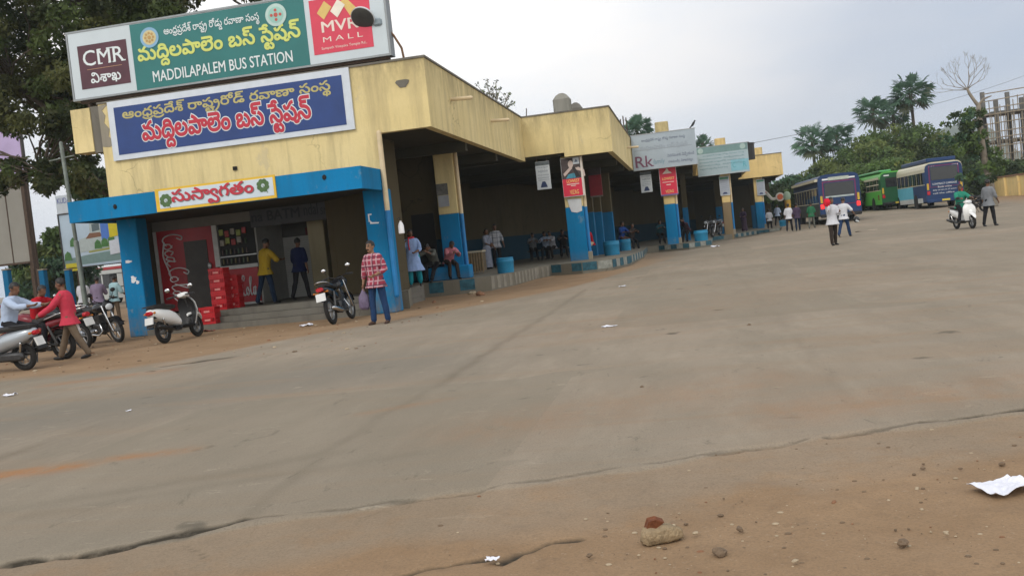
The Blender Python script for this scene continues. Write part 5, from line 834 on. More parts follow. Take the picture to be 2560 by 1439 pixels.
for xx in np.arange(-14.6, -6.7, 1.3): b.box(xx - .03, xx + .03, Y + .1, Y + .16, 5.9, z0 - t); b.tube([(xx, Y + .13, z0), (xx, Y + 1.3, 5.6)], .02, 5)
b.box(-14.8, -6.6, Y + .06, Y + .18, z0 - .11, z0 - t - .002); b.box(-14.8, -6.6, Y + .3, Y + .36, 5.98, 6.03)
b.build('support_frame', RUSTY, S)

# painted blue name board
S = empty('name_board', (0, 0, 0), 'blue painted name board with gold and red Telugu words in a white border', 'sign')
Y = 21.93; x0, x1, z0, z1 = -14.0, -7.6, 4.46, 5.93
plate('board', mat('board_border', (.55, .60, .66), .55, var=.08), x0, x1, z0, z1, Y, Y + .06, S)
plate('blue_field', NAVY, x0 + .17, x1 - .19, z0 + .13, z1 - .16, Y - .008, Y - .002, S)
letters('lettering', GOLD, S, ('corp_short', -13.60, -8.10, 5.32, 5.73, Y - .012, dict(bold=20)))
b = MB(); lettering(b, 'station', -13.12, -8.66, 4.63, 5.40, Y - .012, bold=70); b.build('letter_outline', TXT_W, S)
b = MB(); lettering(b, 'station', -13.12, -8.66, 4.63, 5.40, Y - .018, bold=32); b.build('lettering', RED, S)

# welcome panel on the canopy
S = empty('welcome_sign', (0, 0, 0), 'white welcome panel with red Telugu word, yellow border and clover leaves on the blue canopy', 'sign')
Y = 20.47; p0 = on_y(386, 474, Y); p1 = on_y(692, 492, Y); x0, x1, z0, z1 = p0.x, p1.x, p1.z - .02, p0.z
plate('border', mat('border_yellow', (.66, .42, .03), .5, var=.12), x0, x1, z0, z1, Y, Y + .028, S)
b = MB(); b.rbox(x0 + .09, x1 - .05, Y - .006, Y + .01, z0 + .06, z1 - .05, .05); b.build('panel', mat('panel_white', (.52, .60, .66), .45, var=.07), S)
letters('lettering', mat('letter_shadow', (.16, .17, .17), .6), S, ('welcome', x0 + .44, x1 - .53, z0 + .05, z1 - .08, Y - .010, dict(bold=26)))
letters('lettering', RED, S, ('welcome', x0 + .42, x1 - .55, z0 + .07, z1 - .06, Y - .014, dict(bold=24)))
LEAF = mat('clover_green', (.065, .13, .045), .6, var=.3, scale=9)
for cx, cz in ((x0 + .26, (z0 + z1) / 2 - .02), (x1 - .30, (z0 + z1) / 2 + .05)):
    b = MB()
    for k in range(4):
        a = math.pi / 4 + k * math.pi / 2
        for da in (-.38, .38): b.disc((cx + .10 * math.cos(a + da), cz + .10 * math.sin(a + da)), .058, Y - .010 - .001 * (k % 2) - (.0005 if da > 0 else 0), .003, 12)
    b.tube([(cx, Y - .011, cz), (cx + .10, Y - .011, cz - .17)], .008, 5)
    b.build('clover_emblem', LEAF, S)

# dark beam sign inside the entrance
S = empty('atm_sign', (0, 0, 0), 'dark unlit bank machine sign across the entrance lobby', 'sign')
Y = 24.5; a = on_y(622, 521, Y); c = on_y(836, 545, Y)
plate('sign_box', mat('unlit_sign', (.055, .058, .06), .6, var=.2), a.x, c.x, c.z, a.z, Y, Y + .2, S)
letters('lettering', mat('unlit_letters', (.02, .022, .03), .6), S, ('na BATM', a.x + .05, a.x + 1.45, c.z + .14, a.z - .12, Y - .006, dict(bold=.03)), ('ndal', a.x + 1.58, a.x + 1.98, c.z + .16, a.z - .06, Y - .006, dict(bold=.02)), ('SN', a.x + 2.05, a.x + 2.28, c.z + .14, c.z + .32, Y - .006))
b = MB()
for q in np.arange(a.x + .3, c.x, 1.0): b.box(q, q + .04, Y + .1, Y + .14, a.z, 3.0)
b.build('hanger', RUSTY, S)

# drinks kiosk in the left of the entrance
KRED = mat('kiosk_red', (0.30, 0.008, 0.015), .4, var=.25, scale=1.2); KW_ = mat('kiosk_white', (.42, .43, .42), .5, var=.15)
S = empty('drinks_kiosk', (0, 0, 0), 'red soft drink kiosk with flowing white script and a serving window', 'kiosk')
Y = 24.6
def ky(px, py): p = on_y(px, py, Y); return p.x, p.z
kz0, kz1 = .455, 2.72; kx0, km, kx1 = -14.78, ky(532, 560)[0], ky(652, 700)[0]
plate('front_panel', KRED, kx0, km, kz0, kz1, Y, Y + .06, S)
plate('side_panel', mat('kiosk_side', (.33, .33, .31), .7), kx1 - .05, kx1, kz0, kz1, Y + .06, 26.35, S)
plate('frame', KW_, kx0, kx0 + .09, kz0, kz1, Y - .03, Y + .05, S); plate('frame', KW_, km - .05, km + .10, 1.565, kz1, Y - .03, Y + .055, S)
plate('header', mat('kiosk_header', (.16, .15, .13), .7), kx0, kx1, kz1 + .003, 2.995, Y - .02, Y + .2, S)
dx0, dx1 = ky(458, 600)[0], ky(516, 600)[0]
MB().box(dx0, dx1, Y - .015, Y - .002, kz0, 2.36).build('door_leaf', mat('door_dark', (.035, .03, .026), .5, var=.5, scale=2), S)
MB().box(dx0 - .5, dx0 - .003, Y - .02, Y - .002, kz0, 1.45).build('lower_panel', mat('kiosk_deep_red', (.20, .006, .010), .4, var=.2), S)
MB().ball((dx1 + .03, Y - .04, 1.62), .06, .05, .1).build('padlock', STEEL, S)
wx0, wx1 = km + .1, kx1
plate('counter_front', KRED, wx0, wx1 - .05, kz0 + .06, 1.46, Y, Y + .05, S)
plate('plinth', KW_, wx0, wx1 - .05, kz0, kz0 + .057, Y - .005, Y + .05, S)
plate('counter_top', KW_, wx0, wx1, 1.463, 1.56, Y - .06, Y + .3, S)
plate('window', mat('shop_glass', (.014, .014, .013), .55, spec=.2), wx0 + .02, wx1 - .05, 1.56, kz1, Y + .02, Y + .04, S)
b = MB(); rr = random.Random(3)
for k in range(4):
    for q in range(7):
        b = MB(); b.cyl((wx0 + .1 + q * .12, Y - .012), .030, 1.62 + k * .26, 1.76 + k * .26, 8, .018); b.build('bottle', mat('bottle_' + 'abc'[(k + q) % 3], [(.10, .08, .02), (.05, .02, .015), (.03, .06, .02)][(k + q) % 3], .3, var=.5, scale=6), S)
plate('window_rail', STEEL, wx0, wx1, 1.80, 1.83, Y - .06, Y - .045, S)
for q in range(9):
    xx = wx0 + .06 + (q % 5) * .17; zz = 2.58 - (q // 5) * .24 - .05 * (q % 2); b = MB(); b.rbox(xx, xx + .13, Y - .05, Y - .02, zz - .17, zz, .015)
    b.build('packet', mat('packet_' + 'abc'[q % 3], [(.22, .26, .05), (.30, .03, .03), (.26, .24, .20)][q % 3], .4, var=.4, scale=12), S)
def script(pts_list, name, r, xf):
    b = MB()
    for pts, rad in pts_list:
        b.tube([xf(u, v) for u, v in pts], rad, 6, flat=.4, up=(0, -1, 0))
    return b.build(name, TXT_W, S)
def cur(*p):
    """a smooth pen stroke through the given points"""
    res = []
    q = [p[0]] + list(p) + [p[-1]]
    for i in range(1, len(q) - 2):
        a, b_, c, d_ = [Vector(z) for z in q[i - 1:i + 3]]
        for k in range(5):
            t = k / 5; res.append(tuple(.5 * ((2 * b_) + (c - a) * t + (2 * a - 5 * b_ + 4 * c - d_) * t * t + (3 * b_ - a - 3 * c + d_) * t ** 3)))
    res.append(p[-1]); return res
# flowing script, u along the word, v up
WORD = [cur((.12, 1.0), (.2, 1.22), (.05, 1.3), (-.08, .8), (-.02, .25), (.16, .0), (.4, .15)),
        cur((.5, .5), (.38, .42), (.36, .12), (.48, 0), (.6, .15), (.56, .42), (.48, .52)),
        cur((.86, .42), (.76, .54), (.68, .3), (.72, .04), (.84, .0), (.95, .14)),
        cur((1.18, .5), (1.04, .5), (.98, .15), (1.08, 0), (1.2, .4)), cur((1.2, .52), (1.18, .12), (1.26, 0), (1.4, .12)),
        cur((1.78, 1.0), (1.86, 1.2), (1.7, 1.3), (1.54, .8), (1.58, .25), (1.74, .0), (1.98, .12)),
        cur((2.08, .5), (1.96, .42), (1.94, .12), (2.06, 0), (2.18, .15), (2.14, .42), (2.06, .52)),
        cur((2.3, .3), (2.52, 1.05), (2.46, 1.2), (2.36, 1.0), (2.36, .2), (2.44, 0), (2.56, .12)),
        cur((2.86, .5), (2.7, .5), (2.64, .15), (2.74, 0), (2.86, .4)), cur((2.86, .52), (2.84, .12), (2.92, 0), (3.1, .2)),
        cur((.3, .05), (.9, -.16), (1.5, -.02), (1.8, .05))]
hw = wx1 - .12 - wx0 - .08
script([(p, .034) for p in WORD], 'script_lettering', 0, lambda u, v: (wx0 + .1 + u / 3.1 * hw, Y - .008, .70 + v * .42))
vl = 2.56 - .75
script([(p, .042) for p in WORD], 'script_lettering', 0, lambda u, v: (kx0 + .26 + v * .46 + u * .055, Y - .008, 2.55 - u / 3.1 * vl))

# little hanging direction boards
def small_board(px0, px1, py0, py1, Y, label, lines, hang):
    a = on_y(px0, py0, Y); c = on_y(px1, py1, Y); s = empty('hanging_sign', ((a.x + c.x) / 2, Y, a.z), label, 'sign', group='white notice boards hung under the eaves')
    w_ = (c.x - a.x) / 2; h = a.z - c.z
    MB().box(-w_, w_, 0, .04, -h, 0).build('board', OFFW, s)
    MB().box(-w_, w_, -.006, -.001, -.14 * h, -.01).build('heading', mat('board_heading', (.10, .12, .13), .6, var=.4, scale=8), s)
    b = MB()
    for (key, u0, u1, t0, t1) in lines: lettering(b, key, -w_ + 2 * w_ * u0, -w_ + 2 * w_ * u1, -h * t1, -h * t0, -.007)
    b.build('lettering', mat('board_ink', (.10, .14, .22), .6, var=.3), s)
    MB().prism([(-w_ * .5, -h * .93), (w_ * .5, -h * .93), (w_ * .4, -h * .84), (w_ * .2, -h * .72), (-w_ * .2, -h * .72), (-w_ * .4, -h * .84)], -.008, -.002, 'y').build('emblem', mat('board_navy', (.03, .05, .13), .6), s)
    b = MB()
    for q in (-w_ * .7, w_ * .7): b.box(q - .015, q + .015, .01, .03, 0, hang)
    b.build('hanger', RUSTY, s); return s
ln = [('small', .08, .92, .17, .25), ('tell', .15, .85, .30, .40), ('small2', .1, .9, .46, .52), ('small', .1, .9, .56, .62), ('corp', .1, .9, .64, .69)]
small_board(1337, 1379, 406, 471, 35.32, 'white notice board hanging under the second bay nearest the first pillar', ln, .2)
small_board(1599, 1632, 432, 479, 48.3, 'white notice board hanging below the left end of the grey billboard', ln, .3)
# red and white posters boxed on the pillars
def poster(px0, px1, py0, py1, Y, label, kind):
    a = on_y(px0, py0, Y); c = on_y(px1, py1, Y); s = empty('pillar_poster', ((a.x + c.x) / 2, Y, c.z), label, 'poster', group='advertising boxes on the pillars')
    w_ = (c.x - a.x) / 2; h = a.z - c.z
    MB().box(-w_, w_, 0, .12 if kind != 'white' else .05, 0, h).build('box', OFFW, s)
    if kind == 'white':
        MB().box(-w_ + .02, w_ - .02, -.006, -.001, h * .04, h * .97).build('sheet', mat('poster_grey', (.36, .40, .46), .5, var=.15, scale=3), s)
        MB().box(-w_ + .03, w_ - .05, -.010, -.007, h * .84, h * .95).build('heading', mat('poster_green', (.06, .22, .13), .6, var=.3), s)
        b = MB()
        for i in range(6): lettering(b, ['small', 'small2', 'corp'][i % 3], -w_ * .8, w_ * .8, h * (.74 - .1 * i), h * (.79 - .1 * i), -.008)
        b.build('lettering', mat('poster_ink', (.15, .17, .26), .6), s)
        MB().prism([(-w_ * .5, h * .07), (w_ * .5, h * .07), (w_ * .3, h * .17), (-w_ * .3, h * .17)], -.010, -.007, 'y').build('emblem', mat('board_navy', (.03, .05, .13), .6), s)
        return s
    PR = mat('poster_red', (.62, .022, .06), .4, var=.06); PY = mat('poster_yellow', (.75, .50, .16), .5)
    if kind == 'picture':
        MB().box(-w_ + .01, w_ - .07, -.006, -.001, .02, h * .46).build('red_panel', PR, s)
        MB().box(-w_ + .01, w_ - .07, -.006, -.001, h * .462, h - .01).build('picture', mat('picture_dark', (.055, .04, .04), .45, var=.5, scale=3), s)
        MB().box(w_ - .065, w_, -.012, .0, .01, h).build('edge_strip', mat('edge_white', (.66, .60, .54), .5), s)
        FACE = mat('picture_skin', (.52, .42, .38), .5); x = -.05
        b = MB(); b.disc((x + .02, h * .83), h * .095, -.011, .004, 20, .72); b.prism([(x - .38 + .1, h * .60), (x - .02, h * .76), (x + .08, h * .73), (x - .12, h * .60), (x - .24, h * .53)], -.011, -.007, 'y')
        b.prism([(x + .1, h * .72), (x + .3, h * .74), (x + .5, h * .66), (x + .53, h * .5), (x + .44, h * .48), (x + .42, h * .62), (x + .26, h * .66)], -.011, -.007, 'y'); b.build('picture_figure', FACE, s)
        b = MB(); b.prism([(x - .1, h * .80), (x - .05, h * .96), (x + .1, h * .93), (x + .0, h * .92), (x - .055, h * .86)], -.014, -.0112, 'y'); b.prism([(x + .08, h * .75), (x + .16, h * .76), (x + .34, h * .5), (x + .18, h * .47)], -.016, -.0115, 'y'); b.build('picture_hair', mat('picture_black', (.015, .014, .016), .5), s)
        MB().prism([(x - .2, h * .47), (x - .1, h * .57), (x + .08, h * .60), (x + .28, h * .56), (x + .26, h * .47)], -.015, -.0122, 'y').build('picture_dress', mat('picture_teal', (.05, .24, .33), .5, var=.4, scale=9), s)
        MB().box(w_ - .33, w_ - .10, -.012, -.007, h * .82, h * .985).build('logo_tag', mat('logo_tag_white', (.50, .55, .60), .5), s)
        MB().prism([(w_ - .28, h * .87), (w_ - .15, h * .87), (w_ - .21, h * .95)], -.015, -.0122, 'y').build('logo', mat('board_ink', (.10, .14, .22), .6), s)
        zz = [(.36, .44), (.31, .33), (.27, .29), (.06, .17)]
    else:
        MB().box(-w_ + .02, w_ - .02, -.006, -.001, h * .05, h * .99).build('red_panel', PR, s)
        MB().box(-w_, w_, -.010, .0, 0, h * .045).build('base_strip', mat('strip_violet', (.16, .12, .30), .5), s)
        b = MB(); b.prism([(-.26, h * .78), (.2, h * .78), (.16, h * .83), (.06, h * .86), (.03, h * .94), (-.05, h * .96), (-.09, h * .90), (-.2, h * .83)], -.011, -.007, 'y'); b.build('logo', mat('letter_cream', (.72, .62, .55), .5), s)
        zz = [(.56, .65), (.47, .49), (.37, .40), (.10, .20)]
    xw = w_ - (.1 if kind == 'picture' else .06)
    letters('lettering', PY, s, ('LOWEST', -xw * .78, xw * .82, h * zz[0][0], h * zz[0][1], -.009, dict(bold=.03)), ('VIZAG', -xw * .5, xw * .6, h * zz[3][0], h * zz[3][1], -.009, dict(bold=.03)))
    b = MB(); b.box(-xw * .8, xw * .75, -.010, -.007, h * zz[1][0], h * zz[1][1]); b.box(-xw * .3, xw * .3, -.010, -.007, h * zz[2][0], h * zz[2][1]); b.build('small_print', mat('letter_cream', (.72, .62, .55), .5), s)
    return s
poster(1400, 1463, 397, 488, 35.45, 'red poster box with a dark fashion picture above the word LOWEST', 'picture')
poster(1646, 1696, 421, 486, 48.25, 'all red LOWEST poster box with pale crown logo on the third pillar', 'red')
poster(1797, 1826, 442, 487, 61.32, 'grey sheet with green heading boxed on the brown pillar', 'white')
poster(1890, 1914, 449, 487, 74.82, 'grey sheet boxed high on the last blue pillar under the yellow fascia', 'white')
# the dark red boxes on the sides of the second row of pillars
s = empty('pillar_poster', on_y(1486, 487, 40.4), 'shaded dark red poster box on the pillar behind the fashion poster', 'poster', group='advertising boxes on the pillars')
a = on_y(1467, 400, 40.4) - s.location; c = on_y(1507, 487, 40.4) - s.location
MB().box(a.x, c.x, -.02, .1, c.z, a.z * .55).build('red_panel', mat('poster_dark_red', (.22, .01, .02), .5, var=.2), s)
MB().box(a.x, c.x, -.02, .1, a.z * .552, a.z).build('picture', mat('picture_dark', (.055, .04, .04), .45), s)
MB().box(a.x, c.x, -.03, .11, c.z - .06, c.z - .003).build('shelf', CONC_DK, s)
# papers pasted on pillar two
s = empty('pasted_notice', on_y(1438, 525, 35.58), 'torn white paper pasted on the pillar below the fashion poster', 'notice')
a = on_y(1418, 498, 35.58) - s.location; c = on_y(1456, 530, 35.58) - s.location
MB().prism([(a.x, a.z), (c.x, a.z - .03), (c.x, c.z + .05), (c.x - .2, c.z), (a.x + .12, c.z + .05), (a.x + .06, a.z - .3)], -.012, -.004, 'y').build('paper', mat('paper_white', (.58, .60, .62), .7, var=.12), s)
s = empty('pasted_notice', on_y(1108, 480, 28.4), 'faded grey notice sheets pasted on the first yellow pillar', 'notice')
a = on_y(1089, 461, 28.44) - s.location; c = on_y(1124, 515, 28.44) - s.location
MB().box(a.x, c.x, .04, .05, c.z + .35, a.z).build('paper', mat('paper_dark', (.14, .14, .13), .7, var=.5, scale=7), s)
MB().box(a.x + .03, c.x, .035, .048, c.z, c.z + .34).build('paper', mat('paper_grey', (.30, .32, .35), .7, var=.2), s)

# grey and pale green billboards on the third and fourth bays
S = empty('billboard', (0, 0, 0), 'faded grey billboard with large maroon Rk letters on the third bay', 'billboard', group='billboards on the bay fronts')
Y = 47.85; x0, x1, z0, z1 = -2.46, .66, 4.26, 5.97
plate('panel', mat('faded_grey', (.34, .40, .45), .5, var=.10, scale=1.2), x0, x1, z0, z1, Y, Y + .12, S)
plate('frame', STEEL, x0 - .03, x1 + .03, z1, z1 + .03, Y - .02, Y + .13, S); plate('frame', STEEL, x0 - .03, x1 + .03, z0 - .03, z0, Y - .02, Y + .13, S)
b = MB(); lettering(b, 'Rk', x0 + .12, x0 + .98, z0 + .12, z0 + .66, Y - .006, .01)
for xx in (x0 + .18, x0 + .52, x0 + .66, x0 + .93): b.box(xx - .07, xx + .07, Y - .012, Y - .0085, z0 + .12, z0 + .16)
b.build('lettering', mat('letter_plum', (.17, .06, .11), .6, var=.25), S)
letters('lettering', mat('letter_slate', (.15, .27, .34), .6, var=.2), S, ('family', x0 + 1.0, x0 + 1.55, z0 + .14, z0 + .44, Y - .006, dict(shear=.15)))
letters('lettering', mat('letter_dark', (.10, .12, .18), .6, var=.2), S, ('small', x0 + 1.7, x1 - .12, z0 + .42, z0 + .64, Y - .006), ('small2', x0 + 1.72, x1 - .22, z0 + .12, z0 + .32, Y - .006), ('corp', x0 + .5, x1 - .5, z1 - .42, z1 - .22, Y - .006))
letters('lettering', mat('letter_ghost', (.28, .32, .37), .6), S, ('station', x0 + .4, x1 - .4, z1 - .82, z1 - .55, Y - .006))
plate('rule', mat('letter_ghost2', (.25, .27, .30), .6), x0 + .1, x1 - .2, z0 + .93, z0 + .95, Y - .005, Y - .001, S)
S = empty('billboard', (0, 0, 0), 'pale green billboard with darker heading strip and close lines of text on the fourth bay', 'billboard', group='billboards on the bay fronts')
Y = 60.85; x0, x1, z0, z1 = .80, 3.92, 4.22, 5.98
plate('panel', mat('faded_green', (.33, .42, .46), .5, var=.10, scale=1.0), x0, x1, z0, z1, Y, Y + .14, S)
plate('heading', mat('heading_green', (.15, .25, .25), .5, var=.15), x0 + .02, x1 - .02, z1 - .42, z1 - .02, Y - .007, Y - .002, S)
plate('side_panel', mat('corner_blue', (.20, .42, .50), .5, var=.1), x1 - 1.1, x1 - .03, z0 + .10, z0 + .78, Y - .006, Y - .002, S)
b = MB(); b.disc((x0 + .26, z1 - .22), .17, Y - .009, .004, 20); b.disc((x1 - .3, z1 - .2), .17, Y - .009, .004, 20); b.build('emblem', mat('emblem_ghost', (.33, .44, .42), .5), S)
b = MB()
for i in range(5): lettering(b, ['corp', 'small', 'corp_short', 'small2', 'corp'][i], x0 + .12 + .25 * (i == 0), x1 - (.25 if i < 4 else 1.3), z1 - .62 - .2 * i, z1 - .50 - .2 * i, Y - .008)
b.build('lettering', mat('letter_teal', (.10, .22, .25), .6), S)
letters('lettering', mat('letter_teal2', (.07, .30, .36), .6), S, ('C', x1 - 1.0, x1 - .82, z0 + .3, z0 + .62, Y - .009), ('R', x1 - .36, x1 - .16, z0 + .3, z0 + .62, Y - .009))
plate('frame', STEEL, x0 - .03, x1 + .03, z1, z1 + .03, Y - .02, Y + .15, S); plate('frame', STEEL, x0 - .03, x1 + .03, z0 - .03, z0, Y - .02, Y + .15, S)

# round emblem sign and arch far behind the last bay
g = on_ground(1960, 560); Y = 84.0
S = empty('emblem_arch', (on_y(1950, 492, Y).x, Y, 0), 'white arch with red lettering and a round red emblem beyond the last pillar', 'sign')
cz = on_y(1950, 492, Y).z; k = Y / FOCAL
MB().disc((0, cz), 10.5 * k, 0, .1, 24).build('emblem', mat('emblem_white', (.60, .58, .52), .5), S)
b = MB(); b.disc((0, cz), 7 * k, -.11, .02, 20); b.build('emblem', mat('emblem_orange', (.62, .13, .05), .5, var=.3, scale=4), S)
c0 = on_y(1905, 520, Y); pts = []
arc = MB(); arr = [(-62 * k, cz + 18 * k), (-45 * k, cz + 22 * k), (-32 * k, cz + 14 * k), (-20 * k, cz - 2 * k), (-12 * k, cz - 3 * k)]
arc.tube([(u, 0, v) for u, v in cur(*arr)], 3.6 * k, 8, flat=.3, up=(0, 0, 1)); arc.build('arch', mat('emblem_white', (.60, .58, .52), .5), S)
arc = MB(); arc.tube([(u, -.06, v) for u, v in cur(*arr)[3:11]], 1.7 * k, 6, flat=.3, up=(0, 0, 1)); arc.build('arch_lettering', mat('arch_red', (.5, .09, .08), .5), S)
MB().tube([(9 * k, .1, 0), (9 * k, .1, cz)], .06, 8).build('post', RUSTY, S)
a = on_y(1972, 540, 80)
S = empty('striped_post', (a.x, 80, ground_z(a.x, 80)), 'post banded black and yellow beyond the last bay', 'post')
zt = on_y(1965, 500, 80).z - S.location.z; b = MB()
MB().cyl((0, 0), .24, 0, zt, 14).build('post', mat('post_yellow', (.55, .33, .05), .6), S, 'auto')
for i in range(int(zt / .62)): b.cyl((0, 0), .246, .1 + i * .62, .1 + i * .62 + .3, 14)
b.build('band', BLACK, S, 'auto')
MB().ball((0, 0, zt + .3), .3, .1, .4).build('finial', mat('finial_green', (.3, .4, .3), .6), S)
# ------------------------------------------------------------------ people
SKIN = mat('skin_brown', (0.155, 0.075, 0.042), .55, var=.12, scale=20)
SKIN_L = mat('skin_tan', (0.25, 0.135, 0.078), .55, var=.12, scale=20)
HAIR = mat('hair_black', (0.010, 0.009, 0.009), .5, var=.4, scale=30)
FEAT = mat('face_dark', (0.025, 0.016, 0.012), .5)
LIPS = mat('lips', (0.16, 0.05, 0.04), .5)
def cloth(name, col, var=.12): return mat('cloth_' + name, col, .9, var=var, scale=7, bump=.5, bscale=14, spec=.1)
def checks(name, base, dark, light, sx=34.0, sz=30.0):
    if name in MATS: return MATS[name]
    m, t, b = new_mat(name); n = t.nodes.new; l = t.links.new
    b.inputs['Roughness'].default_value = .9
    co = n('ShaderNodeTexCoord'); sp = n('ShaderNodeSeparateXYZ'); l(co.outputs['Object'], sp.inputs[0])
    def stripe(sock, f, th):
        a = n('ShaderNodeMath'); a.operation = 'MULTIPLY'; l(sock, a.inputs[0]); a.inputs[1].default_value = f
        s = n('ShaderNodeMath'); s.operation = 'SINE'; l(a.outputs[0], s.inputs[0])
        r = n('ShaderNodeMapRange'); l(s.outputs[0], r.inputs[0]); r.inputs[1].default_value = th; r.inputs[2].default_value = th + .25; return r.outputs[0]
    def mix(f, a, c):
        q = n('ShaderNodeMixRGB'); l(f, q.inputs[0])
        if isinstance(a, tuple): q.inputs[1].default_value = (*a, 1)
        else: l(a, q.inputs[1])
        q.inputs[2].default_value = (*c, 1); return q.outputs[0]
    c = mix(stripe(sp.outputs['X'], 62, .55), base, light); c = mix(stripe(sp.outputs['Z'], 58, .6), c, light)
    c = mix(stripe(sp.outputs['X'], 35, .80), c, dark); c = mix(stripe(sp.outputs['Z'], 33, .80), c, dark)
    l(c, b.inputs['Base Color']); MATS[name] = m
    return m
def remeshed(mb, voxel, smooth_it=2):
    me = mb.mesh('tmp', [SKIN]); o = bpy.data.objects.new('tmp', me); COL.objects.link(o)
    md = o.modifiers.new('r', 'REMESH'); md.mode = 'VOXEL'; md.voxel_size = voxel; md.use_smooth_shade = True
    if smooth_it:
        sm = o.modifiers.new('s', 'SMOOTH'); sm.iterations = smooth_it; sm.factor = .45
    dg = bpy.context.evaluated_depsgraph_get(); r = bpy.data.meshes.new_from_object(o.evaluated_get(dg))
    bpy.data.objects.remove(o); bpy.data.meshes.remove(me)
    return r
def fold(me, amp, seed, freq=9.0, stretch=.45):
    for v in me.vertices:
        p = v.co; q = Vector((p.x * freq + seed, p.y * freq, p.z * freq * stretch)); v.co = p + v.normal * (noise.noise(q) * amp + noise.noise(q * 2.3) * amp * .5)
def link_mesh(name, me, mats, parent):
    me.name = name; me.materials.clear()
    for m in mats: me.materials.append(m)
    me.polygons.foreach_set('use_smooth', [True] * len(me.polygons))
    o = bpy.data.objects.new(name, me); COL.objects.link(o); o.parent = parent; return o
PCOUNT = [0]
HANDS = {}
def person(loc, label, rz=0.0, H=1.68, top=('shirt', None, 1.0, .12), bottom=('pants', None), legs=((4, 4, 4), (-4, 4, 4)), arms=((0, 9, 12, 0), (0, 9, 12, 0)),
           lean=2, side=0, head=(0, 0), hipz=None, voxel=.014, skin=SKIN, hair='short', shoes=BLACK, face=False, girth=1.0, group=None, scarf=None, mou=False):
    """faces -Y at rz=0. legs: (swing forward, knee bend, spread) for its right and left; arms: (swing, spread, elbow, inward)"""
    PCOUNT[0] += 1; seed = PCOUNT[0] * 3.7
    k = H / 1.68; g = girth
    root = empty('person', loc, label, 'person', rz, group)
    thigh, shin, foot = .41 * k, .40 * k, .085 * k
    def V(x, y, z): return Vector((x, y, z))
    J = {}
    lo = 0
    for s, (sw, kn, sp) in zip((-1, 1), legs):
        a = R(sw); b_ = R(sw - kn); x = math.sin(R(sp)) * s
        hip = V(s * .088 * k, 0, 0); knee = hip + V(x * .8, -math.sin(a), -math.cos(a)).normalized() * thigh
        ank = knee + V(x * .5, -math.sin(b_), -math.cos(b_)).normalized() * shin
        J[s] = [hip, knee, ank]; lo = min(lo, ank.z)
    hz = (hipz if hipz is not None else -lo + foot)
    for s in (-1, 1): J[s] = [p + V(0, 0, hz) for p in J[s]]
    ln = R(lean); sd_ = R(side)
    def sp_(h, y=0.0, x=0.0):   # point up the leaning spine
        return V(x + math.sin(sd_) * h, -math.sin(ln) * h + y, hz + math.cos(ln) * math.cos(sd_) * h)
    pel, waist, chest, shl, neck = sp_(0), sp_(.17 * k), sp_(.36 * k), sp_(.50 * k), sp_(.56 * k)
    hd = neck + V(math.sin(sd_) * .1, -math.sin(ln + R(head[1])) * .13 * k - .02, math.cos(ln + R(head[1])) * .125 * k)
    def torso(mb, e, z0=-.02, hem=None):
        secs = [(.02, .165, .115), (.10, .155, .112), (.18, .150, .108), (.28, .165, .118), (.38, .182, .122), (.46, .178, .108), (.52, .125, .085), (.555, .062, .060)]
        if hem is not None: secs = [(-hem, .196 + hem * .22, .156 + hem * .15)] + [(-hem * .5, .192, .150)] + secs
        vs_ = []; n = 16; fs = []
        for h, rx, ry in secs:
            c = sp_(h * k) if h >= 0 else pel + V(0, 0, h * k)
            for i in range(n):
                t = 2 * math.pi * i / n; cx, sx = math.cos(t), math.sin(t)
                vs_.append(c + V(math.copysign(abs(cx) ** .85, cx) * (rx * g + e) * k, math.copysign(abs(sx) ** .9, sx) * (ry * g + e) * k, 0))
        m_ = len(secs)
        for i in range(m_ - 1):
            for q in range(n): fs.append((i * n + q, i * n + (q + 1) % n, (i + 1) * n + (q + 1) % n, (i + 1) * n + q))
        fs.append(tuple(reversed(range(n)))); fs.append(tuple((m_ - 1) * n + q for q in range(n)))
        mb.add(vs_, fs)
    A = {}
    for s, (sw, spd, el, inw) in zip((-1, 1), arms):
        sh = shl + V(s * .175 * k * (g * .5 + .5), 0, -.035 * k)
        a = R(sw) + ln; d = V(s * math.sin(R(spd)), -math.sin(a) * math.cos(R(spd)), -math.cos(a) * math.cos(R(spd))).normalized(); eb = sh + d * .285 * k
        a2 = a + R(el); d2 = V(s * (math.sin(R(spd)) * .6) - s * math.sin(R(inw)), -math.sin(a2), -math.cos(a2)).normalized(); wr = eb + d2 * .245 * k
        A[s] = (sh, eb, wr, d2)
    # --- body: one continuous surface
    b = MB()
    torso(b, -.012)
    b.tube([neck - V(0, 0, .07 * k), neck + V(0, -.005, .03), hd - V(0, 0, .04)], [.060 * k, .052 * k, .050 * k], 10)
    yaw = Matrix.Rotation(R(head[0]), 3, 'Z') @ Matrix.Rotation(R(head[1]) + ln * .5, 3, 'X')
    def hp(x, y, z): return hd + yaw @ V(x * k, y * k, z * k)
    b.ball(hd + yaw @ V(0, .012, .028) * k, .074 * k, .094 * k, .098 * k, 14, 10, yaw)
    b.ball(hp(0, -.022, -.042), .054 * k, .066 * k, .070 * k, 12, 8, yaw)
    b.ball(hp(0, -.060, -.085), .026 * k, .024 * k, .024 * k, 8, 6)
    b.tube([hp(0, -.088, .022), hp(0, -.104, -.016), hp(0, -.098, -.026)], [.009 * k, .014 * k, .013 * k], 8)
    for s in (-1, 1): b.ball(hp(s * .076, .012, -.005), .012 * k, .022 * k, .032 * k, 8, 6)
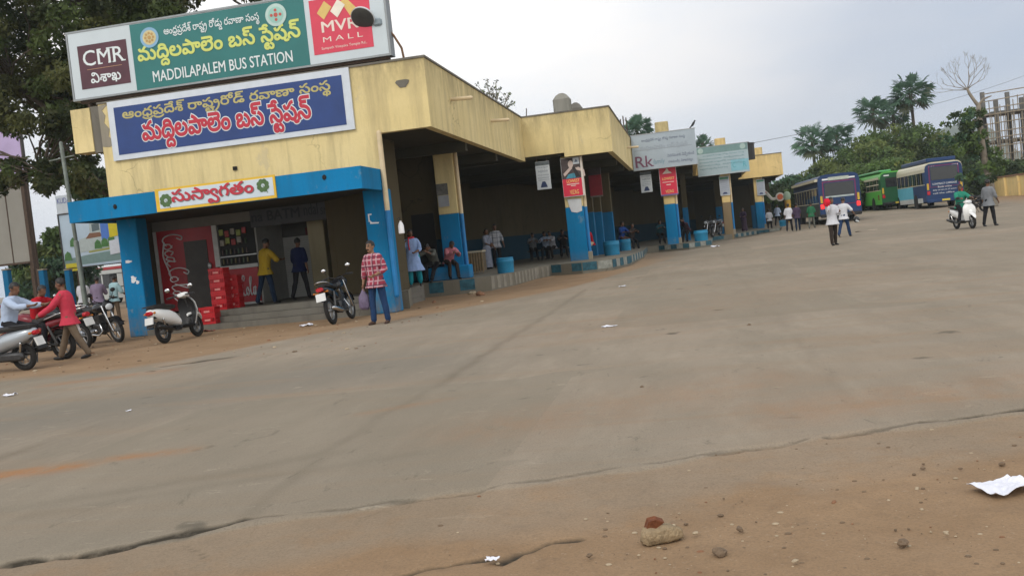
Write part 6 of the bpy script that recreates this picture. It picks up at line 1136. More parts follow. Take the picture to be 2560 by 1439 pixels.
    for s in (-1, 1):
        hip, kn, an = J[s]
        b.tube([hip + V(0, 0, .03), hip.lerp(kn, .5), kn], [.082 * g * k, .070 * k, .052 * k], 12)
        b.tube([kn, kn.lerp(an, .35) + V(0, .01, 0), an], [.050 * k, .054 * k, .036 * k], 10)
        sh, eb, wr, d2 = A[s]
        b.tube([sh, sh.lerp(eb, .5), eb], [.048 * k, .043 * k, .036 * k], 10)
        b.tube([eb, eb.lerp(wr, .4), wr], [.038 * k, .036 * k, .025 * k], 10)
        # hand: palm, four curled fingers, thumb
        side_ = V(-s * .15, -1, 0); side_ = (side_ - d2 * side_.dot(d2)).normalized(); nrm = d2.cross(side_).normalized()
        if nrm.x * s > 0: nrm = -nrm
        pc = wr + d2 * .045 * k
        b.tube([wr, pc, wr + d2 * .085 * k], [.024 * k, .036 * k, .036 * k], 10, flat=.5, up=side_)
        for q, (o_, l1) in enumerate(((.027, .040), (.009, .046), (-.009, .042), (-.027, .033))):
            p0 = wr + d2 * .080 * k + side_ * o_ * k; p1 = p0 + (d2 * .9 + nrm * .35).normalized() * l1 * k; p2 = p1 + (d2 * .55 + nrm * .9).normalized() * l1 * .8 * k
            b.tube([p0, p1, p2], [.0098 * k, .0092 * k, .008 * k], 6)
        p0 = wr + d2 * .025 * k + side_ * .026 * k; p1 = p0 + (d2 * .7 + side_ * .75).normalized() * .040 * k
        b.tube([p0, p1, p1 + (d2 + nrm * .4).normalized() * .030 * k], [.013 * k, .011 * k, .009 * k], 6)
        # foot
        t = (an - kn).normalized(); f = V(s * .12, -1, 0).normalized(); tilt = max(-.6, min(.5, (t.y) * .8))
        f = V(f.x, f.y, -tilt * .5 if hipz is None else 0).normalized()
        b.tube([an - V(0, 0, .01), an - f * .03 + V(0, 0, -foot * .55), an + f * .06 + V(0, 0, -foot * .62), an + f * .145 + V(0, 0, -foot * .72)], [.036 * k, .040 * k, .042 * k, .030 * k], 10, flat=.8)
    me = remeshed(b, voxel)
    bo = link_mesh('body', me, [skin, FEAT, LIPS, shoes, HAIR], root)
    inv = yaw.transposed()
    for p in me.polygons:
        c = p.center; q = inv @ (c - hd) / k
        if abs(q.x) < .1 and -.13 < q.y < .1 and -.14 < q.z < .16 and face is not False:
            if q.y < -.05 and (abs(abs(q.x) - .031) < .015 and abs(q.z - .022) < .0085): p.material_index = 1
            elif q.y < -.05 and (abs(abs(q.x) - .032) < .021 and abs(q.z - .045) < .006): p.material_index = 4
            elif q.y < -.07 and abs(q.x) < .024 and abs(q.z + .060) < .007: p.material_index = 2
            elif mou and q.y < -.07 and abs(q.x) < .034 and abs(q.z + .044) < .008: p.material_index = 4
        for s in (-1, 1):
            an = J[s][2]
            if c.z < an.z + .0 and (c - an).length < .24 * k: p.material_index = 3
    # --- hair
    if hair:
        hb = MB(); hb.ball((0, 0, 0), .083 * k, .102 * k, .106 * k, 18, 14)
        keep_f = []
        hv = [Vector(p) for p in hb.v]
        for i, p in enumerate(hv):
            hv[i] = p * (1 + .06 * noise.noise(Vector((p.x * 30 + seed, p.y * 30, p.z * 30))))
        for f in hb.f:
            c = sum((hv[i] for i in f), Vector()) / len(f); c = c / k
            front = c.y < -.035 and c.z < .050; low = c.z < (-.055 if c.y > .03 else -.012)
            if not front and not low: keep_f.append(f)
        h2 = MB(); h2.add([hd + yaw @ (p + V(0, .012, .030) * k) for p in hv], keep_f)
        if hair == 'bun': h2.ball(hp(0, .11, -.02), .045 * k, .04 * k, .045 * k, 10, 8)
        if hair == 'long': h2.tube([hp(0, .09, .0), hp(0, .11, -.12), hp(0, .10, -.30), hp(0, .09, -.42)], [.05 * k, .045 * k, .035 * k, .015 * k], 8)
        h2.build('hair', HAIR, root, True)
    # --- clothes
    kind, cm, slv, hem = top
    c = MB(); torso(c, .015, hem=hem / k)
    for s in (-1, 1):
        sh, eb, wr, d2 = A[s]; e = .019
        if slv > .5:
            w2 = eb.lerp(wr, (slv - .5) * 2)
            c.tube([sh + V(-s * .03, 0, .0), sh.lerp(eb, .5), eb, eb.lerp(w2, .5), w2], [(.060 + e) * k, (.053 + e) * k, (.046 + e) * k, (.042 + e) * k, (.036 + e) * k], 10)
        else:
            c.tube([sh + V(-s * .03, 0, .0), sh.lerp(eb, .5), sh.lerp(eb, slv * 2)], [(.060 + e) * k, (.056 + e) * k, (.054 + e + .006) * k], 10)
    if kind in ('saree',):
        c.tube([shl + V(.16 * k, .02, -.02), chest + V(.08, -.12, .05), waist + V(-.12, -.13, 0), pel + V(-.18, 0, 0)], [.05, .06, .07, .06], 8, flat=.4)
    tm = remeshed(c, voxel * 1.1, 1); fold(tm, .007, seed)
    link_mesh('shirt' if kind == 'shirt' else kind, tm, [cm], root)
    kind, cm = bottom[:2]
    c = MB()
    if kind in ('pants', 'salwar', 'shorts'):
        wd = 1.0 if kind == 'pants' else 1.35; cut = bottom[2] if len(bottom) > 2 else 1.0
        c.loft([(pel.z - .09 * k, 0, 0, .10 * k * g, .10 * k), (pel.z - .02 * k, 0, 0, .172 * k * g, .124 * k), (pel.z + .06 * k, 0, 0, .170 * k * g, .122 * k), (pel.z + .12 * k, waist.x * .6, waist.y * .6, .160 * k * g, .118 * k)], 14, 'z', 2.2)
        for s in (-1, 1):
            hip, kn, an = J[s]; an2 = kn.lerp(an, .97 * cut + .0)
            c.tube([hip + V(0, 0, .02), hip.lerp(kn, .5), kn], [.096 * g * k * (wd * .3 + .7), .084 * k * wd, .068 * k * wd], 12)
            c.tube([kn, kn.lerp(an2, .4) + V(0, .006, 0), kn.lerp(an2, .8), an2], [.067 * k * wd, .066 * k * wd, .060 * k * wd, .060 * k * (wd if kind != 'salwar' else .8)], 12)
    else:
        z0 = .06
        c.loft([(z0, J[-1][2].x * .5 + J[1][2].x * .5, (J[-1][2].y + J[1][2].y) * .5, .23 * k, .20 * k), (hz * .45, 0, (J[-1][1].y + J[1][1].y) * .35, .20 * k, .17 * k), (hz * .9, 0, 0, .185 * k, .14 * k), (hz + .1 * k, 0, 0, .165 * k, .12 * k)], 18, 'z', 2.0)
    tm = remeshed(c, voxel * 1.1, 1); fold(tm, .010, seed + 5, 8, .35)
    link_mesh({'pants': 'trousers', 'salwar': 'salwar', 'shorts': 'shorts'}.get(kind, 'skirt'), tm, [cm], root)
    if scarf:
        c = MB(); c.torus(neck + V(0, -.01, .0), .078 * k, .034 * k, 'z', 18, 8)
        c.tube([neck + V(-.05, -.09, 0), chest + V(-.06, -.15, .05), chest + V(-.05, -.16, -.12)], [.035, .045, .04], 8, flat=.5)
        sm = remeshed(c, voxel, 1); fold(sm, .01, seed); link_mesh('scarf', sm, [scarf], root)
    HANDS[root.name] = (A[-1][2] + A[-1][3] * .11 * k, A[1][2] + A[1][3] * .11 * k, hd, root)
    return root
def world_of(root, p): return Matrix.Translation(root.location) @ Matrix.Rotation(root.rotation_euler.z, 4, 'Z') @ Vector(p)

DENIM = cloth('denim', (0.018, 0.042, 0.105), .3); DKDEN = cloth('dark_denim', (0.010, 0.020, 0.042), .3)
KHAKI = cloth('khaki', (0.150, 0.112, 0.078)); CHAR = cloth('charcoal', (0.018, 0.018, 0.021)); BRN = cloth('brown', (0.035, 0.026, 0.022))
CORAL = cloth('coral', (0.52, 0.050, 0.082)); MUST = cloth('mustard', (0.30, 0.205, 0.018)); NAVYC = cloth('navy', (0.012, 0.018, 0.060))
PALEB = cloth('pale_blue', (0.38, 0.46, 0.60)); AQUA = cloth('aqua', (0.33, 0.50, 0.54)); LILAC = cloth('lilac_grey', (0.20, 0.16, 0.235)); WHT = cloth('white', (0.56, 0.57, 0.61))
TEAL = cloth('teal', (0.012, 0.22, 0.28)); KURTA = cloth('kurta_blue', (0.26, 0.37, 0.62), .2); MINT = cloth('mint', (0.03, 0.22, 0.15)); GREYC = cloth('grey', (0.19, 0.20, 0.215)); PURP = cloth('purple', (0.055, 0.038, 0.068)); GRN = cloth('green', (0.028, 0.13, 0.065)); REDC = cloth('red', (0.36, 0.012, 0.02)); PINKC = cloth('pink', (0.45, 0.17, 0.20)); OLIVE = cloth('olive_grey', (0.12, 0.125, 0.11)); ROYAL = cloth('royal', (0.016, 0.05, 0.20)); CRM = cloth('cream', (0.46, 0.38, 0.26))
def f2(px, py): p = on_ground(px, py); return (p.x, p.y, p.z)
def fz(px, py, z): p = on_z(px, py, z); return (p.x, p.y, z)
ST = 'shirt'
# the yard
person(f2(186, 897), 'man in coral red shirt and khaki trousers striding left past the motorbikes', R(-78), 1.66, (ST, CORAL, 1.0, .14), ('pants', KHAKI), ((24, 4, 3), (-22, 8, 3)), ((-14, 8, 16, 0), (34, 10, 22, 0)), 5, head=(-6, 6), voxel=.011, face=True)
CHK = checks('red_checks', (0.27, 0.028, 0.055), (0.06, 0.014, 0.035), (0.44, 0.26, 0.29))
CHECKMAN = person((-6.42, 18.75, 0), 'moustached man in red checked shirt and blue jeans standing before the motorcycle', R(-14), 1.70, (ST, CHK, .72, .15), ('pants', DENIM), ((3, 2, 5), (-3, 3, 7)), ((2, 10, 10, 0), (8, 22, 58, 46)), 0, -2, head=(-16, 6), voxel=.009, skin=SKIN_L, face=True, mou=True, shoes=mat('sandal_brown', (.06, .03, .02), .6))
# entrance lobby
person(fz(672, 760, .45), 'man in mustard shirt and dark jeans with his back turned at the drinks kiosk', R(150), 1.70, (ST, MUST, .5, .13), ('pants', DKDEN), ((8, 3, 8), (-12, 6, 8)), ((30, 8, 50, 30), (4, 8, 15, 0)), 8, head=(0, 8))
person(fz(757, 748, .45), 'man in navy shirt walking away towards the white shutter', R(172), 1.66, (ST, NAVYC, .5, .12), ('pants', CHAR), ((14, 2, 3), (-14, 14, 3)), ((-12, 9, 14, 0), (12, 9, 16, 0)), 4)
# left edge
person(f2(292, 806), 'man in pale aqua shirt with his back to the yard beside the blue pillar', R(165), 1.66, (ST, AQUA, .5, .13), ('pants', KHAKI), ((5, 3, 4), (-3, 3, 6)), ((10, 10, 40, 20), (4, 12, 20, 0)), 10)
person(f2(254, 812), 'man in lilac grey shirt standing behind the parked motorcycle', R(200), 1.68, (ST, LILAC, .5, .12), ('pants', CHAR), ((3, 3, 4), (-3, 3, 4)), ((20, 10, 60, 20), (10, 9, 30, 0)), 6)
person(f2(216, 806), 'man in white striped shirt half hidden behind the lamp pole', R(190), 1.66, (ST, WHT, .6, .12), ('pants', BRN), ((3, 3, 4), (-3, 3, 4)), ((10, 9, 30, 10), (10, 9, 30, 0)), 4)
p = on_y(10, 880, 15.4)
person((on_y(20, 800, 15.5).x, 15.5, 0.0), 'man in pale blue shirt sitting astride the silver scooter', R(95), 1.66, (ST, PALEB, .8, .10), ('pants', CHAR), ((78, 82, 14), (78, 82, 14)), ((48, 12, 30, 10), (48, 12, 30, 10)), 14, head=(-10, 10), hipz=.84)
person((on_y(92, 800, 17.2).x, 17.2, 0.0), 'person in dark red top sitting on the red motorcycle', R(80), 1.58, (ST, REDC, .5, .10), ('pants', CHAR), ((76, 82, 14), (76, 82, 14)), ((50, 12, 30, 10), (50, 12, 30, 10)), 18, head=(0, 10), hipz=.80)
# platform of the first bay
person(fz(1040, 716, PZ), 'woman in pale blue kurta and teal salwar wearing a red scarf by the blue pillar', R(10), 1.56, ('kurta', KURTA, .62, .40), ('salwar', TEAL), ((3, 2, 5), (-4, 4, 6)), ((30, 12, 105, 30), (10, 12, 60, 40)), 3, head=(30, 8), voxel=.011, hair='long', scarf=cloth('scarf_red', (.45, .03, .045)), face=True, girth=1.12)
x0, x1, Y = PIL[0]
person((x0 - .22, Y - .24, PZ), 'man in grey olive shirt slumped on the seat round the first pillar', R(-12), 1.60, (ST, OLIVE, .6, .06), ('pants', CHAR), ((82, 78, 6), (62, 22, 6)), ((40, 12, 50, 40), (30, 12, 60, 40)), 34, head=(0, 30), hipz=.56)
person((x0 + .20, Y - .22, PZ), 'person with a pink shawl bent forward on the pillar seat', R(35), 1.58, (ST, PINKC, 1.0, .06), ('pants', BRN), ((80, 80, 6), (74, 70, 6)), ((12, 3, 62, 22), (10, 3, 60, 22)), 36, head=(0, 24), hipz=.56)
person(fz(1246, 668, PZ), 'man in pale checked shirt standing inside the first bay behind the blue bin', R(20), 1.70, (ST, checks('pale_checks', (.34, .36, .40), (.10, .11, .14), (.44, .45, .48)), .6, .12), ('pants', CHAR), ((4, 3, 4), (-4, 3, 5)), ((8, 12, 20, 0), (8, 14, 20, 0)), 2)
person(fz(1222, 672, PZ), 'woman in pale grey saree standing beside the railed cart', R(60), 1.54, ('saree', cloth('saree_grey', (.22, .24, .30), .3), .4, .06), ('skirt', cloth('saree_grey', (.22, .24, .30), .3)), ((3, 3, 3), (-3, 3, 3)), ((20, 8, 40, 10), (10, 8, 20, 0)), 4, hair='bun')
for (px, py, rz, tp, bt, lb) in [(1332, 640, 15, GREYC, CHAR, 'person in grey leaning on the left of the dark waiting bench'), (1366, 640, -5, PALEB, CHAR, 'man in pale shirt in the middle of the waiting bench'), (1382, 641, -20, WHT, BRN, 'man in white shirt at the right of the waiting bench'), (1408, 643, 10, CHAR, CHAR, 'person in black sitting low at the end of the waiting bench')]:
    q = on_z(px, py, PZ); q = on_y(px, 615, 43.2)
    person((q.x, 43.2, PZ), lb, R(rz), 1.64, (ST, tp, .6, .06), ('pants', bt), ((84, 84, 5), (82, 80, 7)), ((45, 8, 45, 30), (45, 8, 45, 30)), 16, head=(0, 14), hipz=.52, voxel=.02)
# the other bays
q = on_y(1480, 640, 39.6)
person((q.x, 39.6, PZ), 'person in red and white half hidden behind the blue pillar with the fashion poster', R(-30), 1.62, (ST, REDC, .5, .08), ('pants', CRM), ((80, 82, 5), (80, 80, 7)), ((40, 8, 55, 30), (45, 8, 45, 30)), 20, head=(20, 18), hipz=.54, voxel=.02)
q = on_y(1556, 610, 46.6)
person((q.x, 46.6, PZ), 'woman in royal blue saree seated behind the pair of blue bins', R(40), 1.60, ('saree', ROYAL, .5, .06), ('skirt', ROYAL), ((80, 82, 5), (80, 80, 7)), ((35, 8, 45, 30), (35, 8, 45, 30)), 12, hipz=.60, voxel=.02, hair='bun')
q = on_y(1580, 615, 47.0)
person((q.x, 47.0, PZ), 'person in dark brown crouching beside the woman in blue', R(30), 1.60, (ST, BRN, .5, .06), ('pants', CHAR), ((70, 60, 5), (70, 60, 7)), ((40, 8, 45, 30), (40, 8, 45, 30)), 20, hipz=.50, voxel=.02)
q = on_y(1664, 600, 51)
person((q.x - .3, 51, PZ), 'person in dull teal sitting left of the third pillar', R(20), 1.60, (ST, cloth('dull_teal', (.02, .07, .09)), .5, .06), ('pants', CHAR), ((80, 82, 5), (80, 80, 7)), ((40, 8, 45, 30), (40, 8, 45, 30)), 20, hipz=.55, voxel=.02)
q = on_y(1722, 600, 51)
person((q.x, 51, PZ), 'person in black bending on the platform right of the third pillar', R(-30), 1.62, (ST, cloth('maroon_dark', (.05, .02, .03)), .8, .06), ('pants', CHAR), ((60, 50, 5), (60, 50, 7)), ((55, 8, 35, 20), (55, 8, 35, 20)), 40, hipz=.60, voxel=.02)
q = on_y(1862, 575, 67)
person((q.x, 67, PZ), 'woman in purple grey saree holding a cream bundle near the last pillar', R(-20), 1.58, ('saree', PURP, .6, .1), ('skirt', cloth('skirt_purple', (.075, .05, .075))), ((3, 3, 3), (-3, 3, 3)), ((20, 8, 60, 30), (20, 8, 60, 30)), 4, voxel=.022, hair='bun')
for (px, py, Yd, rz, tp, bt, H_, lb) in [(1926, 577, 70, 170, WHT, CHAR, 1.50, 'boy in white shirt beyond the last blue pillar'), (1946, 566, 78, 150, PALEB, CHAR, 1.66, 'man in pale blue shirt leaning by the far bin'), (1975, 578, 60, 165, WHT, CHAR, 1.66, 'man in white shirt and black trousers walking away under the striped post'), (1996, 577, 60, 185, PURP, DKDEN, 1.66, 'man in dark purple shirt walking beside the one in white'), (2031, 571, 60, 160, GRN, OLIVE, 1.56, 'person in green standing at the corner of the dark blue bus')]:
    q = on_y(px, py, Yd); gz = ground_z(q.x, Yd)
    person((q.x, Yd, max(gz, q.z if Yd < 65 else .3)), lb, R(rz), H_, (ST, tp, .5, .12), ('pants', bt), ((12, 3, 4), (-10, 10, 5)), ((8, 9, 24, 0), (-8, 10, 20, 0)), 4, voxel=.022)
WM = person(f2(2086, 613), 'man in white shirt and dark trousers holding a red bundle on his shoulder', R(24), 1.68, (ST, WHT, .8, .16), ('pants', BRN), ((10, 4, 6), (-8, 5, 7)), ((62, 16, 118, 10), (20, 14, 95, 40)), 0, head=(20, 4), voxel=.016, girth=1.05, face=True)
HM = person(f2(2113, 592), 'man in white T-shirt and jeans walking off with a helmet in his hand', R(152), 1.70, (ST, WHT, .42, .12), ('pants', DENIM), ((20, 4, 4), (-18, 16, 4)), ((14, 30, 18, 0), (10, 14, 60, 20)), 6, head=(0, 14), voxel=.016)
person(f2(2476, 565), 'man in grey shirt and dark trousers standing under the bare tree', R(130), 1.72, (ST, GREYC, .62, .16), ('pants', CHAR), ((8, 3, 5), (-8, 5, 6)), ((14, 10, 24, 10), (-4, 9, 14, 0)), 2, head=(10, 0), voxel=.016)
# ------------------------------------------------------------------ two-wheelers (forward is +X)
TYRE = mat('tyre_rubber', (0.016, 0.015, 0.014), .9, var=.3, scale=20)
CHROME = mat('chrome', (0.55, 0.56, 0.57), .18, 1.0, var=.05)
ALLOY = mat('alloy', (0.30, 0.31, 0.32), .4, .7)
ENG = mat('engine_grey', (0.06, 0.06, 0.062), .45, .6, var=.3, scale=12)
PL_W = mat('pearl_white', (0.76, 0.77, 0.76), .25, var=.04); PL_S = mat('silver_paint', (0.40, 0.44, 0.48), .28, .4, var=.05); PL_R = mat('maroon_paint', (0.16, 0.010, 0.018), .25, var=.1); PL_B = mat('black_paint', (0.010, 0.010, 0.012), .2, var=.1)
LAMP_R = mat('tail_lens', (0.42, 0.012, 0.02), .2); LAMP_W = mat('head_lens', (0.55, 0.58, 0.60), .1, spec=.8); PLATE = mat('number_plate', (0.62, 0.63, 0.62), .5)
SEAT = mat('seat_vinyl', (0.018, 0.016, 0.015), .55, bump=.3, bscale=60)
def wheel(parent, x, r, tw, spokes, disc=False):
    b = MB(); b.torus((x, 0, r), r - tw * .5, tw * .52, 'y', 36, 10, .9)
    w_ = b.build('wheel', TYRE, parent, True)
    b = MB(); b.torus((x, 0, r), r - tw * 1.12, .014, 'y', 32, 6, 1.6)
    b.loft([(-.05, x, r, .035, .035), (.05, x, r, .035, .035)], 12, 'y')
    for k in range(spokes):
        a = 2 * math.pi * k / spokes; q = r - tw * 1.1
        b.tube([(x + .03 * math.cos(a), 0, r + .03 * math.sin(a)), (x + q * math.cos(a), 0, r + q * math.sin(a))], .012 if spokes < 9 else .004, 5)
    if disc: b.loft([(.045, x, r, .11, .11), (.05, x, r, .11, .11)], 24, 'y')
    b.build('rim', ALLOY, w_, 'auto'); return w_
def mirror(parent, base, head, r=.055, lens=True):
    b = MB(); b.tube([base, ((base[0] * .7 + head[0] * .3), head[1] * .8 + base[1] * .2, (base[2] + head[2]) * .5 + .02), head], .007, 6); b.ball(head, .018, r * 1.35, r, 12, 8)
    m_ = b.build('mirror', BLACK, parent, True)
    b = MB(); b.ball((head[0] - .008, head[1], head[2]), .013, r * 1.2, r * .88, 12, 8); b.build('mirror_glass', CHROME if lens else BLACK, m_, True)
def scooter(loc, label, rz, paint, trim=BLACK, lean=0.0, group=None, steer=0.0, bright_apron=False):
    r = empty('scooter', loc, label, 'scooter', rz, group)
    r.rotation_euler = (R(lean), 0, rz)
    wheel(r, -.62, .255, .10, 5); wheel(r, .64, .255, .10, 5, True)
    b = MB()   # rear shell: swells from the floor board, tapers to the tail
    b.loft([(-.98, 0, .70, .035, .045), (-.93, 0, .685, .10, .085), (-.80, 0, .655, .155, .125), (-.60, 0, .60, .180, .155), (-.38, 0, .56, .178, .165), (-.20, 0, .50, .165, .16), (-.08, 0, .42, .15, .10)], 18, 'x', 2.4)
    b.build('rear_body', paint, r, 'auto')
    b = MB(); b.loft([(-.92, 0, .785, .08, .03), (-.82, 0, .80, .13, .045), (-.5, 0, .79, .145, .055), (-.28, 0, .775, .15, .055), (-.14, 0, .765, .12, .05), (-.09, 0, .75, .06, .03)], 16, 'x', 2.6)
    b.build('seat', SEAT, r, 'auto')
    b = MB(); b.tube([(-.55, .15, .84), (-.85, .15, .84), (-1.0, .10, .83), (-1.03, 0, .83), (-1.0, -.10, .83), (-.85, -.15, .84), (-.55, -.15, .84)], .014, 8); b.build('grab_rail', BLACK, r, True)
    b = MB(); b.rbox(-.12, .40, -.155, .155, .26, .33, .03); b.prism([(-.30, .25), (.42, .25), (.42, .31), (-.30, .34)], -.13, .13, 'y'); b.build('floor_board', trim, r)
    # leg shield: a curved sheet with real thickness, leaning back, and its inner liner
    def shield(dx, w_, m_, nm):
        b = MB(); secs = [(.31, .40, .155), (.45, .44, .20), (.62, .47, .235), (.78, .455, .225), (.88, .43, .17), (.94, .41, .10)]; n = 9; vs_ = []; fs = []
        for z, x, hw in secs:
            for s in (0, 1):
                for i in range(n):
                    t = -1 + 2 * i / (n - 1); vs_.append((x + dx + .075 * (1 - abs(t) ** 2.2) + (0 if s else .022), hw * w_ * t, z))
        m2 = 2 * n
        for i in range(len(secs) - 1):
            for q in range(n - 1):
                o = i * m2 + q; fs += [(o, o + 1, o + m2 + 1, o + m2), (o + n, o + n + m2, o + n + m2 + 1, o + n + 1)]
            o = i * m2; fs += [(o, o + m2, o + m2 + n, o + n), (o + n - 1, o + 2 * n - 1, o + m2 + 2 * n - 1, o + m2 + n - 1)]
        e = (len(secs) - 1) * m2
        for q in range(n - 1): fs += [(q, q + n, q + n + 1, q + 1), (e + q, e + q + 1, e + q + n + 1, e + q + n)]
        b.add(vs_, fs); return b.build(nm, m_, r, 'auto')
    shield(0, 1, paint, 'leg_shield'); shield(-.045, .90, trim, 'inner_panel')
    b = MB(); b.loft([(.535, 0, .50, .06, .15), (.58, 0, .52, .085, .19), (.62, 0, .50, .06, .15)], 14, 'x', 2.3); b.build('front_nose', paint, r, 'auto')
    b = MB()
    b.loft([(.40, 0, .53, .02, .03), (.50, 0, .55, .07, .035), (.64, 0, .555, .085, .04), (.80, 0, .51, .075, .035), (.88, 0, .44, .05, .03), (.91, 0, .40, .02, .02)], 12, 'x', 2.4)
    b.build('front_mudguard', paint, r, 'auto')
    b = MB(); b.tube([(.44, 0, .92), (.54, 0, .62), (.62, .075, .45), (.64, .075, .26)], .022, 8); b.tube([(.62, -.075, .45), (.64, -.075, .26)], .02, 8); b.build('fork', ENG, r, True)
    # handlebar cowl, grips, headlight
    b = MB(); b.loft([(.30, 0, .985, .07, .03), (.36, 0, .99, .15, .055), (.44, 0, .985, .14, .075), (.50, 0, .97, .09, .065), (.53, 0, .96, .05, .04)], 14, 'x', 2.2); b.build('handlebar_cowl', paint if not bright_apron else trim, r, 'auto')
    b = MB(); b.ball((.515, 0, .965), .03, .085, .058, 14, 8); b.build('headlight', LAMP_W, r, True)
    b = MB(); b.tube([(.30, .33, .985), (.34, .14, .99), (.34, -.14, .99), (.30, -.33, .985)], .015, 8); b.tube([(.31, .22, .985), (.295, .35, .98)], .02, 8); b.tube([(.31, -.22, .985), (.295, -.35, .98)], .02, 8)
    b.tube([(.36, .2, .98), (.37, .34, .96)], .006, 5); b.tube([(.36, -.2, .98), (.37, -.34, .96)], .006, 5); b.build('handlebar', BLACK, r, True)
    mirror(r, (.35, .17, 1.0), (.30, .30, 1.16)); mirror(r, (.35, -.17, 1.0), (.30, -.30, 1.16))
    b = MB(); b.loft([(-1.0, 0, .69, .055, .03), (-.965, 0, .685, .09, .05), (-.93, 0, .68, .09, .05)], 14, 'x', 2.6); b.build('tail_light', LAMP_R, r, 'auto')
    for s in (-1, 1): MB().ball((-.93, s * .12, .685), .03, .03, .025, 8, 6).build('indicator', mat('amber_lens', (.5, .17, .02), .25), r, True)
    b = MB(); b.prism([(-1.0, .60), (-.97, .60), (-1.02, .45), (-1.05, .45)], -.10, .10, 'y'); pl = b.build('number_plate', PLATE, r)
    b = MB(); b.prism([(-.80, .62), (-.96, .60), (-1.03, .38), (-1.01, .37), (-.93, .56), (-.78, .56)], -.085, .085, 'y'); b.build('rear_mudguard', BLACK, r)
    b = MB(); b.rbox(-.72, -.12, .06, .17, .20, .36, .04); b.tube([(-.1, -.10, .24), (-.35, -.15, .24), (-.55, -.17, .28)], .022, 8); b.build('engine', ENG, r, 'auto')
    b = MB(); b.tube([(-.48, -.17, .27), (-.60, -.18, .30), (-.95, -.19, .37)], [.03, .055, .048], 12); b.build('silencer', mat('silencer_black', (.03, .03, .03), .4, .5), r, True)
    b = MB(); b.tube([(-.62, .10, .26), (-.72, .15, .52)], .022, 8); b.tube([(-.62, -.10, .26), (-.72, -.15, .52)], .022, 8); b.build('shock_absorber', CHROME, r, True)
    return r
def motorcycle(loc, label, rz, paint, lean=-8.0, group=None, chrome_rail=True, spokes=6):
    r = empty('motorcycle', loc, label, 'motorcycle', rz, group); r.rotation_euler = (R(lean), 0, rz)
    wheel(r, -.66, .305, .10, spokes); wheel(r, .66, .305, .085, spokes, True)
    b = MB(); b.loft([(-.12, 0, .80, .07, .05), (-.06, 0, .83, .115, .085), (.08, 0, .86, .15, .12), (.24, 0, .875, .155, .125), (.36, 0, .86, .11, .10), (.43, 0, .84, .05, .06)], 18, 'x', 2.4); b.build('fuel_tank', paint, r, 'auto')
    b = MB(); b.loft([(-.82, 0, .875, .06, .03), (-.72, 0, .88, .115, .045), (-.45, 0, .86, .125, .055), (-.25, 0, .825, .13, .055), (-.08, 0, .83, .095, .05), (-.03, 0, .84, .05, .04)], 16, 'x', 2.6); b.build('seat', SEAT, r, 'auto')
    b = MB(); b.loft([(-.98, 0, .815, .03, .03), (-.90, 0, .80, .085, .06), (-.72, 0, .77, .115, .085), (-.50, 0, .73, .12, .10), (-.30, 0, .66, .12, .11), (-.16, 0, .62, .10, .08)], 16, 'x', 2.6); b.build('side_panel', paint, r, 'auto')
    b = MB()
    for s in (-1, 1): b.tube([(-.45, s * .13, .85), (-.75, s * .13, .93), (-.92, s * .10, .96), (-.99, 0, .965)], .014, 8)
    b.build('grab_rail', CHROME if chrome_rail else BLACK, r, True)
    b = MB(); b.rbox(-.20, .18, -.12, .12, .24, .50, .04)
    for i in range(6): b.box(-.04, .20, -.11, .11, .50 + i * .035, .52 + i * .035)
    b.loft([(-.12, -.05, .36, .11, .11), (.12, -.05, .36, .11, .11)], 14, 'y'); b.build('engine', ENG, r, 'auto')
    b = MB(); b.tube([(.42, 0, .84), (.30, 0, .44), (.10, 0, .22), (-.22, 0, .24), (-.30, 0, .58), (-.05, 0, .74), (.40, 0, .80)], .022, 8)
    for s in (-1, 1): b.tube([(-.24, s * .08, .36), (-.66, s * .09, .305)], .022, 8); b.tube([(-.30, s * .09, .62), (-.85, s * .09, .74)], .015, 8)
    b.build('frame', BLACK, r, True)
    b = MB()
    for s in (-1, 1): b.tube([(-.64, s * .12, .34), (-.50, s * .13, .70)], [.03, .026], 10)
    b.build('shock_absorber', mat('spring_dark', (.09, .09, .09), .4, .6), r, True)
    b = MB()
    for s in (-1, 1): b.tube([(.42, s * .085, .92), (.54, s * .085, .58), (.66, s * .085, .305)], [.022, .026, .03], 10)
    b.build('fork', CHROME, r, True)
    n_ = 9
    for (sg, R_, a0, a1) in ((1, .335, 20, 150), (-1, .345, 40, 165)):
        b = MB(); pr = None
        for i in range(n_):
            a = R(a0 + (a1 - a0) * i / (n_ - 1)); c = Vector((sg * (.66 + R_ * math.cos(a)), 0, .305 + R_ * math.sin(a)))
            if pr: b.add([(pr.x, -.065, pr.z), (c.x, -.065, c.z), (c.x, .065, c.z), (pr.x, .065, pr.z), (pr.x, -.065, pr.z + .012), (c.x, -.065, c.z + .012), (c.x, .065, c.z + .012), (pr.x, .065, pr.z + .012)], [(0, 1, 2, 3), (7, 6, 5, 4), (0, 4, 5, 1), (2, 6, 7, 3), (0, 3, 7, 4), (1, 5, 6, 2)])
            pr = c
        b.build('mudguard', paint, r)
    b = MB(); b.tube([(.34, .36, 1.03), (.42, .22, 1.06), (.40, .06, 1.0), (.40, -.06, 1.0), (.42, -.22, 1.06), (.34, -.36, 1.03)], .013, 8); b.tube([(.38, .25, 1.05), (.34, .38, 1.03)], .02, 8); b.tube([(.38, -.25, 1.05), (.34, -.38, 1.03)], .02, 8)
    b.tube([(.47, .2, 1.03), (.44, .36, 1.02)], .006, 5); b.tube([(.47, -.2, 1.03), (.44, -.36, 1.02)], .006, 5); b.build('handlebar', BLACK, r, True)
    mirror(r, (.41, .20, 1.06), (.40, .30, 1.24), .05); mirror(r, (.41, -.20, 1.06), (.40, -.30, 1.24), .05)
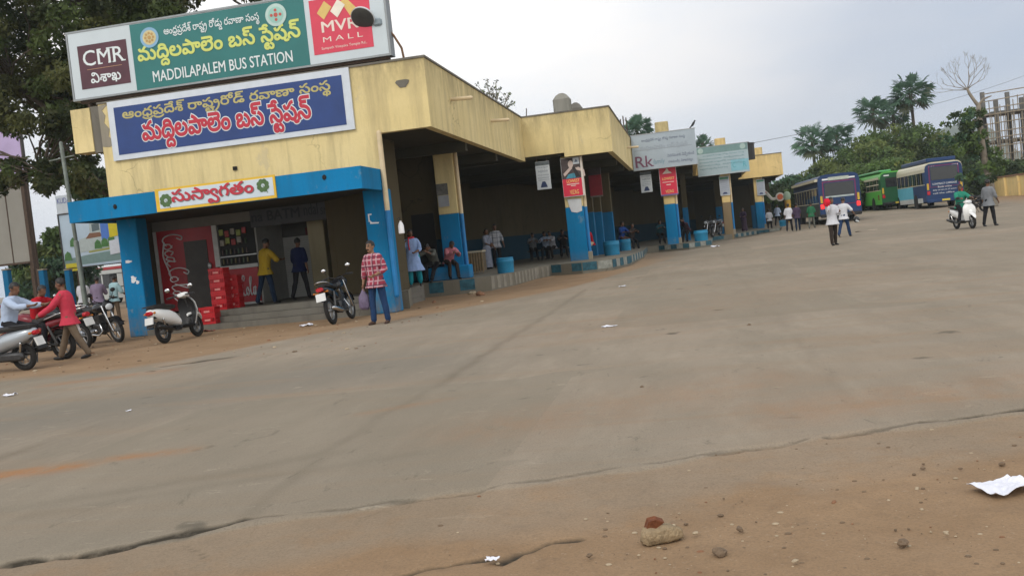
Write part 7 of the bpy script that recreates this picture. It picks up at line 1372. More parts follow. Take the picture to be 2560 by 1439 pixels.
    b = MB(); b.loft([(.44, 0, .93, .06, .08), (.50, 0, .92, .12, .13), (.57, 0, .90, .13, .12), (.60, 0, .88, .10, .09)], 14, 'x', 2.3); b.build('headlamp_cowl', paint, r, 'auto')
    MB().ball((.595, 0, .885), .03, .095, .08, 14, 8).build('headlight', LAMP_W, r, True)
    b = MB(); b.loft([(-1.04, 0, .80, .06, .035), (-1.0, 0, .80, .085, .05), (-.95, 0, .80, .08, .05)], 14, 'x', 2.8); b.build('tail_light', LAMP_R, r, 'auto')
    b = MB(); b.prism([(-1.02, .72), (-.995, .72), (-1.04, .55), (-1.065, .55)], -.11, .11, 'y'); b.build('number_plate', PLATE, r)
    for s in (-1, 1): b = MB(); b.tube([(-.93, s * .06, .74), (-.95, s * .14, .74)], .01, 6); b.ball((-.955, s * .155, .74), .03, .03, .022, 8, 6); b.build('indicator', mat('amber_lens', (.5, .17, .02), .25), r, True)
    b = MB(); b.tube([(.14, -.09, .50), (.26, -.13, .32), (.10, -.15, .22), (-.3, -.16, .26), (-.40, -.17, .28), (-.92, -.18, .36)], [.02, .02, .022, .026, .05, .045], 12); b.build('silencer', CHROME, r, True)
    b = MB(); b.tube([(-.05, .16, .27), (-.05, -.16, .27)], .012, 6); b.tube([(-.08, .1, .26), (-.18, .26, .02)], .012, 6); b.build('foot_rest', BLACK, r, True)
    return r
g = on_ground(392, 853)
scooter((-11.32, 19.5, 0), 'white scooter with black seat parked tail towards the yard beside the left blue pillar', R(86), PL_W, BLACK, -7)
g = on_ground(840, 800)
motorcycle((-7.92, 20.6, 0), 'black motorcycle with chrome rail parked nose in to the entrance steps', R(92), PL_B, -9)
scooter((on_y(-12, 880, 15.4).x, 15.4, 0), 'silver scooter cut by the left edge of the photo', R(178), PL_S, BLACK, -5)
motorcycle((on_y(95, 850, 17.2).x, 17.2, 0), 'maroon motorcycle parked behind the walking man in coral', R(172), PL_R, -6)
motorcycle((on_y(262, 838, 20.9).x, 20.9, 0), 'black motorcycle with bare fork parked by the lamp pole', R(-28), PL_B, 8)
motorcycle((on_y(165, 838, 19.6).x, 19.6, 0), 'dark motorcycle parked in the row left of the lamp pole', R(160), PL_B, -8)
g = on_ground(2412, 572)
RS = scooter((g.x, g.y, g.z), 'white scooter being ridden towards the stand by the man in green', R(-80), PL_W, BLACK, 0)
mg = on_ground(2425, 525); mp2 = on_y(2432, 520, 56)
motorcycle((mp2.x, 56, ground_z(mp2.x, 56)), 'black motorcycle parked far off between the bus and the man in grey', R(200), PL_B, -8)
rp = world_of(RS, (-.22, 0, 0))
person((rp.x, rp.y, g.z), 'man in mint green T-shirt riding the white scooter', RS.rotation_euler.z + R(90), 1.68, (ST, MINT, .45, .08), ('pants', CHAR), ((72, 78, 16), (40, 42, 20)), ((50, 10, 28, 8), (50, 10, 28, 8)), 6, head=(-30, 6), hipz=.86, voxel=.016, face=True)
# helmet and bundle carried by hand
h = world_of(HM, HANDS[HM.name][0])
b = MB(); b.ball((0, 0, 0), .13, .15, .13, 16, 12); HE = b.build('helmet', mat('helmet_black', (.02, .022, .024), .2), None, True); HE.location = h + Vector((0, 0, -.14)); HE.rotation_euler = (.5, .4, .3)
tag(HE, 'dark full face helmet hanging from the hand of the man in white T-shirt', 'helmet')
b = MB(); b.ball((.0, -.135, -.01), .09, .03, .045, 12, 8); v_ = b.build('visor', LAMP_W, HE, True)
h = world_of(WM, HANDS[WM.name][0])
b = MB(); b.ball((0, 0, 0), .115, .11, .15, 14, 10); me = b.mesh('bundle', [cloth('bundle_red', (.62, .02, .04))], True); fold(me, .05, 77, 8, 1)
BU = bpy.data.objects.new('cloth_bundle', me); COL.objects.link(BU); BU.location = h + Vector((-.05, .02, -.06)); tag(BU, 'bright red cloth bundle held up by the man in white shirt', 'bundle')
h = world_of(CHECKMAN, HANDS[CHECKMAN.name][0])
b = MB(); b.loft([(-.42, 0, 0, .07, .02), (-.36, 0, 0, .12, .05), (-.15, 0, 0, .11, .05), (-.03, 0, 0, .04, .02), (.02, 0, 0, .02, .012)], 12, 'z'); me = b.mesh('bag', [mat('bag_violet', (.13, .10, .17), .5, var=.4, scale=9)], True); fold(me, .02, 31, 10, 1)
BG = bpy.data.objects.new('carrier_bag', me); COL.objects.link(BG); BG.location = h + Vector((0, 0, .0)); tag(BG, 'thin violet carrier bag hanging from the hand of the man in checks', 'bag')

# ------------------------------------------------------------------ buses (forward is +X, origin under the middle of the rear)
def bus(loc, label, ang, Lb, Wb, Hb, low, up_, roof, sill, win, glass_rear, zones, carrier=None, rear_red=False, lit=False, skirt=None):
    r = empty('parked_bus', loc, label, 'bus', ang)
    hw = Wb / 2; zf = .48; zt = Hb
    # shell profile across, swept along: rounded roof shoulders
    prof = [(-hw, zf), (-hw, zt - .42), (-hw + .06, zt - .18), (-hw + .22, zt - .05), (-hw + .5, zt), (hw - .5, zt), (hw - .22, zt - .05), (hw - .06, zt - .18), (hw, zt - .42), (hw, zf)]
    zw0, zw1 = win
    low_p = [(-hw, zf), (-hw, zw0), (hw, zw0), (hw, zf)]
    up_p = [(-hw, zw1)] + prof[1:9] + [(hw, zw1)]
    x = 0
    for (xa, xb_, m_) in zones:
        q = MB(); q.prism(low_p, xa, xb_, 'x'); q.build('body', m_, r)
    q = MB(); q.prism(up_p, .0, Lb, 'x'); q.build('roof', roof, r)
    q = MB(); q.box(.04, Lb - .04, -hw + .03, hw - .03, zw0 + .001, zw1 - .001); q.build('cabin_core', mat('bus_interior', (.035, .035, .035), .8, var=.4), r)
    n_ = max(4, int(Lb / 1.25)); px = .55; step = (Lb - 1.3) / n_
    for s in (-1, 1):
        q = MB(); q.box(.12, Lb - .1, s * hw - .012, s * hw + .012, zw0 - .05, zw0); q.box(.12, Lb - .1, s * hw - .012, s * hw + .012, zw1, zw1 + .04); q.build('window_rail', sill, r)
        for i in range(n_):
            a = px + step * i
            q = MB(); q.box(a + .05, a + step - .05, min(s * (hw - .028), s * (hw - .004)), max(s * (hw - .028), s * (hw - .004)), zw0 + .002, zw1 - .002); pn = q.build('window', GLASS, r)
            q = MB(); q.box(a + step * .5 - .015, a + step * .5 + .015, s * (hw - .002) - .004, s * (hw - .002) + .004, zw0 + .002, zw1 - .002); q.build('window_bar', sill, pn)
            q = MB(); q.box(a - .05, a + .05, min(s * (hw - .03), s * hw), max(s * (hw - .03), s * hw), zw0 + .001, zw1 - .001); q.build('window_post', up_, r)
        q = MB(); q.box(.0, .5, min(s * (hw - .03), s * (hw - .001)), max(s * (hw - .03), s * (hw - .001)), zw0 + .001, zw1 - .001); q.build('quarter_panel', up_, r)
    # tail: panel, window, lights, plate, bumper
    q = MB(); q.prism([(-hw + .02, zf + .02), (-hw + .02, zt - .44), (-hw + .10, zt - .22), (-hw + .3, zt - .10), (hw - .3, zt - .10), (hw - .10, zt - .22), (hw - .02, zt - .44), (hw - .02, zf + .02)], -.05, -.002, 'x'); q.build('rear_panel', up_, r, 'auto')
    gz0, gz1 = glass_rear
    if rear_red:
        q = MB(); q.box(-.075, -.052, -hw * .80, hw * .80, gz0 - .5, gz1 + .12); q.build('rear_frame', mat('frame_plum', (.16, .02, .08), .4), r)
        q = MB(); q.box(-.082, -.077, -hw * .74, hw * .74, gz0 - .46, gz1 + .05); q.build('rear_inner', up_, r)
    q = MB(); q.box(-.098, -.084, -hw * .70, hw * .70, gz0, gz1); q.build('rear_window', GLASS, r)
    for s in (-1, 1):
        q = MB(); q.rbox(-.085, -.05, s * hw * .86 - .10, s * hw * .86 + .10, .95, 1.22, .03); q.build('tail_light', mat('brake_lit', (.6, .02, .02), .3, emit=((1, .02, .015), 2.2)) if lit else LAMP_R, r)
        q = MB(); q.rbox(-.085, -.05, s * hw * .88 - .07, s * hw * .88 + .07, 1.30, 1.75, .03); q.build('indicator', mat('amber_lens2', (.55, .36, .04), .3), r)
        q = MB(); q.box(-.075, -.05, s * hw * .62 - .2, s * hw * .62 + .2, zt - .35, zt - .26); q.build('marker_light', WHITE, r)
    q = MB(); q.rbox(-.14, .05, -hw + .03, hw - .03, .40, .62, .04); q.build('bumper', BLACK if not skirt else up_, r)
    q = MB(); q.box(-.16, -.142, -.26, .26, .48, .60); q.build('number_plate', mat('plate_yellow', (.62, .48, .06), .5) if not lit else PLATE, r)
    # wheels on both axles
    for xa in (Lb * .27, Lb * .78):
        for s in (-1, 1):
            q = MB(); q.torus((xa, s * (hw - .16), .48), .36, .13, 'y', 28, 8); wv = q.build('wheel', TYRE, r, True)
            q = MB(); q.loft([(s * (hw - .16) - .1, xa, .48, .26, .26), (s * (hw - .16) + .1, xa, .48, .26, .26)], 18, 'y'); q.build('rim', ALLOY, wv, 'auto')
            q = MB(); q.loft([(s * (hw - .02) - .02, xa, .52, .56, .56), (s * (hw - .02) + .024, xa, .52, .56, .56)], 24, 'y'); q.build('wheel_arch', DARK, r)
    if skirt:
        for (xa, xb_) in ((.9, Lb * .27 - .6), (Lb * .27 + .62, Lb * .78 - .62)):
            for s in (-1, 1):
                q = MB(); q.box(xa, xb_, s * hw - .02, s * hw + .012, .44, .78); q.build('skirt', skirt, r)
    q = MB(); q.box(Lb, Lb + .04, -hw * .9, hw * .9, zw0 - .1, zw1 + .2); q.build('windscreen', GLASS, r)
    if carrier:
        q = MB(); q.rbox(.35, Lb * .72, -hw * .78, hw * .78, zt + .02, zt + .30, .06); q.build('roof_unit', carrier, r)
    return r
BB = mat('bus_blue', (0.006, 0.032, 0.110), .5, var=.1, scale=1); BL = mat('bus_sky', (0.13, 0.47, 0.62), .35, var=.12, scale=1); BG_ = mat('bus_green', (0.10, 0.42, 0.06), .35, var=.12, scale=1); BGD = mat('bus_dark_green', (0.012, 0.085, 0.030), .35); BC = mat('bus_cream', (0.58, 0.54, 0.40), .4, var=.08); BW = mat('bus_white', (0.52, 0.54, 0.53), .45, var=.12, scale=1)
def bus_at(pxl, pxr, pyb, Yd, pxfar, Yfar):
    a = on_y(pxl, pyb, Yd); c = on_y(pxr, pyb, Yd + .3); f = on_y(pxfar, pyb, Yfar)
    d = Vector((f.x - a.x, Yfar - Yd, 0)); ang = math.atan2(d.y, d.x)
    return a, ang, d.length
def place_bus(pxl, Yd, pxfar, Yfar, Wb):
    a = on_y(pxl, 520, Yd); f = on_y(pxfar, 520, Yfar); d = Vector((f.x - a.x, Yfar - Yd, 0)); ang = math.atan2(d.y, d.x); d.normalize()
    rgt = Vector((d.y, -d.x, 0)); o = Vector((a.x, Yd, 0)) + rgt * Wb / 2
    o.z = ground_z(o.x, o.y); return o, ang
o, ang = place_bus(2049, 62, 1991, 71.5, 2.5)
A1 = bus(o, 'dark blue bus seen from behind with glowing brake lights and a dusty cream roof edge', ang, 10.2, 2.5, 3.05, BB, BB, BB, BC, (1.35, 2.25), (1.62, 2.5), [(0, 10.2, mat('bus_side_dull', (.05, .06, .055), .6, var=.3))], rear_red=True, lit=True)
b = MB(); b.box(.1, 10.1, 1.2, 1.40, 2.66, 2.82); b.build('roof_gutter', BC, A1)
b = MB(); b.box(-.085, -.052, -.62, .62, 2.66, 2.86); b.build('route_board', mat('route_board', (.42, .46, .40), .5, var=.3, scale=9), A1)
b = MB(); b.box(-.104, -.099, -.85, .85, 1.60, 1.70); b.build('window_bar', mat('rear_bar', (.36, .42, .42), .5), A1)
b = MB(); b.box(-.09, -.083, -.35, .35, 1.0, 1.08); b.box(-.09, -.083, -.2, .2, .9, .96); b.build('rear_lettering', WHITE, A1)
o, ang = place_bus(2206, 79, 2140, 88, 2.5)
A2 = bus(o, 'bright green bus parked between the two blue ones', ang, 9.6, 2.5, 3.0, BG_, BGD, BG_, BC, (1.62, 2.45), (1.8, 2.5), [(0, 9.6, BG_)], skirt=None)
b = MB(); b.rbox(.4, 8.8, .25, 1.22, 3.0, 3.16, .05); b.build('roof_rack', mat('rack_green', (.10, .36, .14), .4), A2)
b = MB(); b.box(.55, 9.2, 1.24, 1.262, 2.50, 2.62); b.box(.55, 9.2, 1.24, 1.262, 2.02, 2.10); b.build('cream_stripe', BC, A2)
b = MB(); b.box(.62, 1.0, 1.25, 1.262, .85, 1.25); b.build('vent_grille', mat('grille_rust', (.16, .07, .03), .6), A2)
o, ang = place_bus(2318, 71, 2229, 81.5, 2.5)
A3 = bus(o, 'blue and sky blue coach with a roof unit at the right end of the row', ang, 10.4, 2.5, 3.2, BB, BB, BC, BC, (1.72, 2.55), (1.95, 2.85), [(0, 3.4, BB), (3.403, 10.4, BL)], carrier=BB, rear_red=True, skirt=BW)
b = MB(); lettering(b, 'CONTRACT CARRIAGE', -.8, .8, 1.62, 1.74, -.003, .01); lettering(b, 'Book online', -.45, .45, 1.40, 1.52, -.003); lettering(b, 'daily service to all towns', -.8, .75, 1.18, 1.30, -.003); lettering(b, 'call the office', -.8, .6, .98, 1.08, -.003)
t_ = b.build('rear_lettering', WHITE, A3); t_.rotation_euler = (0, 0, R(-90)); t_.location = (-.086, 0, 0)
# white minibus in the road on the far left
a = on_y(20, 760, 58); f = on_y(306, 745, 58)
o = Vector((f.x + .5, 58, 0))
A4 = bus((o.x, 58.9, 0), 'white minibus with red roof stripe passing behind the motorbikes', R(180), 8.4, 2.1, 2.72, BW, BW, BW, BLACK, (1.25, 2.1), (1.3, 2.1), [(0, 8.4, BW)])
b = MB(); b.box(.1, 3.4, 1.03, 1.075, 2.42, 2.60); b.build('roof_stripe', mat('stripe_red', (.42, .05, .06), .5), A4)
# ------------------------------------------------------------------ crates, bins and other loose things
CR = mat('crate_red', (0.42, 0.010, 0.016), .4, var=.15, scale=3)
def crate(loc, label, rz=0.0):
    r = empty('bottle_crate', loc, label, 'crate', rz, 'red bottle crates by the kiosk door')
    W_, D_, H_ = .42, .32, .212; b = MB()
    b.box(-W_ / 2, W_ / 2, -D_ / 2, D_ / 2, 0, .012)
    for (x0, x1, y0, y1) in ((-W_ / 2, W_ / 2, -D_ / 2, -D_ / 2 + .014), (-W_ / 2, W_ / 2, D_ / 2 - .014, D_ / 2)):
        b.box(x0, x1, y0, y1, .013, .055); b.box(x0, x1, y0, y1, .155, H_)
        for i in range(9): q = x0 + .012 + i * (W_ - .044) / 8; b.box(q, q + .022, y0, y1, .055, .155)
        b.box(x0 + .10, x1 - .10, y0 - .003, y1 + .003, .07, .135)
    for x0 in (-W_ / 2, W_ / 2 - .014):
        b.box(x0, x0 + .014, -D_ / 2 + .0145, D_ / 2 - .0145, .013, .06); b.box(x0, x0 + .014, -D_ / 2 + .0145, D_ / 2 - .0145, .155, H_)
        for i in range(6): q = -D_ / 2 + .02 + i * .05; b.box(x0, x0 + .014, q, q + .024, .06, .155)
    b.build('body', CR, r)
    b = MB(); b.box(-.075, .075, -D_ / 2 - .006, -D_ / 2 - .0035, .08, .125); b.build('label_panel', mat('crate_mark', (.55, .22, .2), .5), r)
    return r
cx = on_y(546, 800, 22.55).x
words = ['second', 'third', 'fourth', 'fifth']
for k in range(2): crate((cx + .02, 22.12, .15 + .214 * k), 'red crate before the tall stack, ' + ('resting on the lower step' if k == 0 else 'upper of the front pair'), R(2))
for k in range(5): crate((cx + .08, 22.72, .452 + .214 * k), 'red crate in the tall stack against the kiosk door, ' + ['lowest of five', 'second from the bottom', 'in the middle', 'second from the top', 'topmost of five'][k], R(-3 + 2 * (k % 2)))
for k in range(4): crate((cx + .22, 23.10, .452 + .214 * k), 'red crate in the stack standing right behind the tall one, ' + ['lowest', 'second', 'third', 'topmost'][k] + ' of four', R(3))
BIN = mat('bin_blue', (0.015, 0.20, 0.36), .6, var=.2, scale=4)
def bin_(px, py, Yd, wpx, hpx, label):
    p = on_y(px, py, Yd); r_ = wpx / FOCAL * Yd / 2; h_ = hpx / FOCAL * Yd; z = PZ
    s = empty('round_bin', (p.x, Yd, z), label, 'bin', 0, 'blue round bins on the platform'); b = MB()
    b.loft([(0, 0, 0, r_ * .93, r_ * .93), (h_ * .1, 0, 0, r_ * .96, r_ * .96), (h_ * .72, 0, 0, r_, r_), (h_ * .75, 0, 0, r_ * 1.03, r_ * 1.03), (h_ * .82, 0, 0, r_ * 1.03, r_ * 1.03), (h_ * .85, 0, 0, r_, r_), (h_ * .97, 0, 0, r_ * .98, r_ * .98), (h_, 0, 0, r_ * .9, r_ * .9)], 24, 'z'); b.build('shell', BIN, s, 'auto')
    b = MB(); b.torus((0, 0, h_), r_ * .93, .025, 'z', 24, 6); b.build('rim', BIN, s, True)
    b = MB(); b.cyl((0, 0), r_ * .82, h_ + .001, h_ + .006, 20); b.build('opening', DARK, s)
bin_(1264, 670, 29.6, 44, 37, 'blue round bin alone on the platform between the first two pillars')
bin_(1530, 630, 38.5, 40, 34, 'lower dull blue round bin just right of the fashion poster pillar')
bin_(1563, 617, 44.5, 29, 27, 'bright blue round bin behind its duller neighbour at the second bay')
bin_(1753, 595, 49.3, 34, 25, 'blue round bin on the platform right of the third pillar')
bin_(1957, 560, 74, 16, 14, 'small far blue round bin beyond the last pillar')
# railed cart and bench inside the first bay
a = on_y(1160, 630, 31.5); c = on_y(1214, 668, 31.5); WOOD = mat('cart_wood', (.22, .16, .09), .7, var=.3, scale=8)
s = empty('railed_cart', ((a.x + c.x) / 2, 31.5, PZ), 'wooden vending cart with slatted sides inside the first bay', 'cart'); w_ = (c.x - a.x) / 2
b = MB(); b.box(-w_, w_, -.3, .3, .72, .78); b.build('top', mat('cart_top', (.4, .36, .27), .7), s)
for i in range(8): MB().box(-w_ + i * (2 * w_ - .05) / 7, -w_ + i * (2 * w_ - .05) / 7 + .05, -.29, -.26, .05, .718).build('slat', WOOD, s)
b = MB(); b.box(-w_ + .02, w_ - .02, -.25, .28, .1, .70); b.build('box', mat('cart_dark', (.10, .075, .045), .8), s)
a = on_y(1322, 640, 43.6); c = on_y(1425, 640, 43.6)
s = empty('waiting_bench', ((a.x + c.x) / 2, 43.6, PZ), 'long dark bench against the back wall of the second bay', 'bench'); w_ = (c.x - a.x) / 2
MB().rbox(-w_, w_, -.25, .25, .40, .46, .02).build('seat', CONC_DK, s); MB().rbox(-w_, w_, .27, .33, .46, .9, .02).build('backrest', BLUE_DK, s)
for q in (-w_ + .1, 0, w_ - .16): MB().box(q, q + .08, -.2, .2, 0, .398).build('leg', CONC_DK, s)
# white jug hung on the pipe
p = on_y(1003, 570, 21.8); b = MB(); b.loft([(-.13, 0, 0, .062, .062), (-.12, 0, 0, .07, .07), (.06, 0, 0, .066, .066), (.12, 0, 0, .045, .045), (.14, 0, 0, .025, .025), (.17, 0, 0, .025, .025)], 16, 'z')
s = empty('water_jug', (p.x, 21.8, p.z), 'small white plastic jug hung on the rain pipe above the woman in blue', 'jug'); b.build('jug_body', mat('white_plastic', (.75, .75, .76), .4), s, 'auto'); MB().tube([(0, 0, .17), (-.03, .03, .25), (-.09, .06, .22)], .008, 6).build('handle', BLACK, s, True)
# parked motorbikes glinting in the shade of the third bay
for (px, Yd, lb) in [(1770, 57, 'black motorcycle parked in the shade left of the brown pillar'), (1790, 58, 'second black motorcycle in the shade hard against the brown pillar')]:
    q = on_y(px, 575, Yd); motorcycle((q.x, Yd, PZ), lb, R(250), PL_B, -6)
# lamp on the roof edge
s = empty('roof_lamp', (-6.32, 22.35, 5.97), 'disc shaped floodlight on a bent rusty pipe rising from the roof edge', 'lamp')
b = MB(); b.tube([(0, 0, 0), (-.02, -.05, .30), (-.16, -.12, .60), (-.34, -.25, .86), (-.44, -.3, .94)], .028, 8); b.build('pipe', mat('pipe_rust', (.20, .11, .06), .7, .2, var=.3), s, True)
b = MB(); b.rbox(-.56, -.34, -.42, -.26, .82, 1.0, .04); b.build('lamp_base', mat('lamp_grey', (.22, .27, .30), .5), s)
til = Matrix.Translation((-.76, -.50, 1.02)) @ Vector((.12, .72, .68)).to_track_quat('Z', 'X').to_matrix().to_4x4()
b = MB(); b.T = til; b.loft([(0, 0, 0, .29, .29), (.05, 0, 0, .285, .285), (.13, 0, 0, .22, .22), (.19, 0, 0, .13, .13), (.26, 0, 0, .07, .07), (.34, 0, 0, .05, .05)], 24, 'z'); b.build('lamp_hood', mat('lamp_white', (.55, .58, .60), .4), s, 'auto')
b = MB(); b.T = til; b.loft([(-.035, 0, 0, .2, .2), (-.012, 0, 0, .272, .272), (-.002, 0, 0, .275, .275)], 24, 'z'); b.build('lamp_glass', mat('lamp_lens', (.06, .062, .06), .3, var=.3), s, 'auto')
b = MB(); rr = random.Random(2)
for i in range(9): a_ = Vector((rr.uniform(-.1, .1), rr.uniform(-.05, .05), rr.uniform(-.06, .12))); b.tube([Vector((-.40, -.3, 1.08)) + a_ * .2, Vector((-.32, -.3, 1.12)) + a_], .006, 4)
b.build('wire_tangle', RUSTY, s)
# lamp pole on the left
pb = on_ground(228, 850); pt = on_y(152, 358, pb.y)
s = empty('lamp_pole', (pb.x, pb.y, 0), 'leaning grey green steel pole with a thin cross arm at the left', 'pole')
dx = pt.x - pb.x; b = MB(); b.tube([(0, 0, 0), (dx * .5, 0, pt.z * .5)], .065, 12); b.tube([(dx * .5, 0, pt.z * .5), (dx, 0, pt.z)], .048, 12); b.build('pole_shaft', mat('pole_grey', (.16, .185, .165), .6, .2, var=.35, scale=5), s, True)
zc = on_y(160, 395, pb.y).z; MB().tube([(dx * .93 - .4, 0, zc - .03), (dx * .93 + .32, 0, zc + .03)], .018, 6).build('cross_arm', mat('pole_grey', (.16, .185, .165)), s)
MB().cyl((0, 0), .12, -.05, .12, 12, .09).build('base', CONC, s)
# blue posts of the roadside shelter
for (px, Yd, lb) in [(22, 30, 'short blue roadside post nearest the left edge of the photo'), (112, 31, 'short blue roadside post left of the man in coral'), (176, 33, 'short thin blue roadside post beside the lamp pole')]:
    q = on_y(px, 720, Yd); s = empty('roadside_post', (q.x, Yd, 0), lb, 'post', 0, 'blue posts along the road'); zt = on_y(px - 10, 676, Yd).z
    MB().rbox(-.11, .11, -.11, .11, 0, zt, .02).build('post', BLUE_MID, s); MB().rbox(-.13, .13, -.13, .13, zt, zt + .05, .02).build('cap', CONC, s)
# billboards of the left side
def hoarding(name, px0, px1, py0, py1, Yd, label, face, frame_m, panels=1, legs=True, rot=0.0):
    a = on_y(px0, py0, Yd); c = on_y(px1, py1, Yd); w_ = (c.x - a.x) / 2
    s = empty('hoarding', ((a.x + c.x) / 2, Yd, 0), label, 'billboard', R(rot)); z0, z1 = c.z, a.z
    MB().box(-w_, w_, 0, .08, z0, z1).build('face', face, s)
    b = MB(); t_ = .09 if frame_m is RUSTY else .05
    b.box(-w_ - t_, w_ + t_, -.05, .14, z1, z1 + t_); b.box(-w_ - t_, w_ + t_, -.05, .14, z0 - t_, z0); b.box(-w_ - t_, -w_, -.05, .14, z0, z1); b.box(w_, w_ + t_ * 2, -.05, .14, z0 - .4, z1)
    for i in range(1, panels): q = -w_ + 2 * w_ * i / panels; b.box(q - .025, q + .025, -.02, 0, z0, z1)
    b.build('frame', frame_m, s)
    if legs:
        for q in (-w_ * .6, w_ * .96): MB().box(q - .09, q + .09, .085, .24, -.1, z0 + .4).build('leg', RUSTY, s)
    return s, w_, z0, z1
hoarding('grey', -120, 82, 474, 652, 40, 'large blank grey hoarding with thick dark frame at the left edge', mat('hoarding_grey', (.24, .235, .21), .7, var=.12, scale=.8), RUSTY, 4, rot=-4)
s, w_, z0, z1 = hoarding('violet', -160, 62, 352, 440, 47, 'pale violet hoarding seen through the branches above the grey one', mat('hoarding_violet', (.42, .34, .55), .6, var=.2, scale=.5), mat('frame_dark', (.05, .045, .04), .7), 1)
MB().prism([(-w_ * .2, z1 - .02), (w_ * .35, z1 - .02), (w_ * .1, z0 + .9), (-w_ * .2, z0 + .4)], -.008, -.002, 'y').build('colour_patch', mat('patch_indigo', (.16, .15, .50), .6), s)
s, w_, z0, z1 = hoarding('house', 146, 306, 538, 655, 45, 'colourful housing advertisement hoarding beyond the lamp pole', mat('ad_sky', (.44, .56, .68), .5, var=.12, scale=.7), mat('frame_dark', (.05, .045, .04), .7), 1)
H_ = z1 - z0
def adp(nm, m_, pts, d): MB().prism([(-w_ + 2 * w_ * u, z0 + H_ * v) for u, v in pts], -.004 - d, -.001 - d + .0, 'y').build(nm, m_, s)
adp('road', mat('ad_road', (.17, .27, .27), .5), [(0, .03), (1, .05), (1, .25), (.55, .22), (0, .16)], .002)
adp('lawn', mat('ad_lawn', (.30, .32, .09), .5), [(.45, .24), (1, .27), (1, .38), (.62, .36), (.45, .30)], .006)
adp('house', mat('ad_house', (.40, .47, .48), .5), [(.30, .26), (.80, .30), (.80, .80), (.66, .86), (.52, .84), (.50, .55), (.30, .50)], .010)
adp('house_roof', mat('ad_roof', (.20, .10, .06), .5), [(.42, .50), (.72, .52), (.68, .60), (.50, .60)], .015)
adp('house_window', mat('ad_window', (.10, .14, .16), .5), [(.55, .62), (.68, .64), (.68, .78), (.55, .76)], .015)
adp('tower', mat('ad_tower', (.07, .18, .55), .5), [(.70, .45), (.84, .46), (.84, .84), (.70, .86)], .019)
for (u, v) in [(.08, .2), (.62, .36), (.74, .38), (.86, .42), (.2, .45)]: adp('shrub', mat('ad_shrub', (.06, .17, .05), .5, var=.4, scale=9), [(u - .06, v - .06), (u + .07, v - .06), (u + .05, v + .07), (u, v + .11), (u - .05, v + .05)], .023)
adp('yellow_band', mat('ad_yellow', (.55, .48, .02), .5), [(.84, .48), (1.0, .5), (1.0, .95), (.84, .93)], .027)
adp('white_notice', mat('ad_white', (.55, .60, .68), .5), [(.82, .16), (1.0, .18), (1.0, .44), (.82, .42)], .031)
a = on_y(146, 526, 44.9); c = on_y(176, 566, 44.9)
hd_ = MB(); hd_.box(-w_ - .02, -w_ + .85, -.05, .05, z1 + .06, z1 + 1.0); hd_.build('heading', mat('ad_head', (.50, .56, .62), .5), s)
b = MB(); lettering(b, 'KUDA', -w_ + .06, -w_ + .80, z1 + .58, z1 + .86, -.056, .02); b.build('lettering', mat('ad_ink', (.10, .13, .34), .5), s)
yb_ = MB(); yb_.box(-w_ + .1, -w_ + .85, -.05, .0, z0 - .18, z0 + .22); yb_.build('yellow_notice', mat('ad_yellow', (.55, .48, .02), .5), s)
# earth-side wall and half built block at the right
p0 = on_y(2486, 508, 88); p1 = on_y(2575, 500, 80)
s = empty('boundary_wall', (p0.x, p0.y, ground_z(p0.x, p0.y)), 'yellow compound wall with darker coping at the right edge', 'wall'); d = Vector((p1.x - p0.x, p1.y - p0.y, 0)); d = d.normalized() * 24; nn = Vector((-d.y, d.x, 0)).normalized() * .2
b = MB(); b.prism([(0, 0), (d.x, d.y), (d.x + nn.x, d.y + nn.y), (nn.x, nn.y)], -.3, 1.45); b.build('wall', YEL2, s)
b = MB(); b.prism([(-nn.x * .3, -nn.y * .3), (d.x - nn.x * .3, d.y - nn.y * .3), (d.x + nn.x * 1.3, d.y + nn.y * 1.3), (nn.x * 1.3, nn.y * 1.3)], 1.453, 1.6); b.build('coping', mat('coping_red', (.22, .12, .06), .8, var=.3), s)
for i in range(9): q = d * (i / 8); MB().box(q.x - .15, q.x + .15, q.y - .16, q.y + .1, -.3, 1.447).build('wall_post', YEL2, s)
s = empty('unfinished_building', (0, 0, 0), 'half built concrete frame wrapped in bamboo scaffolding at the right edge', 'building')
Yd = 112; gx = on_y(2478, 380, Yd).x; px_m = Yd / FOCAL; rr = random.Random(8); FR = mat('raw_concrete', (.13, .125, .115), .9, var=.3); BAM = mat('bamboo', (.24, .20, .145), .8, var=.4, scale=2)
for i in range(7):
    for j in range(2):
        x = gx + 1.2 + i * 2.6; y = Yd + 1.2 + j * 4.5; zt = on_y(2478 + (x - gx) / px_m, 235 - i * 7, y).z
        MB().box(x - .2, x + .2, y - .2, y + .2, 0, zt + rr.uniform(-.8, .5)).build('column', FR, s)
for z in (3.6, 6.9, 10.0): MB().box(gx + .6, gx + 18, Yd + .8, Yd + 6.2, z - .22, z).build('floor_slab', FR, s)
b = MB()
for i in range(74): x = gx + i * .24 + rr.uniform(-.1, .1); b.tube([(x, Yd, -.2), (x + rr.uniform(-.15, .15), Yd, 9.6 + i * .05 + rr.uniform(-.9, 1.6))], .05, 5)
b.build('bamboo_uprights', BAM, s); b = MB()
for z in np.arange(1.0, 12.5, .85): b.tube([(gx - .4, Yd - .09, z + rr.uniform(-.2, .2)), (gx + 17, Yd - .09, z + .9 + rr.uniform(-.3, .3))], .06, 5)
b.build('bamboo_ledgers', BAM, s)
# wires
b = MB(); a = on_y(1880, 358, 66); c = Vector((44, 118, 15.5)); b.tube([a.lerp(c, t) - Vector((0, 0, .9 * math.sin(math.pi * t))) for t in np.linspace(0, 1, 14)], .014, 4); o = b.build('overhead_wire', BLACK); tag(o, 'thin overhead wire running from the water tank to the trees', 'wire')
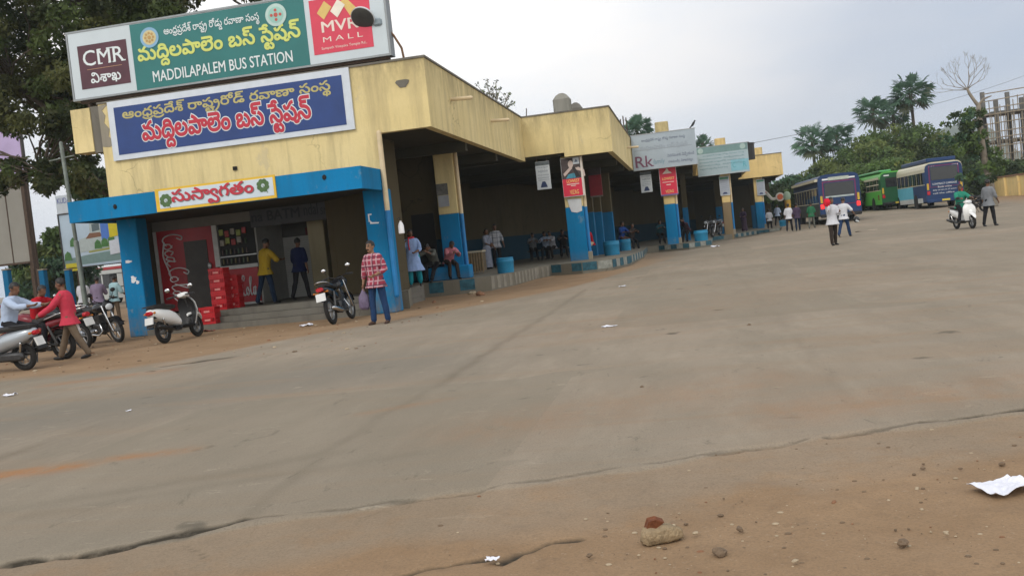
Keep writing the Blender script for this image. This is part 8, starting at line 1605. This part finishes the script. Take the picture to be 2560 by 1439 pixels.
# crow on the billboard
p = on_y(1733, 328, 47.9); s = empty('crow', (p.x, 47.92, 6.0), 'black crow perched on the top edge of the grey billboard', 'bird')
b = MB(); b.tube([(-.10, 0, .06), (-.02, 0, .13), (.06, 0, .24), (.10, 0, .30)], [.02, .055, .06, .035], 10); b.ball((.115, 0, .335), .042, .036, .038, 10, 8); b.tube([(.14, 0, .335), (.20, 0, .32)], [.016, .004], 6); b.tube([(-.08, 0, .08), (-.22, 0, -.06)], [.035, .02], 6, flat=.4); b.tube([(.02, .025, .12), (.02, .025, 0)], .007, 5); b.tube([(.02, -.025, .12), (.02, -.025, 0)], .007, 5)
link_mesh('body', remeshed(b, .011), [BLACK], s)
# litter and stones
def crumple(px, py, size, label, m_, hgt=.3, seed=1, asp=1.0, rz=0.0):
    p = on_ground(px, py); b = MB(); n = 13; vs_ = []; fs = []
    for i in range(n):
        for j in range(n):
            u, v = i / (n - 1) - .5, j / (n - 1) - .5; q = Vector((u * 1.9 + v * 1.1 + seed * 5.1, v * 1.3, seed)); z = (abs(noise.noise(q)) + .22 * abs(noise.noise(q * 2.9))) * hgt * size * 1.5 + .004
            e = 1 + .25 * noise.noise(q * 1.3); vs_.append((u * size * asp * e, v * size * e, z))
    for i in range(n - 1):
        for j in range(n - 1): fs.append((i * n + j, (i + 1) * n + j, (i + 1) * n + j + 1, i * n + j + 1))
    b.add(vs_, fs); o = b.build('paper_scrap', m_, None, False); o.location = p; o.rotation_euler = (0, 0, rz)
    sdm = o.modifiers.new('s', 'SOLIDIFY'); sdm.thickness = .002
    tag(o, label, 'litter'); return o
PAP = mat('litter_white', (.72, .73, .80), .6, var=.10, scale=6)
crumple(2505, 1222, .20, 'large crumpled white plastic sheet on the brown earth at the right', PAP, .22, 2, 1.35, .5)
crumple(1232, 1399, .045, 'small bright scrap of white paper by the foreground crack', PAP, .3, 3, 1.3, .2)
crumple(24, 989, .11, 'white scrap of paper on the slab at the left edge', PAP, .35, 4, 1.4, .2)
crumple(765, 815, .22, 'white litter in front of the black motorcycle', PAP, .3, 5, 1.3, .4)
crumple(590, 812, .50, 'greyish plastic litter at the foot of the steps', mat('litter_grey', (.30, .31, .33), .5, var=.3, scale=9), .25, 6, 1.3)
crumple(1523, 816, .12, 'pale paper flake alone in the middle of the yard', PAP, .2, 7, 1.8)
crumple(322, 1027, .05, 'tiny pale flake on the grey patch of slab', PAP, .2, 8)
crumple(1556, 716, .12, 'small pale flake near the painted kerb', PAP, .2, 9, 1.5)
crumple(2165, 577, .55, 'flat scrap of card lying in front of the buses', mat('litter_card', (.38, .30, .22), .8), .05, 10, 1.8)
crumple(1788, 617, .4, 'white litter by the corner of the third bay kerb', PAP, .2, 11)
crumple(522, 828, .25, 'brown and red wrapper below the crates', mat('litter_red', (.25, .06, .04), .7), .2, 12)
# broken concrete lump with a rusty brick face
p = on_ground(1655, 1345); b = MB(); b.loft([(-.155, 0, .035, .03, .035), (-.12, .005, .05, .068, .055), (0, .01, .055, .08, .062), (.10, .01, .05, .075, .055), (.15, .0, .035, .04, .035)], 14, 'x', 3.2)
me = b.mesh('lump', [mat('lump_tan', (.30, .225, .135), .95, var=.35, scale=14, bump=.7, bscale=50)], True)
bm = bmesh.new(); bm.from_mesh(me); bmesh.ops.subdivide_edges(bm, edges=bm.edges, cuts=2, use_grid_fill=True); bm.to_mesh(me); bm.free(); fold(me, .012, 5, 22, 1)
s = empty('rubble_lump', p - Vector((0, 0, .012)), 'tan broken masonry lump with a red brick corner lying on the earth', 'rubble', R(24)); o = bpy.data.objects.new('lump', me); COL.objects.link(o); o.parent = s; o.scale = (.62, .62, .62)
b = MB(); b.prism([(-.085, .015), (-.055, .10), (-.02, .105), (.015, .088), (-.03, .055), (-.05, .02)], .0, .042, 'y'); o = b.build('brick_corner', mat('brick_red', (.15, .050, .020), .95, var=.4, scale=30, bump=.6), s); o.rotation_euler = (R(8), 0, R(-10))
rng = random.Random(11)
def stone(px, py, size, i, m_):
    p = on_ground(px, py); b = MB(); b.ball((0, 0, 0), 1, .75, .55, 18, 12); b.v = [tuple(Vector(v) * (1 + .4 * noise.noise(Vector(v) * 1.7 + Vector((i * 3.3, 0, 0))) + .12 * noise.noise(Vector(v) * 5 + Vector((i, 0, 0))))) for v in b.v]
    o = b.build('stone', m_, None, 'auto'); o.scale = (size, size, size); o.location = p + Vector((0, 0, size * .12)); o.rotation_euler = (rng.uniform(-.3, .3), rng.uniform(-.3, .3), rng.uniform(0, 6)); return o
ST1 = mat('stone_grey', (.15, .105, .068), .95, var=.3, scale=3); ST2 = mat('stone_tan', (.36, .29, .20), .95, var=.3, scale=3); ST3 = mat('stone_rust', (.22, .11, .06), .95, var=.3, scale=3)
for i, (px, py, sz, m_, lb) in enumerate([(1800, 1382, .034, ST1, 'dark clod of earth right of the masonry lump'), (1738, 1332, .014, ST2, 'pale chip beside the masonry lump'), (1473, 1388, .014, ST1, 'grey pebble left below the masonry lump'), (1850, 1322, .018, ST1, 'dark stone on the earth above the dark clod'), (2085, 1255, .014, ST3, 'rusty chip in the middle of the brown earth'), (2365, 1332, .012, ST2, 'pale chip below the white plastic sheet'), (2258, 1358, .026, ST1, 'dark clod below the white plastic sheet'), (1988, 1402, .013, ST2, 'pale flat chip near the bottom edge'), (2505, 1160, .016, ST1, 'dark stone above the white plastic sheet'), (1202, 738, .16, ST3, 'reddish rubble stone at the foot of the ribbed kerb'), (1180, 735, .12, ST2, 'pale rubble stone at the foot of the ribbed kerb'), (1545, 655, .2, ST2, 'pale rubble stone on the painted kerb corner'), (1085, 756, .08, ST3, 'brick fragment below the first blue kerb block'), (1873, 812, .03, ST1, 'small dark stone alone on the yard slab'), (1605, 967, .02, ST1, 'small dark stone in the middle foreground')]):
    tag(stone(px, py, sz, i, m_), lb, 'stone')
b = MB(); P_ = []
for i in range(1900):
    x = rng.uniform(-1.7, 2.6); y = rng.uniform(3.0, 6.3); e = 5.6 + (x + .3) * .36
    if y > e - .5 - rng.random() * .6 and rng.random() < .9: continue
    if x < -.6 and rng.random() < .75: continue
    r_ = .0022 + .010 * rng.random() ** 4; b.slot(rng.choice((0, 0, 0, 1, 1, 2))); b.ball((x, y, -.018 + r_ * .15), r_ * rng.uniform(.8, 1.6), r_, r_ * .6, 6, 4)
for i in range(260):
    x = rng.uniform(-14, -5); y = rng.uniform(14, 23.5)
    r_ = .012 + .03 * rng.random() ** 4; b.slot(rng.choice((0, 1, 2))); b.ball((x, y, r_ * .2), r_ * rng.uniform(.8, 1.6), r_, r_ * .5, 6, 4)
o = b.build('pebbles', [ST1, ST2, ST3]); tag(o, 'fine gravel and chips strewn over the brown earth', 'gravel', kind='stuff')
# ------------------------------------------------------------------ trees
def leaf_mat(name, col, var=.45, trans=.25):
    if name in MATS: return MATS[name]
    m, t, b = new_mat(name); n = t.nodes.new; l = t.links.new
    b.inputs['Roughness'].default_value = .6; b.inputs['Specular IOR Level'].default_value = .25
    g = n('ShaderNodeNewGeometry'); z = n('ShaderNodeTexNoise'); z.inputs['Scale'].default_value = .9; z.inputs['Detail'].default_value = 5; l(g.outputs['Position'], z.inputs['Vector'])
    r = n('ShaderNodeValToRGB'); l(z.outputs['Fac'], r.inputs[0]); e = r.color_ramp.elements; e[0].position = .32; e[1].position = .70
    e[0].color = (*[c * (1 - var) for c in col], 1); e[1].color = (col[0] * (1 + var * 1.2), col[1] * (1 + var), col[2] * (1 + var * .6), 1)
    l(r.outputs[0], b.inputs['Base Color'])
    tr = n('ShaderNodeBsdfTranslucent'); l(r.outputs[0], tr.inputs['Color']); mx_ = n('ShaderNodeMixShader'); mx_.inputs[0].default_value = trans
    l(b.outputs[0], mx_.inputs[1]); l(tr.outputs[0], mx_.inputs[2]); l(mx_.outputs[0], t.nodes['Material Output'].inputs['Surface'])
    MATS[name] = m; return m
BARK = mat('bark', (0.075, 0.058, 0.042), .95, var=.4, scale=6, bump=.8, bscale=14, stretch=(1, 1, .3))
BARK_P = mat('bark_pale', (0.22, 0.19, 0.15), .95, var=.35, scale=4, bump=.6, bscale=12)
def leaves(name, clumps, per, size, mats, parent, seed=1, asp=.5, droop=.3):
    """thousands of small folded leaves in clumps (x, y, z, r)"""
    rng = np.random.RandomState(seed); C = np.array(clumps, float); tot = C[:, 3] ** 2; cnt = np.maximum(4, (per * tot / tot.mean())).astype(int)
    idx = np.repeat(np.arange(len(C)), cnt); n = len(idx)
    d = rng.normal(size=(n, 3)); d /= np.linalg.norm(d, axis=1)[:, None]; rad = rng.rand(n) ** .45
    c = C[idx, :3] + d * (rad * C[idx, 3])[:, None] * np.array([1, 1, .8])
    ax = d * .6 + rng.normal(size=(n, 3)) * .8; ax[:, 2] -= droop; ax /= np.linalg.norm(ax, axis=1)[:, None]
    up = rng.normal(size=(n, 3)); sd_ = np.cross(ax, up); sd_ /= np.linalg.norm(sd_, axis=1)[:, None]
    s = size * rng.uniform(.6, 1.35, n)[:, None]
    nv = np.cross(ax, sd_)
    p0 = c - ax * s; p1 = c + sd_ * s * asp + nv * s * .12; p2 = c + ax * s; p3 = c - sd_ * s * asp + nv * s * .12
    v = np.stack([p0, p1, p2, p3], 1).reshape(-1, 3)
    me = bpy.data.meshes.new(name); me.vertices.add(4 * n); me.vertices.foreach_set('co', v.ravel().astype(np.float32))
    me.loops.add(4 * n); me.loops.foreach_set('vertex_index', np.arange(4 * n, dtype=np.int32)); me.polygons.add(n); me.polygons.foreach_set('loop_start', np.arange(0, 4 * n, 4, dtype=np.int32))
    for m in mats: me.materials.append(m)
    me.polygons.foreach_set('material_index', (rng.randint(0, 97, len(C))[idx] % len(mats)).astype(np.int32)); me.update(calc_edges=True)
    o = bpy.data.objects.new(name, me); COL.objects.link(o); o.parent = parent; return o
def limb(mb, a, c, r0, r1, rng, bend=.12, n=6):
    a = Vector(a); c = Vector(c); L_ = (c - a).length; pts = []
    o1 = Vector((rng.uniform(-1, 1), rng.uniform(-1, 1), rng.uniform(-.3, .6))) * L_ * bend
    for i in range(n + 1): t = i / n; pts.append(a.lerp(c, t) + o1 * math.sin(math.pi * t))
    mb.tube(pts, [r0 + (r1 - r0) * i / n for i in range(n + 1)], 8); return pts
def tree(loc, label, H, Rx, crown0, nclump, per, leaf, mats, seed, bark=BARK, lean=(0, 0), clump_r=(.5, 1.1), hollow=.35, group=None, trunk_r=None, name='tree', asp=.5):
    rng = random.Random(seed); r = empty(name, loc, label, 'tree', 0, group); tr = MB(); tr0 = trunk_r or H * .022
    top = Vector((lean[0], lean[1], H * .72)); limb(tr, (0, 0, -.2), top * .55, tr0, tr0 * .65, rng, .05); limb(tr, top * .55, top, tr0 * .65, tr0 * .25, rng, .08)
    cl = []; cz = (crown0 + H) / 2; rz_ = (H - crown0) / 2
    for i in range(nclump):
        while True:
            p = Vector((rng.uniform(-1, 1), rng.uniform(-1, 1), rng.uniform(-1, 1)))
            if p.length < 1 and p.length > hollow: break
        w_ = 1.0 - .28 * max(0, p.z)
        q = Vector((lean[0] + p.x * Rx * w_, lean[1] + p.y * Rx * w_, cz + p.z * rz_)); k = rng.uniform(*clump_r); cl.append((q.x, q.y, q.z, k))
        if i % 3 == 0: limb(tr, top * rng.uniform(.45, .95), q, tr0 * .28, .015, rng, .15, 4)
    tr.build('trunk', bark, r, True); leaves('crown', cl, per, leaf, mats, r, seed, asp); return r
LD = leaf_mat('leaf_dark', (.036, .058, .022)); LM = leaf_mat('leaf_mid', (.088, .145, .046)); LO = leaf_mat('leaf_olive', (.125, .165, .052)); LB = leaf_mat('leaf_bluish', (.062, .125, .076)); LY = leaf_mat('leaf_yellow', (.18, .21, .055))
# large tree over the left end of the building
rng = random.Random(21); r = empty('tree', (-19.0, 33.0, 0), 'large dense dark tree spreading behind the signs at the left', 'tree'); tr = MB()
limb(tr, (0, 0, -.2), (.3, 0, 4.2), .42, .30, rng, .04); hubs = []
for (x, y, z) in [(-5, -1, 9), (-2.5, 1, 12), (1, -1, 13), (4.5, 0, 10.5), (7.5, -1, 9.8), (3, 2, 8), (-6, -2, 6.3), (5.5, -2, 7.2), (-3, -3, 5.6)]:
    p = limb(tr, (.3, 0, 4.0), (x, y, z), .20, .05, rng, .12); hubs.append((x, y, z))
cl = []
def to_local(px, py, Yd): q = on_y(px, py, Yd); return (q.x + 19.0, Yd - 33.0, q.z)
for _ in range(640):
    px = rng.uniform(-170, 640); py = rng.uniform(-330, 480)
    # outline of the crown: high to the right, hanging low at the left
    lim = 40 if px > 620 else 60 + 3.2 * (430 - px) * .62 if px > 250 else 455 if px > 90 else 330 - .2 * (90 - px)
    if py > min(lim, 470 - (40 if 100 < px < 190 else 0)): continue
    if px > 330 and py > 130: continue
    Yd = rng.uniform(28.5, 37.5); x, y, z = to_local(px, py, Yd); cl.append((x, y, z, rng.uniform(.35, .85)))
for _ in range(40):
    px = rng.uniform(0, 265); py = rng.uniform(395, 485)
    x, y, z = to_local(px, py, rng.uniform(28, 31)); cl.append((x, y, z, rng.uniform(.2, .42)))
for i, c in enumerate(cl):
    if i % 3 == 0: h = min(hubs, key=lambda q: (q[0] - c[0]) ** 2 + (q[1] - c[1]) ** 2 + (q[2] - c[2]) ** 2); limb(tr, h, c[:3], .045, .012, rng, .2, 4)
for (p0, p1) in [((-40, 365), (95, 425)), ((-40, 385), (80, 400)), ((-30, 400), (70, 432)), ((60, 300), (240, 330)), ((150, 350), (255, 455))]:
    limb(tr, to_local(*p0, 30), to_local(*p1, 29.5), .05, .015, rng, .08)
tr.build('trunk', BARK, r, True); leaves('crown', cl, 230, .108, [leaf_mat('leaf_big_dark', (.045, .062, .024), trans=.4), leaf_mat('leaf_big', (.068, .10, .033), trans=.4), leaf_mat('leaf_big_olive', (.092, .105, .040), trans=.4)], r, 21, .5)
tree((on_y(322, 470, 50).x, 50, 0), 'darker smaller tree just left of the yellow upper wall', 8.0, 1.6, 4.9, 34, 260, .17, [LD, LM], 5, clump_r=(.4, .8), lean=(-1.75, 0))
tree((on_y(118, 640, 52).x, 52, 0), 'rounded mid green tree behind the lamp pole at the left', 5.6, 2.5, .4, 70, 230, .18, [LM, LB, LO], 6, clump_r=(.5, .9))
# thin tree top showing above the roof of the first bay
r = empty('tree', (on_y(1262, 300, 60).x, 60, 0), 'sparse twiggy tree top above the roof between the first bays', 'tree'); tr = MB(); rng = random.Random(4); cl = []
bx = r.location.x; limb(tr, (0, 0, -.2), (on_y(1245, 290, 60).x - bx, 0, on_y(1245, 290, 60).z), .18, .07, rng, .03)
hub = on_y(1245, 290, 60) - Vector((bx, 60, 0))
for (px, py) in [(1150, 205), (1192, 212), (1205, 232), (1218, 200), (1240, 206), (1252, 222), (1270, 235), (1284, 260), (1275, 262), (1230, 222), (1215, 216)]:
    q = on_y(px, py, 60 + rng.uniform(-1, 1)); q = Vector((q.x - bx, q.y - 60, q.z)); pts = limb(tr, hub, q, .045, .012, rng, .1); cl += [(q.x, q.y, q.z, .2), (*pts[4], .16)]
    for _ in range(3): e = pts[4] + Vector((rng.uniform(-.5, .5), rng.uniform(-.4, .4), rng.uniform(-.1, .7))); limb(tr, pts[4], e, .016, .006, rng, .1, 3); cl.append((*e, .13))
tr.build('trunk', BARK_P, r, True); leaves('crown', cl, 7, .085, [LO, LD], r, 9)
# fan palms
PALM = leaf_mat('palm_leaf', (.085, .165, .11), .35, .25); PALM_D = leaf_mat('palm_leaf_dry', (.10, .12, .075), .35, .15)
def fan_palm(px, pyc, Yd, label, rpx, nf=34, seed=1):
    c = on_y(px, pyc, Yd); rng = random.Random(seed); r = empty('palm_tree', (c.x, Yd, 0), label, 'palm tree', 0, 'fan palms behind the yard'); tr = MB(); h = c.z
    tr.tube([(0.3, 0, -.2), (.12, 0, h * .4), (0, 0, h - .2), (0, 0, h + .3)], [.24, .17, .15, .2], 10); tr.build('trunk', BARK, r, True)
    Rr = rpx / FOCAL * Yd; b = MB()
    for i in range(nf):
        z = 1 - 2 * (i + .5) / nf; z = z * .92 + .05; az = i * 2.39996 + rng.uniform(-.25, .25); dry = z < -.62
        d = Vector((math.cos(az) * math.sqrt(max(0, 1 - z * z)), math.sin(az) * math.sqrt(max(0, 1 - z * z)), z)).normalized(); pet = Rr * rng.uniform(.46, .62); fr = Rr * rng.uniform(.36, .48)
        st = Vector((0, 0, h)); hub_ = st + d * pet - Vector((0, 0, .06 * Rr)); b.slot(0 if not dry else 1); b.tube([st, st + d * pet * .5 + Vector((0, 0, .05 * Rr)), hub_], [.05, .035, .03], 5)
        side_ = d.cross(Vector((0, 0, 1)))
        side_ = side_.normalized() if side_.length > .1 else Vector((1, 0, 0)); nrm = side_.cross(d).normalized(); tw = rng.uniform(-.7, .7); s2 = side_ * math.cos(tw) + nrm * math.sin(tw); n2 = d.cross(s2)
        nb = 15
        for k in range(nb):
            a = R(-125 + 250 * k / (nb - 1)); dr = (d * math.cos(a) + s2 * math.sin(a)); ln_ = fr * (1 - .22 * abs(k / (nb - 1) - .5)) * rng.uniform(.85, 1.1)
            wv = dr.cross(n2).normalized() * fr * .085; md_ = hub_ + dr * ln_ * .62; tip = hub_ + dr * ln_ - Vector((0, 0, fr * .14 * rng.uniform(.3, 1.6)))
            b.add([hub_, md_ + wv + n2 * .03 * fr, tip, md_ - wv - n2 * .03 * fr], [(0, 1, 2, 3)])
    b.build('crown', [PALM, PALM_D], r)
fan_palm(2276, 232, 108, 'tallest fan palm with a ragged skirt standing alone at the right', 60, 34, 3)
fan_palm(2182, 280, 106, 'fan palm left of the tallest with a wide flat crown', 54, 30, 4); fan_palm(2232, 284, 109, 'fan palm crowded against the tallest on its left', 48, 28, 5)
fan_palm(2030, 352, 104, 'left fan palm of the low pair above the last bay', 56, 30, 6); fan_palm(2092, 346, 107, 'right fan palm of the low pair above the last bay', 50, 28, 7)
fan_palm(1592, 322, 96, 'fan palm peeping over the roof behind the grey billboard', 46, 36, 8); fan_palm(1757, 366, 104, 'fan palm between the grey and pale green billboards', 38, 32, 9)
r = empty('rebar_posts', (on_y(1556, 330, 90).x, 90, 0), 'bare thin column rods rising behind the second bay roof', 'column rods'); 
for i in range(5): z = on_y(1545 + i * 7, 290 + 4 * (i % 3), 90).z; MB().tube([(i * .26 - .5, 0, 0), (i * .26 - .6, 0, z)], .06, 5).build('rod', RUSTY, r)
# bushy trees behind the buses
specs = [(2000, 452, 92, 3.6, [LD, LB]), (2055, 425, 96, 3.8, [LM, LO, LD]), (2110, 400, 98, 4.2, [LM, LD]), (2165, 372, 99, 4.4, [LM, LO]), (2225, 330, 101, 4.8, [LM, LO, LM]), (2285, 318, 103, 4.6, [LM, LO]), (2335, 372, 100, 4.2, [LM, LD]), (2395, 395, 97, 4.2, [LD, LM]), (2445, 425, 95, 3.8, [LD, LM]), (2500, 420, 100, 4.0, [LD, LM]), (2560, 415, 99, 4.2, [LM, LD]), (2200, 420, 90, 3.6, [LM, LY, LD]), (2090, 455, 86, 3.0, [LD, LM]), (2300, 420, 91, 3.4, [LM, LD]), (2620, 410, 97, 4.2, [LD, LM]), (1955, 458, 99, 2.8, [LB, LD])]
words = ['low dark bluish tree nearest the last bay', 'olive topped tree behind the blue bus', 'dense mid green tree left of the green bus', 'yellowish green tree above the green bus', 'tall light green tree below the palms', 'tall tree under the tallest palm', 'mid green tree with a drooping right side', 'dark tree behind the coach', 'dark tree between the coach and the bare tree', 'dark tree behind the bare trunk', 'mid green tree before the scaffolding', 'yellowish front bush over the green bus roof', 'dark front bush over the blue bus', 'front bush over the coach roof', 'dark tree at the right edge of the photo', 'thin leaved tree beside the yellow fascia']
for i, ((px, pyt, Yd, Rx, ms), lb) in enumerate(zip(specs, words)):
    q = on_y(px, pyt, Yd); gz = ground_z(q.x, Yd); Ht = (q.z - gz) * 1.06
    tree((q.x, Yd, gz), lb, Ht, Rx, max(.2, Ht * .06), 60, 250, .165, ms, 40 + i, clump_r=(.7, 1.35), hollow=.2, group='bushy trees behind the buses')
for i in range(16):   # undergrowth along the back of the yard
    px = 1975 + i * 41; Yd = 88 + (i * 7 % 5); q = on_y(px, 480, Yd); gz = ground_z(q.x, Yd)
    rg = random.Random(i); cl = [(rg.uniform(-2, 2), rg.uniform(-1, 1), rg.uniform(.2, 2.3), rg.uniform(.5, .95)) for _ in range(12)]
    r = empty('shrub', (q.x, Yd, gz), 'dark shrub in the undergrowth at the back of the yard', 'shrub', 0, 'undergrowth behind the buses'); b = MB(); b.tube([(0, 0, -.1), (.1, 0, .8)], .05, 6); b.build('stem', BARK, r); leaves('foliage', cl, 110, .2, [LD, LM, LD], r, 70 + i)
# bare tree with a leafy lower limb at the right
Yd = 62; bt = on_y(2482, 505, Yd); r = empty('bare_tree', (bt.x, Yd, ground_z(bt.x, Yd)), 'leafless tree with a twisted pale trunk and fine spreading twigs', 'tree'); tr = MB(); rng = random.Random(12)
def bl(px, py, dy=0): q = on_y(px, py, Yd + dy); return Vector((q.x - bt.x, dy, q.z - r.location.z))
main = [bl(2484, 512), bl(2476, 460), bl(2462, 400), bl(2452, 340), bl(2448, 290), bl(2446, 262)]; tr.tube(main, [.27, .21, .19, .17, .15, .13], 10)
tr.tube([bl(2446, 265), bl(2436, 252), bl(2424, 235), bl(2418, 222)], [.12, .10, .09, .07], 8); tr.tube([bl(2447, 262), bl(2458, 248), bl(2470, 243), bl(2478, 240)], [.08, .06, .05, .03], 8)
def twig(p, d, L_, r_, dep):
    q = p + d * L_; tr.tube([p, p.lerp(q, .5) + Vector((rng.uniform(-.05, .05), 0, rng.uniform(-.03, .05))) * L_, q], [r_, r_ * .8, r_ * .6], 5 if r_ < .03 else 6)
    if dep == 0: return
    for _ in range(2 if dep > 1 else 3):
        dd = (d + Vector((rng.uniform(-.7, .7), rng.uniform(-.6, .6), rng.uniform(-.25, .55)))).normalized(); twig(q, dd, L_ * rng.uniform(.62, .85), r_ * .62, dep - 1)
for dx_, dz_ in [(-1.0, .35), (-.75, .6), (-.35, .9), (.1, 1), (.5, .85), (.85, .5), (-.9, .1), (.3, .95)]: twig(bl(2418, 224), Vector((dx_, rng.uniform(-.5, .5), dz_)).normalized(), .72, .030, 4)
for (a_, c_) in [((2452, 330), (2400, 330)), ((2454, 345), (2380, 355)), ((2450, 310), (2410, 290)), ((2455, 360), (2430, 330)), ((2460, 380), (2400, 385))]: limb(tr, bl(*a_), bl(*c_, rng.uniform(-1, 1)), .05, .012, rng, .1)
tr.build('trunk', BARK_P, r, True); cl = []
for _ in range(60): px = rng.gauss(2420, 24); py = rng.gauss(335, 30); q = bl(px, py, rng.uniform(-1.2, 1.2)); cl.append((*q, rng.uniform(.14, .42)))
for _ in range(12): px = rng.uniform(2330, 2440); py = rng.uniform(265, 360); q = bl(px, py, rng.uniform(-1, 1)); cl.append((*q, .12))
for _ in range(22): px = rng.gauss(2455, 22); py = rng.uniform(355, 450); q = bl(px, py, rng.uniform(-1, 1)); cl.append((*q, rng.uniform(.25, .5)))
leaves('crown', cl, 40, .13, [LM, LB, LD], r, 13)
# hill
me = bpy.data.meshes.new('hill'); n = 40; vs_ = []; fs = []
for i in range(n + 1):
    for j in range(9):
        u = i / n; a = on_y(2180 + 900 * u, 500, 1000); top = (math.exp(-((u - .36) / .16) ** 2) * 1.0 + .55 * math.exp(-((u - .75) / .2) ** 2)) * 78 * (1 + .08 * math.sin(u * 31)) + 9
        vs_.append((a.x, 1000 + j * 35, top * math.sin(math.pi * j / 8) - 3))
for i in range(n):
    for j in range(8): fs.append((i * 9 + j, (i + 1) * 9 + j, (i + 1) * 9 + j + 1, i * 9 + j + 1))
me.from_pydata(vs_, [], fs); me.materials.append(mat('hill_scrub', (.055, .07, .04), .95, var=.4, scale=.02)); me.polygons.foreach_set('use_smooth', [True] * len(fs))
o = bpy.data.objects.new('hill', me); COL.objects.link(o); tag(o, 'low hazy hill far behind the bare tree', 'hill', kind='structure')
# ------------------------------------------------------------------ the evening air: thin even haze round the whole yard
b = MB(); b.box(-700, 1100, -30, 1300, -4, 92)
hm = bpy.data.materials.new('haze'); hm.use_nodes = True; t = hm.node_tree; t.nodes.clear()
o_ = t.nodes.new('ShaderNodeOutputMaterial'); v_ = t.nodes.new('ShaderNodeVolumePrincipled')
v_.inputs['Color'].default_value = (.80, .92, 1.0, 1); v_.inputs['Density'].default_value = .00036; v_.inputs['Anisotropy'].default_value = .2
t.links.new(v_.outputs[0], o_.inputs['Volume'])
o = b.build('haze', hm); tag(o, 'thin pale evening haze over the yard', 'haze', kind='stuff')
